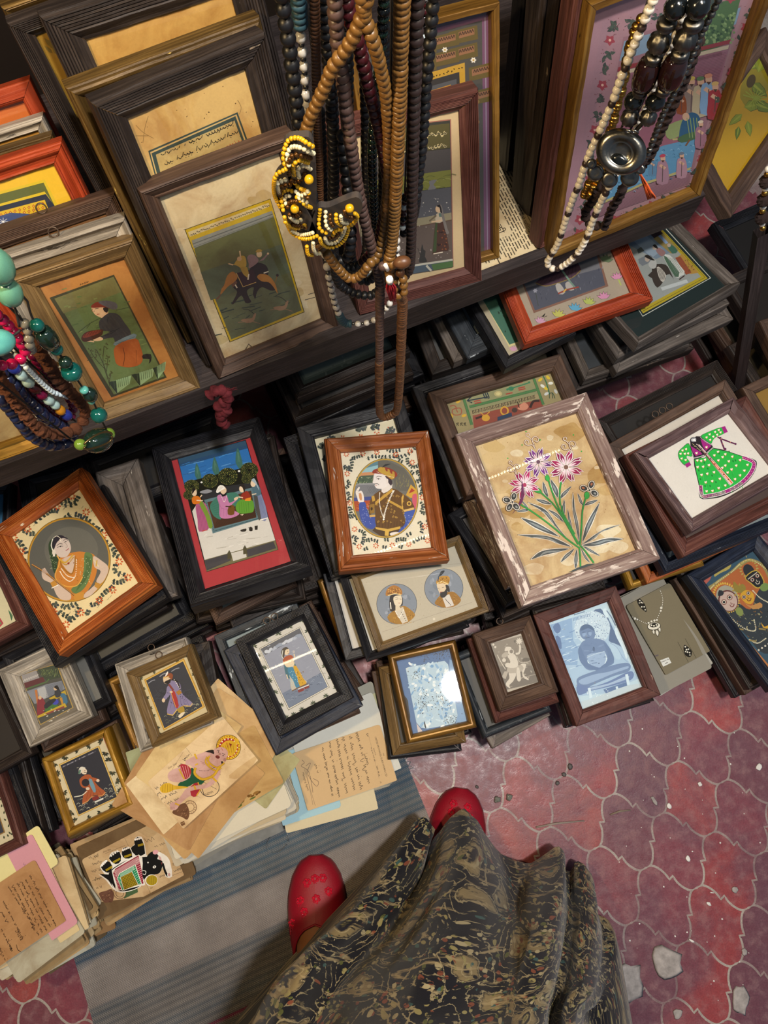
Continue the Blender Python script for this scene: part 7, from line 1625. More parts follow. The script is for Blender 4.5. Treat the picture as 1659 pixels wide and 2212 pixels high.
for lb,L,d in (('black round bead necklace left of centre in the bundle, ending in a low loop',[(420,-60),(430,200),(455,500),(470,800),(478,1100),(470,1400),(480,1650),(500,1790),(560,1855),(640,1885),(730,1885),(800,1800),(830,1600),(845,1200)],-.012),('second black bead necklace behind the yellow bead flower',[(380,700),(392,900),(400,1150),(410,1400),(450,1560),(520,1690),(600,1715),(680,1640),(690,1400),(690,900),(680,400)],-.022),('black bead necklace hidden deepest in the middle bundle',[(540,-60),(560,300),(565,700),(572,1100),(580,1500),(610,1740),(690,1800),(760,1700),(790,1300),(800,700),(800,100)],-.032)):
    NK(lb,'c',[(c,L)],[b('rondel','black',.0076)],dr=d)
NK('glossy dark green-black bead necklace in the centre of the bundle','c',[(c,[(800,-60),(790,200),(760,500),(735,750),(722,1000),(728,1200),(738,1390),(745,1500)])],[b('rondel','jet',.006),b('rondel','dkgreen',.0057)],dr=-.004,ends=(1,0))
NK('dark red bead necklace in the middle of the bundle','c',[(c,[(545,-80),(575,100),(630,270),(680,470),(720,640),(765,820),(800,1000),(822,1170),(812,1320),(785,1440),(758,1560),(700,1640),(650,1690)])],[b('rondel','red',.0073)],dr=.006,ends=(1,0))
mal=NK('long brown disc-bead mala hanging lowest from the middle bundle','c',[(c,[(478,-90),(486,60),(500,250),(525,430),(548,620),(572,820),(605,1050),(645,1270),(690,1470),(735,1650)]),('j4',[(190,270),(192,450),(190,700),(188,950),(188,1120),(198,1195),(228,1212),(268,1196),(308,1160),(325,1020),(335,800),(343,560),(345,400)]),('j4',[(300,350,.006),(275,290,.008),(262,220,.008),(255,140,.008)]),(c,[(850,1560,.004),(870,1300),(885,1000),(895,700),(903,400),(912,100),(918,-90)])],[b('rondel','greybr',.0073)]*74+[b('disc','brown',.0084)]*126+[b('disc','gold',.0078)]*140+[b('rondel','gold',.0077)]*90,dr=.014,jit=.06)
for x,y,dm,m in ((215,175,.0066,'greybr'),(280,160,.0072,'gold'),(260,230,.007,'gold'),(332,220,.0066,'brown'),(352,262,.0064,'gold'),(356,305,.0064,'gold'),(292,275,.0056,'gold'),(292,330,.006,'gold'),(318,372,.007,'gold'),(358,352,.006,'gold')):
    put(mal,'guru_bead',beadmesh('round',BM[m]),hang(x,y,'j4','c',.024),(1,.2,.3),dm)
put(mal,'oval_bead',beadmesh('oval',BM['brown']),hang(345,148,'j4','c',.026),(1,.1,.2),.0088,label='dark brown oval bead')
tb=MB(); RT=random.Random(4)
for k in range(26):
    a=hang(258+RT.uniform(-8,8),262,'j4','c',.036)-np.array(mal.location); e=hang(235+k*2.6,330+RT.uniform(-20,30),'j4','c',.036+RT.uniform(-.002,.002))-np.array(mal.location); f=hang(262+k*1.6,395+RT.uniform(-20,20),'j4','c',.034)-np.array(mal.location)
    tb.tube([a,(a+e)/2,e,f],.0005,4)
tb.build('tassel',plain('red_thread','#b3122a',.8),mal)['label']='red thread tassel'
wf=MB(); wf.tube([hang(258,258,'j4','c',.037)-np.array(mal.location),hang(262,285,'j4','c',.037)-np.array(mal.location)],.0024,7); wf.tube([hang(230,165,'j4','c',.034)-np.array(mal.location),hang(246,200,'j4','c',.034)-np.array(mal.location)],.0014,6); wf.build('thread_wrap',plain('white_thread','#d9d4d0',.7),mal)
NK('dark brown bead necklace right of the gold-brown strand in the bundle','c',[(c,[(1015,-90),(1008,100),(1000,350),(992,650),(985,950),(980,1200),(975,1450),(968,1650),(955,1740),(920,1765),(870,1730,-.01),(830,1500,-.02)])],[b('rondel','dkbr',.0072)],dr=.008,ends=(1,1))
NK('black matte round bead necklace on the right edge of the middle bundle','c',[(c,[(1120,-80),(1108,60),(1095,230),(1078,430),(1065,560),(1055,760),(1042,930),(1026,1080),(1015,1190),(1004,1280),(980,1400,-.01),(920,1500,-.02)])],[b('round','black',.0068)],dr=-.004,ends=(1,1))
NK('small pearl and dark red bead necklace half hidden at the right of the bundle','c',[(c,[(1062,-60),(1055,100),(1046,340),(1038,540),(1030,700),(1015,900),(990,1100),(940,1260),(925,1330),(915,1480)])],[b('round','cool',.005,'pearl'),b('round','red',.004),b('round','red',.004),b('round','jet',.006),b('round','red',.004)],dr=-.014,ends=(1,0))
yf=NK('wooden bead necklace with a yellow and white seed-bead flower, front of the bundle','c',[(c,[(700,-90),(682,20),(648,130),(598,245),(545,330),(470,430),(425,540),(372,655),(325,755),(295,850)]),('j3',[(230,130,-.004),(150,330,-.006),(230,560,-.006),(330,720,-.004),(385,785),(440,860),(520,935),(590,915),(640,850)]),(c,[(755,1640,-.006),(800,1480,-.012),(820,1250,-.014),(828,950,-.012),(815,650,-.008),(775,430,-.004),(725,250),(675,110),(650,-90)])],[b('rondel','gold',.0067)],dr=.022)
sb=MB(); RY=random.Random(8); cnt=[0]
def seeds(L,m,dm=.0026,nm='seed_bead'):
    P3=[hang(x,y,'j3','c',.034+.004*math.sin((x+y)*.02)) for x,y in L]; LL,s=catm(P3,0) if len(P3)>1 else (P3,[0]); u=0
    while u<=s[-1]:
        if len(P3)>1: j=max(1,min(np.searchsorted(s,u),len(LL)-1)); p=LL[j]; 
        else: p=P3[0]
        SB.append((p,m,dm)); u+=dm*.95
        if len(P3)==1: break
SB=[]
for m,L in (('yellow',[(135,270),(118,185),(150,95),(210,80),(260,108),(296,130)]),('cream',[(152,245),(142,180),(172,135),(225,140),(268,160),(304,174)]),('bronze',[(152,300),(152,225),(182,182),(235,188),(288,204)]),('yellow',[(185,305),(178,250),(215,215),(278,233)]),('cream',[(215,318),(205,272),(242,248),(284,268)]),('bronze',[(170,340),(200,345),(230,330),(252,292)]),('yellow',[(190,352),(215,385),(252,400),(290,428)]),('cream',[(195,405),(228,432),(278,395)]),('bronze',[(205,375),(258,438),(280,440)]),('yellow',[(200,440),(250,485),(290,505)]),('cream',[(215,445),(270,478)]),
 ('yellow',[(100,500),(66,430),(62,350),(80,300),(125,275)]),('cream',[(98,420),(80,365),(110,340),(150,330)]),('bronze',[(105,455),(98,395),(125,370),(170,362)]),('yellow',[(118,520),(105,425),(148,395),(180,410)]),('cream',[(135,480),(128,440),(170,430)]),('bronze',[(145,500),(160,470),(200,465)]),('bronze',[(155,545),(195,556),(222,530)]),('yellow',[(130,590),(160,618),(205,630),(258,602)]),('cream',[(165,640),(220,668),(270,665),(302,655)]),('yellow',[(125,560),(165,650),(220,688),(270,695),(335,672)]),('cream',[(160,560),(200,590),(232,574)]),('bronze',[(175,605),(225,615),(275,632)]),
 ('yellow',[(342,515),(338,555),(335,600),(345,640),(385,660)]),('cream',[(376,530),(376,570),(382,615),(415,642)]),('bronze',[(405,547),(405,590),(428,622)]),('yellow',[(440,547),(442,585),(470,610)]),('cream',[(470,555),(475,590),(510,600)]),('bronze',[(492,524),(505,555),(550,565)]),('yellow',[(555,540),(570,560),(545,600),(500,630)]),('yellow',[(340,690),(355,725),(390,745),(440,740),(490,700),(515,640)]),('cream',[(372,690),(392,720),(440,715),(480,670),(495,625)]),('bronze',[(400,690),(430,682),(455,655)]),('yellow',[(420,670),(445,640),(480,640)]),('yellow',[(262,740),(268,785),(300,795)]),('cream',[(300,718),(302,755),(322,785),(350,780)])): seeds(L,m)
for x,y in ((275,332),(188,510),(522,508)): SB.append((hang(x,y,'j3','c',.037),'yellow',.0052))
order=sorted(range(len(SB)),key=lambda i:-SB[i][2])[:1]; rest=MB(); rm=[]
for i,(p,m,dm) in enumerate(SB):
    me=beadmesh('round',BM[m],8)
    if i%4==0 or dm>.004: 
        if cnt[0]<99: put(yf,'seed_bead' if dm<.004 else 'large_yellow_bead',me,p,(RY.random(),RY.random(),1),dm); cnt[0]+=1; continue
    M=Matrix.LocRotScale(Vector(p)-yf.location,None,Vector((dm,)*3))
    if BM[m] not in rm: rm.append(BM[m])
    b0=len(rest.v); rest.v+=[tuple(M@v.co) for v in me.vertices]
    for f in me.polygons: rest.f.append(tuple(b0+q for q in f.vertices)); rest.uv.append([(0,0)]*len(f.vertices)); rest.mi.append(rm.index(BM[m])); rest.col.append((1,1,1,1)); rest.sm.append(True)
o=rest.build('seed_bead_rows',rm,yf); o['kind']='stuff'
bk=MB()
for L in ([(120,120),(220,75),(300,120),(320,480),(290,510),(200,440),(150,330)],[(70,320),(140,270),(200,400),(320,650),(260,690),(140,600),(75,450)],[(320,520),(400,500),(560,440),(600,500),(560,590),(500,700),(400,750),(340,700),(260,790),(255,730)]):
    f=[hang(x,y,'j3','c',.030)-np.array(yf.location) for x,y in smooth(L,5)]; g=[p+np.array([0,.004,0]) for p in f]
    bk.face(f); bk.face(g[::-1])
    for i in range(len(f)): j=(i+1)%len(f); bk.face([f[i],g[i],g[j],f[j]])
bk.build('cloth_backing',plain('dark_cord_cloth','#3a322c',.9),yf)
# -- right cluster
c='j5'
NK('long cream pearl necklace with black spacers hanging at the right','r',[(c,[(545,-60),(505,20),(470,105),(446,165),(418,228),(394,292),(370,352),(343,430),(314,500),(282,572),(250,642),(216,722),(192,800),(158,885),(124,985),(92,1078),(60,1132),(46,1166),(76,1190),(112,1178),(150,1150),(188,1108),(220,1050),(250,970),(285,890),(318,828),(380,700,-.02),(450,550,-.02),(540,350,-.02),(640,100,-.02),(680,-40,-.02)])],[b('round','pearl',.0048,'pearl')]*4+[b('round','dkbr',.0045,'spacer')],dr=.018)
NK('silver ball chain necklace along the right side of the silver pendant','r',[(c,[(825,-50),(772,62),(722,160),(682,255),(642,345),(602,420),(562,495),(532,570),(508,635),(486,690),(440,760,-.01),(380,790,-.015)])],[b('round','silver',.0036,'silver_ball')],dr=.012,ends=(1,0))
NK('dark red-brown seed bead necklace with a knobbly loop below the silver pendant','r',[(c,[(720,160,-.01),(660,335,-.01),(605,462,-.01),(548,580,-.01),(498,692,-.01),(430,770,-.01),(384,825),(362,875),(338,910),(318,955),(300,1000),(262,998),(232,985),(212,950),(222,920),(252,880),(288,828),(330,760,-.02),(420,560,-.02)])],[b('rudra','rudd',.0062,'seed')],dr=.006,ends=(1,1))
NK('antique gold bead necklace half hidden behind the pearl strand','r',[(c,[(470,60,-.004),(430,150),(400,260),(378,380),(350,480),(338,540),(318,600),(285,690),(245,780),(222,830),(210,868),(238,862),(258,810),(300,740,-.02)])],[b('round','agold',.0046),b('disc','agold',.0058,'disc'),b('disc','agold',.0058,'disc')],dr=-.002,ends=(1,1))
sp=NK('dark stone and silver necklace with a big oval silver pendant','r',[(c,[(420,560),(440,500),(480,330),(540,190),(600,60),(640,-50)])],[],dr=.02,ends=(0,1))
def piece(nm,x,y,kind,m,dm,dx=.36,dr=.024,sc=None,label=None):
    p=hang(x,y,'j5','r',dr); p2=hang(x-40*dx,y+40,'j5','r',dr); return put(sp,nm,beadmesh(kind,BM[m],24),p,p-p2,sc or dm*.66,label=label)
for br in ([(612,35,'round','jet',.0155),(572,108,'cap','silver',.0135),(540,188,'melon','silver',.0165),(515,258,'cap','silver',.013),(482,332,'barrel','dkjet',.018),(455,408,'cap','silver',.011),(426,448,'round','jet',.0145),(410,520,'melon','silver',.0145)],[(712,30,'round','jet',.0155),(690,108,'cap','silver',.0135),(656,178,'melon','silver',.0165),(632,242,'cap','silver',.013),(598,322,'barrel','dkjet',.018),(558,402,'cap','silver',.011),(524,452,'round','jet',.0145),(492,520,'melon','silver',.0135)]):
    for x,y,k,m,dm in br:
        mm=m if m in BM else 'dkred'
        if mm=='dkred' and mm not in BM: BM['dkred']=plain('dark_brown_glass','#1a0b0a',.08,.7,var=.2)
        nm={'melon':'ribbed_silver_bead','cap':'silver_cap','barrel':'barrel_bead','round':'stone_bead'}[k]
        piece(nm,x,y,k,mm,dm)
cb=MB(); cb.tube([Vector(hang(x,y,'j5','r',.024))-sp.location for x,y in ((440,575),(492,520),(524,452),(598,322),(656,178),(712,30),(750,-60))],.0012,5); cb.build('cord',STRG,sp)
# pendant: domed oval with a dark stone
nrm=np.array([-.4,-.917,.0]); nrm/=np.linalg.norm(nrm); up=np.array([0,0,1.]); sd=np.cross(up,nrm)
tilt=math.radians(38); upt=up*math.cos(tilt)-nrm*math.sin(tilt); nt_=nrm*math.cos(tilt)+up*math.sin(tilt)
pc=hang(372,672,'j5','r',.026)-np.array(sp.location)
def dome(nm,cx,cy,rx,ry,prof,m,rot=-.12,dr=.026,off=0):
    ctr=hang(cx,cy,'j5','r',dr)-np.array(sp.location)+nt_*off; ca,sa=math.cos(rot),math.sin(rot); mb=MB(); rows=[]
    for f,z in prof:
        rows.append([ctr+(sd*(rx*f*math.cos(t)*ca-ry*f*math.sin(t)*sa)+upt*(rx*f*math.cos(t)*sa+ry*f*math.sin(t)*ca))+nt_*z for t in np.linspace(0,2*math.pi,36,endpoint=False)])
    mb.grid(rows,closed=True); L=len(rows)*36; mb.cap(list(range(36))[::-1]); mb.cap([L-36+k for k in range(36)]); return mb.build(nm,m,sp)
dome('pendant_disc',372,672,.0138,.0112,[(.2,-.002),(.9,-.002),(1,-.0005),(1,.0005),(.96,.0023),(.85,.0038),(.7,.0043),(.55,.0033),(.45,.002),(.43,.0022),(.4,.0015),(.2,.0015)],BM['silver'])['label']='domed oval silver disc'
dome('pendant_stone',368,704,.0056,.0035,[(.3,-.0005),(1,.0),(.9,.0012),(.5,.002),(.2,.0022)],BM['jet'],off=.0042)['label']='black oval stone'
for x,y,r in ((258,765,.0048),(320,796,.0048),(410,786,.0052),(240,726,.0029),(456,750,.0029)): dome('silver_drop',x,y,r,r*.95,[(.2,-.0015),(.9,-.001),(1,0),(.9,.001),(.7,.0016),(.4,.0015),(.2,.0014)],BM['silver'],off=-.001)
hb=MB()
for dx in (-14,12): torus(hb,hang(418+dx,582,'j5','r',.03)-np.array(sp.location),.0022,.0005,np.array([sd,upt,nt_]).T@Rx(1.2),12,6)
hb.build('hinge',BM['silver'],sp)
ob=MB()
for k in range(30):
    a=hang(458+RT.uniform(-3,3),772,'j5','r',.02)-np.array(sp.location); e=hang(488+k*1.3,872+RT.uniform(-14,10),'j5','r',.02+RT.uniform(-.002,.002))-np.array(sp.location); ob.tube([a,(a*.4+e*.6)+np.array([0,0,RT.uniform(-.001,.001)]),e],.0004,4)
ob.build('tassel',plain('orange_thread','#c2501c',.8),sp)['label']='orange thread tassel'
# -- left cluster
c='j2'
NK('jade green large oval bead necklace at the left edge','l',[(c,[(-60,-40),(-10,60),(30,140),(95,310),(120,420)])],[b('oval','jade',.0142)],dr=.05,ends=(1,0),jit=.1)
NK('pale teal flat oval stone necklace below the jade beads','l',[(c,[(-120,560),(-40,530),(60,490),(130,440)])],[b('oval','teal',.0146)],dr=.045,ends=(1,0))
gl=NK('dark green glass bead necklace with an oval wire-wrapped glass drop','l',[(c,[(170,260),(195,350),(232,412),(295,492),(352,562),(382,605),(410,642),(446,702),(495,770),(528,818),(562,850),(590,905),(616,972),(650,1035),(676,1090),(640,1130),(560,1140),(500,1155),(440,1120,-.01)])],[],dr=.034,ends=(1,1))
def gp(x,y,kind,m,dm,dx,dy,nm='glass_bead'):
    p=hang(x,y,'j2','l',.036); q=hang(x+dx,y+dy,'j2','l',.036); put(gl,nm,beadmesh(kind,BM[m],24),p,q-p,dm)
for a in ((232,412,'round','green',.0082,40,50),(295,492,'barrel','dkgreen',.0118,50,70),(352,562,'round','green',.0078,30,40),(408,642,'round','dkgreen',.0082,30,40),(446,702,'rondel','green',.013,40,50),(524,815,'rondel','teal',.006,30,40),(562,845,'oval','dkgreen',.0098,20,50),(570,885,'rondel','teal',.005,20,40),(616,972,'round','green',.0118,20,50),(676,1090,'round','lime',.0098,-20,50),(500,1155,'round','lime',.0086,50,-10)): gp(*a)
gp(612,1130,'oval','dkgreen',.0185,60,-22,'glass_drop')
wb=MB()
for s_ in (-1,1):
    wb.tube([hang(612+86*math.cos(t)+8*s_*math.sin(2*t),1130-32*math.cos(t)+s_*30*math.sin(t)+10*s_,'j2','l',.052) -np.array(gl.location) for t in np.linspace(-.1,math.pi+.1,14)],.0007,6)
wb.build('wire_wrap',plain('brass_wire','#6b5a3a',.35,.5,.9),gl)
NK('brown rudraksha seed necklace at the left, longest of the seed strands','l',[(c,[(190,430,-.01),(225,540),(292,645),(372,762),(450,842),(518,918),(532,975),(500,1032),(452,1070),(370,1092),(282,1080),(202,1022),(130,930),(60,832),(-10,735),(-60,640)])],[b('rudra','rud',.0092,'seed')],dr=.014,jit=.1)
NK('pink stone bead necklace looping under the jade beads','l',[(c,[(-40,330),(10,370),(60,420),(110,490),(140,540),(156,582),(112,638),(50,658),(-10,662),(-60,640)])],[b('round','pink',.0066)],dr=.026)
NK('magenta bead strand behind the pale pearls at the left','l',[(c,[(-40,640),(60,700),(140,770),(220,850),(300,920),(380,990),(440,985),(455,930),(432,872),(330,760),(230,640),(180,560)])],[b('round','purple',.007)],dr=-.004)
NK('short pale pearl strand at the left','l',[(c,[(90,590,-.01),(150,660),(205,718),(270,782),(330,828),(398,848),(420,860,-.01)])],[b('round','cool',.0038,'pearl')],dr=.012)
NK('mixed coloured stone strand with amber, red and pale aqua beads','l',[(c,[(60,650),(105,692),(145,732),(182,770),(240,822),(285,862),(328,892),(356,922),(388,952),(440,988),(470,1010)])],[b('oval','blue',.0086),b('oval','pale',.0078),b('oval','pale',.0078),b('oval','red',.008),b('oval','purple',.008),b('oval','pale',.0078),b('oval','pale',.0074),b('oval','amber',.0078)],dr=.006)
NK('navy blue stone chunk necklace, lowest loop at the left','l',[(c,[(-60,560),(10,690),(90,785),(160,865),(232,935),(312,1000),(385,1040),(450,1100),(440,1140),(345,1162),(262,1142),(190,1090),(120,1010),(50,920),(-20,830)])],[b('chunk','navy',.0088)],dr=0.0,jit=.12)
NK('grey agate bead strand beside the jade beads','l',[(c,[(140,380),(168,432),(178,480),(184,528),(200,570,-.01)])],[b('round','grey',.0062)],dr=.03,ends=(1,0))
NK('cream and gold small bead strand at the left','l',[(c,[(20,520),(80,568),(130,600),(220,640),(300,650),(350,655),(400,690,-.01)])],[b('round','cream',.0048),b('round','agold',.0042)],dr=-.012,ends=(1,0))
# small strand at the right edge
NK('dark knobbly and silver bead strand at the right edge','r',[(None,[(1660,360),(1652,420),(1648,450),(1646,480),(1650,500)])],[b('round','pearl',.005,'pearl'),b('round','agold',.005),b('rudra','rudd',.011,'seed')],dr=-.12,ends=(0,0))
rb=MB(); nd=np.array([-math.sin(TH),math.cos(TH)]); dd=np.array([math.cos(TH),math.sin(TH)])
p0=dd*-.75+nd*.272; p1=dd*.6+nd*.272
rb.tube([(p0[0],p0[1],RAILZ+.008),(p1[0],p1[1],RAILZ+.008)],.011,12)
tag(rb.build('hanging_rail',WD['brown']),'brown wooden rail above the shelf that the necklaces hang from','rail')
# ======== piles of old cards and letters
PG='paper pile beside the blue rug'
SH('aged postcard painted with a seated crowned figure holding a mace, topmost of its pile','postcard','postcard','#d9bf95',z=.172,art=art_card,m=PAP,TL=cr('y4',940,970)[:2] if False else (317,1687),TR=(483,1546),BR=(553,1640),BL=(398,1795),tsd=1.5)
k=0
for lb,px,py,a,w,h,col,art in (('yellowed blank card sticking out above the painted postcard',408,1622,57,.135,.085,'#d2b883',None),('cream card with a row of small letters at the upper left of the painted postcard',400,1672,41,.14,.086,'#dcc79d',None),('brown card turned nearly upright at the left of the painted postcard',374,1700,62,.12,.125,'#b38d61',None),('orange brown card peeking out below the painted postcard',448,1715,52,.14,.09,'#b5905f',None),('second orange brown card below the painted postcard',430,1720,47,.14,.09,'#bf9c69',None),
  ('yellowed card with the tip of a painted red and gold crown',475,1690,30,.155,.09,'#b89762',art_crownpeek),('torn card with brown edge at the upper right of the painted postcard',505,1600,-30,.12,.1,'#c8a878',None),('pale card with dark red writing at the top of the pile',492,1578,-40,.12,.088,'#cfb58a',None),('greenish folded slip at the upper left of the pile',370,1630,20,.12,.05,'#9aa07c',None),('olive stamped slip at the right of the pile',520,1625,-35,.15,.08,'#a9a67c',None)):
    k+=1; SH(lb,'postcard','postcard',col,pose=pz(px,py,.170-k*.0017,a,w,h),art=art,m=PAP,seed=k,t=.0008)
PFD=[]; RP=rs(77); z=.150; k=0
while z>.012:
    big=z<.10; w,h=(RP.uniform(.175,.205),RP.uniform(.12,.14)) if big else (RP.uniform(.145,.18),RP.uniform(.1,.125))
    t=RP.choice([.0018,.003,.0045,.006,.0025])
    px,py=(480+RP.uniform(-6,6),1712+RP.uniform(-5,5)); col=RP.choice(['#b9b4a6','#a8a498','#c9c2ae','#9c9788','#bdb199','#8f8b80','#b0a184'])
    a=24+RP.uniform(-7,7)
    if not PFD and z<.066: PFD.append(1); col='#3d4a8f'; lb='blue folder edge near the bottom of the painted postcard pile'; g=None
    else: lb='worn grey or buff paper in the middle of the painted postcard pile'; g='papers in the painted postcard pile'
    SH(lb,'old_paper' if g else 'paper_folder','paper' if g else 'folder',col,pose=pz(px,py,z,a,w,h),t=t*.93,group=g,seed=k,r=.006); z-=t; k+=1
pb=MB(); RC=rs(5); base=P(485,1722,.0); rows=[]
for i in range(9):
    row=[]
    for j in range(14):
        u,v=(j/13-.5)*.235,(i/8-.5)*.165; ca,sa=math.cos(.42),math.sin(.42); ed=1 if (i in (0,8) or j in (0,13)) else 0
        row.append((base[0]+u*ca-v*sa,base[1]+u*sa+v*ca,.006+(RC.uniform(0,.014) if ed else .003)))
    rows.append(row)
pb.grid(rows,smooth=True); o=pb.build('plastic_sheet',plain('crumpled_plastic','#8f8d86',.25,.5,var=.2,scale=40)); tag(o,'crumpled greyish plastic sheet under the painted postcard pile','plastic sheet')
# letters under the blue and yellow lady
SH('brown letter headed glass works with slanted handwriting, lying at the rug edge','letter_sheet','letter','#c8aa80',z=.085,art=art_letter,m=PAPG,TL=(632,1629),TR=(820,1563),BR=(858,1686),BL=(663,1752),tsd=1.5)
k=0
for lb,px,py,a,w,h,col in (('white letter strip sticking out above the brown glass works letter',742,1615,22,.14,.12,'#c9cac2'),('pale blue note beside the brown glass works letter',655,1690,17,.09,.1,'#9fc3cf'),('cream torn sheet under the left end of the brown letter',700,1690,14,.14,.112,'#cbbf9f'),('folded grey letter with a blue number at the left of the brown letter',660,1672,10,.1,.11,'#b3b4ae'),('yellowish stapled sheets behind the brown glass works letter',775,1590,22,.11,.1,'#b9b892'),('grey lined sheet lowest behind the brown glass works letter',760,1580,26,.12,.11,'#9c9c92')):
    k+=1; SH(lb,'old_paper','paper',col,pose=pz(px,py,.083-k*.0022,a,w,h),seed=k,t=.0016)
z=.068;k=0
while z>.008:
    t=RP.choice([.003,.005,.007]); SH('buff paper in the stack under the brown glass works letter','old_paper','paper',RP.choice(['#a8a08c','#b8ad94','#8f8a7c']),pose=pz(735+RP.uniform(-5,5),1655+RP.uniform(-5,5),z,19+RP.uniform(-5,5),RP.uniform(.13,.145),RP.uniform(.085,.1)),t=t*.93,group='papers under the brown letter',seed=k); z-=t;k+=1
# elephant card
SH('postcard painted with a black elephant in red and green cloth, upside down','postcard','postcard','#c4a880',z=.085,art=art_elecard,m=PAP,TL=(175,1855),TR=(338,1775),BR=(408,1890),BL=(225,1978),tsd=1.5)
z=.082;k=0
while z>.008:
    t=RP.choice([.002,.003,.0045]); SH('brown paper in the stack under the elephant postcard','old_paper','paper',RP.choice(['#a88d66','#b89c74','#8f7856','#6b563c']),pose=pz(292+RP.uniform(-14,8),1868+RP.uniform(-12,3),z,26+RP.uniform(-6,6),RP.uniform(.135,.15),RP.uniform(.09,.105)),t=t*.93,group='papers under the elephant postcard',seed=k,m=PAP); z-=t;k+=1
# letters at the lower left
SH('brown card covered in dark handwriting at the lower left corner','letter_sheet','letter','#ac8257',pose=(Rz(math.radians(33.5)),P(5,1992,.15),.145,.092),art=art_script,m=PAP)
k=0
for lb,i,j,a,w,h,col,art in (('pink slip with grey writing beside the brown handwritten card',330,420,-56,.135,.04,'#c9909a',art_pink),('pale yellow slip behind the pink slip',130,260,35,.1,.06,'#d9cf94',None),('cream envelope behind the brown handwritten card',40,420,30,.13,.08,'#c3ae88',None),('small yellow card edge right of the pink slip',380,470,-57,.13,.03,'#cdb98c',None)):
    k+=1; px,py=cr('i4',i,j) if 'i4' in CR else (i/3.66,1800+j/3.66); SH(lb,'paper_slip','paper',col,pose=pz(px,py,.149-k*.0016,a,w,h),art=art,seed=k,t=.0008)
z=.141;k=0
while z>.008:
    t=RP.choice([.0018,.003,.0045,.0035]); f=1-z/.141; col=RP.choice(['#b99f72','#a88d64','#c9b48c','#8f7a58','#b0aa94','#c2bda8','#6b5a42'])
    SH('worn brown or grey letter fanned out in the lower left pile','old_paper','letter',col,pose=pz(62+f*60+RP.uniform(-8,8),1975-f*18+RP.uniform(-8,8),z,32+RP.uniform(-9,9) if k%4 else -58+RP.uniform(-5,5),RP.uniform(.135,.15),RP.uniform(.09,.105)),t=t*.9,group='letters in the lower left pile',seed=k,m=PAP); z-=t;k+=1
SH('brown envelope with a dark green stamp between the two lower left piles','envelope','envelope','#9c7850',pose=pz(180,1935,.03,-70,.12,.07),m=PAP,t=.001)
# jewellery card
SH('grey-brown card printed with a necklace and earrings, in a plastic sleeve','jewellery_card','card','#77705c',z=.09,art=art_tag,m=PAPG,t=.004,BL=(1435,1463),BR=(1531,1395),TR=(1449,1268),edges=[('L',1370,1330)],size=(None,.17),tsd=1)
z=.085;k=0
while z>.008:
    t=RP.choice([.004,.006,.008]); SH('grey card stacked under the printed jewellery card','old_card','card',RP.choice(['#8d8a80','#a8a69c','#5a5852']),pose=pz(1420+RP.uniform(-2,4),1372+RP.uniform(-3,3),z,27+RP.uniform(-3,3),.10,.155),t=t*.93,group='cards under the jewellery card',seed=k); z-=t;k+=1
for l in []: print(l)
# ======== floor of lantern-shaped tiles
ND=np.array([-math.sin(TH),math.cos(TH)]); DD=np.array([math.cos(TH),math.sin(TH)])
def DN(a,b,z=None): q=DD*a+ND*b; return (q[0],q[1]) if z is None else (q[0],q[1],z)
LT={(0,0):(1317.5,1720.8),(1,0):(1425.4,1762.1),(2,0):(1535,1800.7),(3,0):(1642.4,1841.7),(-1,0):(1210,1679.6),(-2,0):(1104.6,1637),(0,-1):(1348,1609.3),(1,-1):(1453.6,1648.8),(2,-1):(1560.4,1689.8),(1,-2):(1482,1540.8),(2,-2):(1587.4,1580.8),(0,1):(1284.5,1833.5),(1,1):(1394,1875),(2,1):(1506,1918.1),(3,1):(1615.8,1960.3),(-1,1):(1175,1793),(-2,1):(1069,1748.3),(1,2):(1365,1996.4),(2,2):(1476,2039.8),(3,2):(1589.3,2079.6),(2,3):(1447,2162.8),(3,3):(1560.4,2205)}
A_=np.array([[1,i,j] for i,j in LT]); B_=np.array([P(*v,0)[:2] for v in LT.values()]); S_,_,_,_=np.linalg.lstsq(A_,B_,rcond=None)
EDG=[(0,0),(.025,.026),(.06,.046),(.1,.057),(.15,.061),(.21,.058),(.29,.046),(.37,.024),(.44,-.006),(.474,-.028),(.524,.034),(.565,.006),(.63,-.024),(.71,-.046),(.79,-.058),(.85,-.061),(.9,-.057),(.94,-.046),(.975,-.026)]
def tedge(p,q,sg):
    d=q-p; n=np.array([-d[1],d[0]]); return [p+d*t+n*f*1.45*sg for t,f in EDG]
fm=MB(); RF=rs(17)
fb_=[DN(-1.6,-1.5),DN(1.6,-1.5),DN(1.6,1.0),DN(-1.6,1.0)]
fm.face([(x,y,-.0005) for x,y in fb_],col=lin('#b5aaa0')); fm.face([(x,y,-.03) for x,y in fb_][::-1],col=lin('#8d837a'))
TC=['#a84a48','#9c4446','#8a4650','#73444f','#8f4a50','#a24e4a','#7d4850']
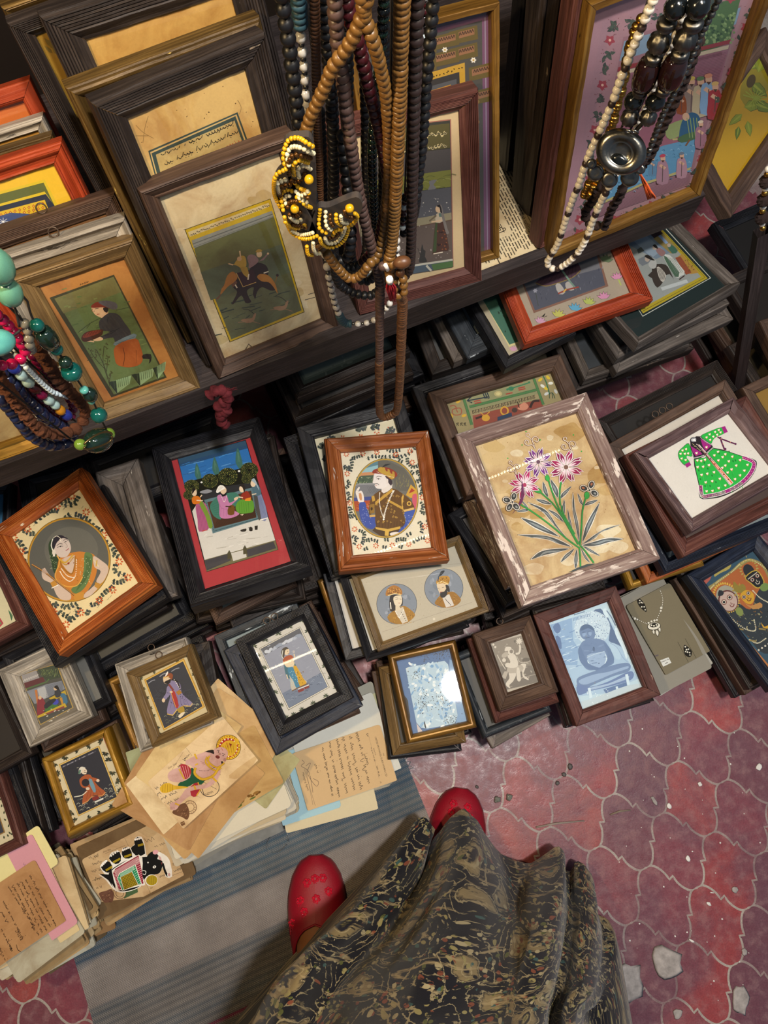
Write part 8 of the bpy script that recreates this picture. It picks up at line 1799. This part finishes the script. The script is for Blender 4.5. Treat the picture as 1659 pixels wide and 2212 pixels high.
for i in range(-16,16):
    for j in range(-14,12):
        c_=[S_[0]+S_[1]*(i+a)+S_[2]*(j+b_) for a,b_ in ((0,0),(1,0),(1,1),(0,1))]; m=sum(c_)/4
        u,v=m@DD,m@ND
        if not(-1.5<u<1.5 and -1.4<v<.95): continue
        L=tedge(c_[0],c_[1],1)[:-2]+tedge(c_[1],c_[2],-1)[3:]+[c_[2]]+tedge(c_[3],c_[2],1)[:2:-1]+tedge(c_[0],c_[3],-1)[-3:0:-1]
        n=len(L); O=[]
        for k in range(n):
            a,b_=L[k-1],L[(k+1)%n]; t=b_-a; t=t/np.linalg.norm(t); O.append(L[k]+np.array([t[1],-t[0]])*.0017)
        ar=sum(O[k-1][0]*O[k][1]-O[k][0]*O[k-1][1] for k in range(n))
        if ar<0: O=O[::-1]
        fm.face([(p[0],p[1],0) for p in O],col=lin(RF.choice(TC)))
m_,nt,bs_=newmat('terracotta_tile',.42,.5); at=nt.nodes.new('ShaderNodeVertexColor'); at.layer_name='Col'
v=mapped(nt,(1,1,1),'Object',False); n1=noise(nt,v,9,5,.6,.5); n2=noise(nt,v,420,4,.7); n3=noise(nt,v,60,4,.6)
cl=mix(nt,ramp(nt,[(.4,(0,0,0,1)),(.62,(.75,.75,.75,1))],n1),at.outputs[0],'#6f4653')
cl=mix(nt,ramp(nt,[(.5,(0,0,0,1)),(.75,(.35,.35,.35,1))],n3),cl,'#b08a88'); cl=mix(nt,.5,cl,ramp(nt,[(.3,'#8a8a8a'),(.7,'#ffffff')],n2),'MULTIPLY')
nt.links.new(cl,bs_.inputs['Base Color']); nt.links.new(ramp(nt,[(.35,(.28,.28,.28,1)),(.7,(.6,.6,.6,1))],n3),bs_.inputs['Roughness'])
bump(nt,bs_,mth(nt,'ADD',n3,mth(nt,'MULTIPLY',n2,.3)),.35,.0015)
tag(fm.build('floor',m_,None,True),'red and purple lantern-shaped floor tiles with grey grout','floor',kind='structure')
wb_=MB(); a=DN(-1.6,1.0); b_=DN(1.6,1.0); a2=DN(-1.6,1.04); b2=DN(1.6,1.04)
for p,q in ((a,b_),(b_,b2),(b2,a2),(a2,a)): wb_.face([(*p,0),(*q,0),(*q,2.4),(*p,2.4)],[(0,0),(3,0),(3,2.4),(0,2.4)])
tag(wb_.build('wall_back',plain('dark_wall','#231b16',.85,.2,scale=6)),'dark wall behind the shelf','wall',kind='structure')
# ======== shelf
sh=empty('display_shelf',Vector(DN(.0,.6,0)),'dark wooden plank shelf holding the standing frames, on sloping legs','shelf')
def sbox(nm,u0,u1,v0,v1,z0,z1,m):
    b=MB(); b.box(u0,v0,z0,u1,v1,z1); o=b.build(nm,m,sh); o.matrix_local=Matrix.Translation(-sh.location)@Matrix.Rotation(TH,4,'Z'); return o
sbox('shelf_board',-.95,.585,.397,.84,.44,.462,WD['plank']); sbox('front_rail',-.95,.585,.384,.397,.417,.466,WD['plank'])
pa,pb_=P(1640,540,.4),P(1590,850,.1); pt=lambda z:Vector(pa+(pb_-pa)*((.4-z)/.3))
for p0,p1 in ((pt(.43),pt(0)),(Vector(DN(-.85,.45,.43)),Vector(DN(-.9,.45,0)))):
    b=MB(); up_=(p1-p0).normalized(); s1=up_.cross(Vector((ND[0],ND[1],0))).normalized()*.009; s2=Vector((ND[0],ND[1],0))*.006
    for q in ((s1+s2,s1-s2),(s1-s2,-s1-s2),(-s1-s2,-s1+s2),(-s1+s2,s1+s2)):
        b.face([p0+q[0],p0+q[1],p1+q[1],p1+q[0]],[(0,0),(0,.02),(.45,.02),(.45,0)])
    o=b.build('leg',WD['plank'],sh); o.location=-sh.location
# newspaper lining
def news(label,u,v,w,h,ang,lines=1,heads=()):
    def art(c):
        R=rs(int(u*100)+500); c.mode='loc'; x=-c.w/2+.004
        while lines and x<c.w/2-.003:
            y=c.h/2-.004
            while y>-c.h/2+.014:
                l=R.uniform(.003,.011); c.raw([np.array(q) for q in ((x,y),(x+.0014,y),(x+.0014,y-l),(x,y-l))],R.choice(['#4d4436','#5f5544','#443b30'])); y-=l+R.uniform(.001,.0025)
            x+=.0036
        for t,x,y,s in heads:
            c.raw([np.array(q) for q in ((x-s*.4,y+s*.3),(x+s*1.3,y+s*.3),(x+s*1.3,y-s*3.4),(x-s*.4,y-s*3.4))],'#cdbb96'); text(c,t,x,y,0,-1,s,'#241e18')
    return SH(label,'newspaper_sheet','newspaper','#cdbb96',pose=(Rz(TH+ang),np.array(DN(u,v,.4632)),w,h),art=art,m=PAP,t=.0005,r=.001,seed=3)
news('yellowed newspaper with columns of print lining the shelf between the standing frames',.355,.475,.20,.165,.0,1,(('हिता की',-.022,-.006,.012),('वाद',-.04,-.01,.011),('से परिवारिक',.012,-.03,.006)))
news('newspaper strip showing between the kneeling man and elephant riders frames',-.095,.43,.06,.08,.0,0,(('के काव',.0,.02,.014),))
news('newspaper corner showing under the left necklaces on the shelf edge',-.27,.42,.05,.06,.0,0,(('पलो',.004,-.002,.012),))
# knotted red cloth on the rail
kb=MB(); kp=[P(*q) for q in ((446,842,.468),(462,830,.474),(482,834,.472),(486,850,.462),(468,862,.455),(474,880,.442),(486,870,.45),(470,890,.435),(482,905,.42))]
off=np.array([-ND[0]*-.0,0,0]); kp=[p-np.array([ND[0],ND[1],0])*.008 for p in kp]
kb.tube(smooth(kp,5,False),[.006+.0016*math.sin(i*1.9) for i in range(41)],9)
kb.tube(smooth([kp[0],(kp[1]+kp[2])/2+np.array([0,0,.004]),kp[3],kp[5]],5,False),[.0052+.001*math.sin(i*2.3) for i in range(16)],9)
RK=rs(3)
for k in range(18): a_=kp[2]+np.array([RK.uniform(-.003,.003),0,.003]); kb.tube([a_,a_+np.array([RK.uniform(.002,.012),RK.uniform(-.002,.004),RK.uniform(0,.006)])],.0003,4)
tag(kb.build('cloth_knot',plain('faded_red_cloth','#5a2026',.85,.2,var=.45,scale=110,bs=.4)),'faded red twisted cloth knotted over the shelf rail','cloth')
# ======== rug
rg=MB(); NU,NV=60,50; rows=[]
for i in range(NV+1):
    v=-.1-.62*i/NV; rows.append([DN(-.587+.575*j/NU,v,.0032+.0006*math.sin(j*.9+i*.4)) for j in range(NU+1)])
rg.grid(rows,lambda i,j:(.575*j/NU,.62*i/NV))
lo=[[(x,y,.0) for x,y,z in (rows[0][0],rows[0][-1],rows[-1][-1],rows[-1][0])]][0]
cs_=[rows[0],[r[-1] for r in rows],rows[-1][::-1],[r[0] for r in rows][::-1]]
for e in cs_:
    for p,q in zip(e,e[1:]): rg.face([p,q,(q[0],q[1],.0002),(p[0],p[1],.0002)],[(0,.2)]*4)
m_,nt,bs_=newmat('striped_cotton_rug',.9,.1); tc=nt.nodes.new('ShaderNodeUVMap'); sx=nt.nodes.new('ShaderNodeSeparateXYZ'); nt.links.new(tc.outputs[0],sx.inputs[0])
V,U=sx.outputs[1],sx.outputs[0]
base=ramp(nt,[(0,'#566b7d'),(.055/.62,'#647888'),(.08/.62,'#6f7d87'),(.093/.62,'#5f7080'),(.098/.62,'#aaa39f'),(.158/.62,'#a59d99'),(.162/.62,'#6f757c'),(.2/.62,'#807d7c'),(.222/.62,'#6f757c'),(.2455/.62,'#7d7a7a'),(.2462/.62,'#8f3058'),(.2495/.62,'#8f3058'),(.25/.62,'#807b7a'),(.33/.62,'#6d757d'),(.5/.62,'#8d8683')],mth(nt,'DIVIDE',V,.62))
# weave: offset dashes along u, rows across v
r1=mth(nt,'MULTIPLY',V,420.0); u1=mth(nt,'ADD',mth(nt,'MULTIPLY',U,330.0),mth(nt,'MULTIPLY',mth(nt,'FLOOR',r1),.5))
w1=mth(nt,'SINE',mth(nt,'MULTIPLY',u1,6.283)); w2=mth(nt,'ABSOLUTE',mth(nt,'SUBTRACT',mth(nt,'FRACT',r1),.5)); hv=mth(nt,'SUBTRACT',mth(nt,'MULTIPLY',w1,.5),mth(nt,'MULTIPLY',w2,1.6))
st=mth(nt,'SINE',mth(nt,'MULTIPLY',V,6.283*105)); nz=noise(nt,mapped(nt,(3,160,1),'UV',False),1,3)
msk=ramp(nt,[(0,'ffffff'),(.095/.62,'ffffff'),(.099/.62,'202020'),(.157/.62,'202020'),(.162/.62,'ffffff'),(1,'ffffff')],mth(nt,'DIVIDE',V,.62))
f1=mth(nt,'MULTIPLY',mth(nt,'GREATER_THAN',mth(nt,'ADD',mth(nt,'ADD',w1,st),mth(nt,'MULTIPLY',nz,1.5)),.95),.55); f1m=mix(nt,1.0,msk,(1,1,1,1),'MULTIPLY')
cc=nt.nodes.new('ShaderNodeRGBToBW'); nt.links.new(f1m,cc.inputs[0]); cl=mix(nt,mth(nt,'MULTIPLY',f1,cc.outputs[0]),base,'#a39d97'); 
cl=mix(nt,.55,cl,ramp(nt,[(.2,'#6a6460'),(.8,'#ffffff')],noise(nt,mapped(nt,(14,14,14),'UV',False),1,4)),'MULTIPLY'); nt.links.new(cl,bs_.inputs['Base Color']); bump(nt,bs_,hv,.9,.0012)
rt=empty('rug',Vector(DN(-.3,-.4,0)),'blue and grey striped cotton rug with a thin pink line on the tiles','rug')
o=rg.build('rug_cloth',m_,rt); o.location=-rt.location
fr=MB()
for k in range(70):
    u=-.012-k*.0082*.25; p=Vector(DN(-.0125+RK.uniform(-.001,.001),-.1-k*.004,.003)); q=Vector(DN(-.0125+RK.uniform(.004,.014),-.1-k*.004+RK.uniform(-.006,.006),.0012)); 
    if k<9: fr.tube([p,(p+q)/2+Vector((0,0,.002)),q],.0006,4)
o=fr.build('fringe',plain('fringe_thread','#8f9396',.9),rt); o.location=-rt.location
# ======== small litter on the tiles
WH=plain('white_chip','#d9d6d0',.6); GY=plain('grey_plaster','#99928e',.7,var=.3,scale=90,bs=.5); DK=plain('dark_stone_chip','#4a4644',.6)
def blob(name,label,cat,px,py,r,m,h=.001,n=9,el=1.0,rot=0,group=None,seed=1):
    R=rs(seed+int(px)); mb=MB(); c0=P(px,py,0); L=[]
    for k in range(n):
        a=2*math.pi*k/n; q=r*R.uniform(.75,1.15); x,y=q*math.cos(a)*el,q*math.sin(a); L.append((x*math.cos(rot)-y*math.sin(rot),x*math.sin(rot)+y*math.cos(rot)))
    z0=.0003
    mb.grid([[(x,y,0) for x,y in L],[(x*.8,y*.8,h*.8) for x,y in L],[(x*.4,y*.4,h) for x,y in L]],closed=True); mb.cap([2*n+k for k in range(n)]); mb.cap(list(range(n))[::-1])
    o=mb.build(name,m); o.location=(c0[0],c0[1],z0); return tag(o,label,cat,group)
for px,py,r,el,rot,lb in ((1486,1854,.0055,.7,.4,'white leaf-shaped flake on a red tile'),(1531,1952,.0045,.6,.9,'white hooked flake on a purple tile'),(1445,1741,.005,.9,0,'pale pebble near a tile joint'),(1639,1657,.006,1,0,'pale pebble near the right edge of the picture'),(1512,1694,.004,1,0,'round white fleck on a purple tile right of the seated statue print'),(1494,2032,.005,.4,1,'small white splinter on a tile joint near the lower right'),(1538,1928,.004,.25,1.4,'thin white straw on the tiles')): blob('paint_flake',lb,'flake',px,py,r,WH,el=el,rot=rot,seed=5)
for k in range(44):
    px,py=RK.uniform(1330,1650),RK.uniform(1560,2190); blob('paint_speck','tiny white paint speck scattered on the tiles at the right','speck',px,py,RK.uniform(.0006,.0018),WH,h=.0004,n=6,group='white paint specks on the tiles')
for px,py,r,el,rot,lb in ((1440,2080,.026,1,0,'large grey plaster splash on a red tile'),(1352,2125,.027,1.2,1.2,'large grey plaster splash beside the skirt hem'),(1599,2160,.014,1.5,1.5,'oval grey plaster spot near the lower right'),(1464,2190,.008,1,0,'small grey plaster spot at the bottom edge'),(1588,1922,.005,1,0,'tiny grey plaster spot on a tile at the right'),(1608,2056,.0055,.8,0,'small grey plaster lump right of the white splinter'),(1413,1730,.009,.4,.5,'narrow grey plaster smear on a red tile')): blob('plaster_splash',lb,'plaster',px,py,r,GY,h=.0012,n=14,el=el,rot=rot,seed=9)
for px,py,lb in ((1074,1727,'round clear glass stone left of a tile joint near the right slipper'),(1100,1722,'round clear glass stone right of a tile joint near the right slipper')): blob('glass_stone',lb,'stone',px,py,.0058,plain('glass_stone','#6d6f66',.12,.7,var=.4,scale=400),h=.0035,n=12)
for px,py,r,lb in ((1231,1656,.005,'dark grey chip on the tile joint above the fallen stick'),(1218,1673,.004,'second dark chip on the tile joint above the fallen stick'),(1204,1692,.0038,'third dark chip, nearest the fallen stick'),(1030,1700,.003,'dark chip beside the toe of the right slipper')): blob('stone_chip',lb,'chip',px,py,r,DK,h=.002,n=7)
tb=MB(); tb.tube([P(1158,1787,.0022),P(1200,1779,.0024),P(1262,1773,.0022)],[.0014,.0017,.001],7); tag(tb.build('stick',plain('dry_stick','#8a7d74',.8)),'thin dry stick lying on the tiles right of the skirt','stick')
tb=MB(); tb.tube([P(1318,1760,.002),P(1340,1752,.0022),P(1362,1750,.002)],[.0012,.0016,.001],6); tag(tb.build('stick',plain('dry_twig','#7d6f60',.8)),'short brown twig on a red tile','stick')
wl=MB(); wl.tube([P(600+26*math.cos(t)*.9,1818+22*math.sin(t)-8*math.cos(t),.006) for t in np.linspace(.6,6.6,22)],.0007,5); tag(wl.build('wire_loop',plain('grey_wire','#6f757a',.4,.5,.6)),'thin grey wire loop lying on the rug','wire')
# ======== the person standing on the rug: legs under a long skirt, slippers
TL_,HL=np.array([-.106,-.25]),np.array([-.094,-.487]); TR_,HR=np.array([.123,-.152]),np.array([.092,-.386])
def foot(T,Hh):
    a=(Hh-T)/np.linalg.norm(Hh-T); return lambda s,z,o=0:(T[0]+a[0]*s-a[1]*o,T[1]+a[1]*s+a[0]*o,z)
fl_,fr_=foot(TL_,HL),foot(TR_,HR)
vs=[(0,-.44,.93),(0,-.46,1.04)]; rd_=[(.12,.1),(.105,.085)]; ed=[(0,1)]
for ft,sx in ((fl_,-1),(fr_,1)):
    ank=ft(.185,.085); kn=(ank[0]*.8,-.43,.46); hp=(.085*sx,-.44,.86)
    i=len(vs); vs+=[hp,kn,((kn[0]+ank[0])/2,(kn[1]+ank[1])/2-.02,.28),ank,ft(.15,.05),ft(.1,.03),ft(.04,.02),ft(.205,.03)]
    rd_+=[(.085,.085),(.055,.055),(.05,.052),(.034,.036),(.033,.03),(.032,.022),(.024,.012),(.027,.026)]
    ed+=[(0,i),(i,i+1),(i+1,i+2),(i+2,i+3),(i+3,i+4),(i+4,i+5),(i+5,i+6),(i+3,i+7)]
me=bpy.data.meshes.new('person'); me.from_pydata(vs,ed,[]); po=bpy.data.objects.new('person',me); link(po)
mo=po.modifiers.new('skin','SKIN'); mo.use_smooth_shade=True
for k,(a_,b_) in enumerate(rd_): me.skin_vertices[0].data[k].radius=(a_,b_)
me.skin_vertices[0].data[0].use_root=True
sb_=po.modifiers.new('sub','SUBSURF'); sb_.levels=2; sb_.render_levels=2
me.materials.append(plain('brown_skin','#8a5a38',.55,.35,var=.08))
tag(po,'person seen from above in a long paisley skirt and red slippers, standing on the rug','person')
RED=plain('red_mesh_fabric','#8a0c20',.5,.4,var=.12,scale=700,bs=.35); SOLE=plain('slipper_sole','#5a1018',.7)
RB=plain('red_glass_bead','#c01830',.08,.8,var=.35,scale=300)
def slipper(ft,orn,lb):
    WS=[(0,.004),(.004,.016),(.012,.026),(.03,.0365),(.055,.0435),(.075,.0445),(.1,.0435),(.13,.0385),(.165,.034),(.2,.032),(.225,.026),(.238,.012)]
    HS=[(0,.016),(.012,.026),(.03,.033),(.055,.041),(.08,.05),(.1,.056),(.13,.058),(.238,.055)]
    wv=lambda s:np.interp(s,*zip(*WS)); hv=lambda s:np.interp(s,*zip(*HS)); S2=list(np.linspace(.002,.236,34))
    root=bpy.data.objects.new('slipper',None); link(root,po); root['label']=lb
    op=lambda s:0 if s<.088 else (1.15*min(1,(s-.088)/.055)**.5)
    mb=MB()
    for sg in (-1,1):
        for inn in (0,1):
            rows=[]
            for s in S2:
                a0=op(s); r=[]
                for k in range(10):
                    a=math.pi/2*1.0-(math.pi/2-a0)*k/9; w=wv(s)-.0015*inn; z=.006+(hv(s)-.006-.0015*inn)*max(math.cos(a),0)**.75; 
                    if s>.088: z=min(z,.03+.03*max(0,1-(s-.088)/.05)) if a0>.3 else z
                    r.append(ft(s,z,sg*w*math.sin(a)))
                rows.append(r)
            mb.grid(rows)
    mb.build('upper',RED,root)
    rim=MB(); pts=[]
    for sg in (-1,1):
        L=[]
        for s in S2:
            if s<.088: continue
            a=op(s); z=.006+(hv(s)-.006)*max(math.cos(a),0)**.75; z=min(z,.03+.03*max(0,1-(s-.088)/.05)) if a>.3 else z
            L.append(ft(s,z+.001,sg*wv(s)*math.sin(a)))
        pts=L[::-1]+[ft(.0875,hv(.0875)+.001,0)] if sg<0 else pts+L
    rim.tube(pts,.0016,6); rim.build('binding',RED,root)
    so=MB(); up_=[ft(s,.0065,wv(s)+.001) for s in S2]+[ft(s,.0065,-wv(s)-.001) for s in S2[::-1]]; dn_=[(x,y,.0036) for x,y,z in up_]
    so.face(up_[::-1]); so.face(dn_)
    for k in range(len(up_)): j=(k+1)%len(up_); so.face([up_[k],up_[j],dn_[j],dn_[k]])
    so.build('sole',SOLE,root)
    for k,(s,o,rt) in enumerate(orn):
        fm_=MB(); z=.006+(hv(s)-.006)*max(math.cos(math.asin(max(-.98,min(.98,o/wv(s))))),0)**.75+.0012; R=rs(k)
        for q in range(6):
            a=q*1.047+rt; c1=np.array(ft(s+.0042*math.cos(a),z,o+.0042*math.sin(a)))
            rows=[[tuple(c1+np.array([.0026*f*math.cos(t),.0026*f*math.sin(t),h])) for t in np.linspace(0,6.283,8,endpoint=False)] for f,h in ((1,-.001),(.8,.0008),(.3,.0012))]; fm_.grid(rows,closed=True)
        for q in range(3):
            for w in range(6):
                c1=np.array(ft(s+.006+w*.0018,z-.0004*w,o+(q-1)*.0022*(1+w*.12))); rows=[[tuple(c1+np.array([.0009*f*math.cos(t),.0009*f*math.sin(t),h])) for t in np.linspace(0,6.283,6,endpoint=False)] for f,h in ((1,0),(.8,.0008),(.2,.0012))]; fm_.grid(rows,closed=True)
        fm_.build('beaded_flower',RB,root)
slipper(fl_,((.03,.012,2.6),(.035,-.012,.4),(.048,.02,0),(.056,.002,.2),(.058,-.022,1),(.072,-.016,.4),(.082,.03,2.2),(.088,-.034,.3),(.105,.036,1),(.03,.0,1)),'left red mesh slipper with beaded flowers')
slipper(fr_,((.026,.01,.3),(.024,-.012,.5),(.036,-.014,1),(.04,.014,1.4),(.075,.028,0)),'right red mesh slipper half under the skirt')
COLS=[[(852,1826,.06),(780,1925,.12),(700,2025,.2),(620,2110,.27),(540,2220,.33)],[(905,1768,.1),(850,1865,.17),(760,1980,.25),(672,2080,.32),(600,2220,.38)],[(938,1790,.09),(905,1880,.13),(820,1995,.2),(735,2110,.27),(670,2220,.33)],[(918,1850,.05),(905,1910,.12),(850,2005,.22),(790,2100,.31),(735,2220,.39)],[(950,1792,.07),(945,1870,.17),(905,1980,.27),(850,2090,.35),(800,2220,.43)],[(1002,1748,.085),(995,1850,.2),(965,1960,.3),(920,2080,.39),(880,2220,.46)],[(1038,1785,.065),(1055,1880,.18),(1040,1980,.29),(1005,2090,.38),(965,2220,.45)],[(1085,1846,.035),(1108,1915,.11),(1105,2000,.22),(1088,2100,.33),(1060,2220,.41)],
 [(1150,1862,.06),(1162,1905,.16),(1152,2000,.28),(1140,2100,.36),(1120,2220,.43)],[(1210,1826,.06),(1214,1900,.15),(1208,2000,.25),(1195,2100,.33),(1172,2220,.4)],[(1224,1880,.03),(1228,1935,.08),(1222,2015,.16),(1208,2115,.24),(1184,2220,.31)],[(1250,1862,.045),(1256,1945,.13),(1254,2040,.21),(1244,2130,.28),(1218,2220,.35)],[(1278,1890,.045),(1290,1970,.12),(1288,2060,.19),(1276,2140,.26),(1246,2220,.33)],[(1290,1975,.02),(1300,2025,.07),(1302,2090,.13),(1290,2160,.19),(1262,2225,.25)],[(1326,2010,.03),(1334,2060,.07),(1332,2130,.12),(1310,2190,.18),(1276,2235,.23)]]
cols=[[P(*q) for q in L] for L in COLS]; nf=len(cols)
for t,(x,y) in zip((1,2,3,4,5),((.36,-.52),(.3,-.72),(.02,-.82),(-.2,-.72),(-.28,-.56))):
    cols.append([np.array([x*(1-k*.09),-.45+(y+.45)*(1-k*.09),.03+k*.095]) for k in range(5)])
n=len(cols); full=[]
for i,L in enumerate(cols):
    a=math.radians(205-215*i/(nf-1)) if i<nf else math.radians(-10-145*(i-nf+1)/6)
    wt=np.array([.145*math.cos(a),-.445+.115*math.sin(a),1.0]); lst=L[-1]
    hipp=np.array([.175*math.cos(a),-.45+.14*math.sin(a),.84]); full.append(L+[lst*.55+hipp*.45+np.array([0,0,.0]),hipp,wt])
rows=[[full[i][k] for i in range(n)] for k in range(len(full[0]))]
SUB=4
r2=[smooth(r,SUB) for r in rows]; m2=len(r2[0]); r3=[]
colsm=[smooth([r[i] for r in r2],5,False) for i in range(m2)]
rowsF=[[colsm[i][k] for i in range(m2)] for k in range(len(colsm[0]))]
for k,r in enumerate(rowsF):
    for i in range(m2):
        r[i]=np.array(r[i])+np.array([.0016*math.sin(i*1.7+k*.5),.0016*math.cos(i*1.3+k*.7),0])
sk=MB(); sk.grid([[tuple(p) for p in r+[r[0]]] for r in rowsF],lambda i,j:(j*.0155,i*.022))
for v_ in range(len(sk.v)):
    if sk.v[v_][2]<.006: sk.v[v_]=(sk.v[v_][0],sk.v[v_][1],.006)
m_,nt,bs_=newmat('paisley_fabric',.75,.25)
v=mapped(nt,(1,1,1),'UV',False); nn_=nt.nodes.new('ShaderNodeTexNoise'); nn_.inputs['Scale'].default_value=7; nn_.inputs['Detail'].default_value=2; nt.links.new(v,nn_.inputs['Vector'])
va=nt.nodes.new('ShaderNodeVectorMath'); va.operation='MULTIPLY_ADD'; nt.links.new(nn_.outputs['Color'],va.inputs[0]); va.inputs[1].default_value=(.11,.11,.11); nt.links.new(v,va.inputs[2])
def voro(vec,sc,rnd=1,feat='F1'):
    q=nt.nodes.new('ShaderNodeTexVoronoi'); q.feature=feat; q.inputs['Scale'].default_value=sc; q.inputs['Randomness'].default_value=rnd; nt.links.new(vec,q.inputs['Vector']); return q
big=voro(va.outputs[0],11); sm_=voro(va.outputs[0],85); md=voro(va.outputs[0],30)
d=big.outputs['Distance']; bw=mth(nt,'ADD',d,mth(nt,'MULTIPLY',noise(nt,va.outputs[0],26,4),.35)); ring=mth(nt,'SINE',mth(nt,'MULTIPLY',bw,40.0))
fc=nt.nodes.new('ShaderNodeSeparateColor'); nt.links.new(sm_.outputs['Color'],fc.inputs[0]); fb2=nt.nodes.new('ShaderNodeSeparateColor'); nt.links.new(md.outputs['Color'],fb2.inputs[0])
cl=mix(nt,ramp(nt,[(.46,(1,1,1,1)),(.5,(0,0,0,1))],bw),'#0f1019','#82714e')
cl=mix(nt,ramp(nt,[(.3,(1,1,1,1)),(.33,(0,0,0,1))],bw),cl,'#1a1720'); cl=mix(nt,ramp(nt,[(.22,(1,1,1,1)),(.25,(0,0,0,1))],bw),cl,'#6b6238')
cl=mix(nt,ramp(nt,[(.88,(0,0,0,1)),(.95,(.75,.75,.75,1))],ring),cl,'#a3946f')
pal=ramp(nt,[(0,'#7a412c'),(.16,'#8f8454'),(.36,'#0f1019'),(.6,'#355552'),(.68,'#a39672'),(.86,'#55582c')],fc.outputs[0],'CONSTANT')
cl=mix(nt,mth(nt,'MULTIPLY',mth(nt,'LESS_THAN',sm_.outputs['Distance'],.42),mth(nt,'GREATER_THAN',fb2.outputs[0],.38)),cl,pal)
wv_=noise(nt,mapped(nt,(10,38,1),'UV',False),1,5,.7,1.4)
cl=mix(nt,ramp(nt,[(.56,(0,0,0,1)),(.64,(.9,.9,.9,1))],wv_),cl,'#a08d66'); cl=mix(nt,ramp(nt,[(.4,(1,1,1,1)),(.45,(0,0,0,1))],wv_),cl,'#0d0e16')
nt.links.new(cl,bs_.inputs['Base Color']); bump(nt,bs_,noise(nt,v,900,2),.2,.0004); bs_.inputs['Sheen Weight'].default_value=.15
so=sk.build('skirt',m_,po); so['label']='long navy and tan paisley skirt'
# ======== camera and light
cam=bpy.data.cameras.new('camera'); co=bpy.data.objects.new('camera',cam); COL.objects.link(co)
co.location=(0,0,CH); co.rotation_euler=(PHI,0,0); cam.sensor_fit='VERTICAL'; cam.sensor_height=24; cam.lens=24*F/H_; cam.clip_start=.01
SC.camera=co
def area(nm,loc,at,size,e,col,shape='DISK'):
    l=bpy.data.lights.new(nm,'AREA'); l.energy=e; l.size=size; l.color=col; l.shape=shape; o=bpy.data.objects.new(nm,l); COL.objects.link(o); o.location=loc
    o.rotation_euler=(Vector(at)-Vector(loc)).to_track_quat('-Z','Y').to_euler(); return l
def point(nm,loc,r,e,col):
    l=bpy.data.lights.new(nm,'POINT'); l.energy=e; l.shadow_soft_size=r; l.color=col; o=bpy.data.objects.new(nm,l); COL.objects.link(o); o.location=loc
area('shop_lamp',(.29,.03,2.3),(.1,.2,0),.12,34,(1,.95,.9))
point('warm_bulb',(-.40,.08,1.36),.03,20,(1,.70,.34))
point('second_warm_bulb',(.30,.05,1.6),.03,9,(1,.84,.62))
area('street_daylight',(1.05,.05,2.4),(.3,0,0),.6,2.6,(.66,.84,1))
em,nt,b_=newmat('small_lamp'); b_.inputs['Emission Color'].default_value=(1,.86,.55,1); b_.inputs['Emission Strength'].default_value=26
lb=MB(); rr=[[(.004*math.sin(a)*math.cos(t),.004*math.sin(a)*math.sin(t),-.004*math.cos(a)) for t in np.linspace(0,6.283,8,endpoint=False)] for a in np.linspace(.2,2.94,6)]
lb.grid(rr,closed=True); first=None
for lab,u0,u1,v,z,stp in (('string of small warm lamps high above the rear of the shelf, right side',.2,1.02,.60,1.95,.0125),('short string of small warm lamps high above the shelf edge',.5,.76,.43,2.0,.0125),('rope of close warm lamps high above the lower stacks at the left',-.56,-.06,.225,1.95,.0075),('string of small warm lamps behind the shelf at the left',-.1,.35,.99,1.3,.0125)):
    sl=empty('light_string',Vector(DN(u0,v,z)),lab,'string lights')
    mb=MB(); mb.tube([Vector((0,0,0)),Vector(DN(u1,v,0))-Vector(DN(u0,v,0))],.0016,5); mb.build('cable',STRG,sl)
    for k in range(min(99,int((u1-u0)/stp))):
        if first is None: q=first=lb.build('small_lamp',em,sl)
        else: q=first.copy(); COL.objects.link(q); q.parent=sl; q.name='small_lamp'
        q.location=Vector(DN(u0+k*stp,v,-.005))-Vector(DN(u0,v,0))
w=bpy.data.worlds.new('surroundings'); SC.world=w; w.use_nodes=True; nt=w.node_tree; bg=nt.nodes['Background']
tc=nt.nodes.new('ShaderNodeTexCoord'); sx=nt.nodes.new('ShaderNodeSeparateXYZ'); nt.links.new(tc.outputs['Generated'],sx.inputs[0])
f=mth(nt,'ADD',mth(nt,'MULTIPLY',sx.outputs[0],.55),mth(nt,'MULTIPLY',sx.outputs[1],-.5)); f=mth(nt,'ADD',f,.45)
nt.links.new(ramp(nt,[(0,(.05,.04,.035,1)),(.4,(.16,.18,.22,1)),(.8,(.5,.62,.8,1))],f),bg.inputs[0]); bg.inputs[1].default_value=.3
vs_=SC.view_settings; vs_.view_transform='Standard'; vs_.look='None'; vs_.gamma=1; vs_.use_curve_mapping=False; vs_.exposure=0
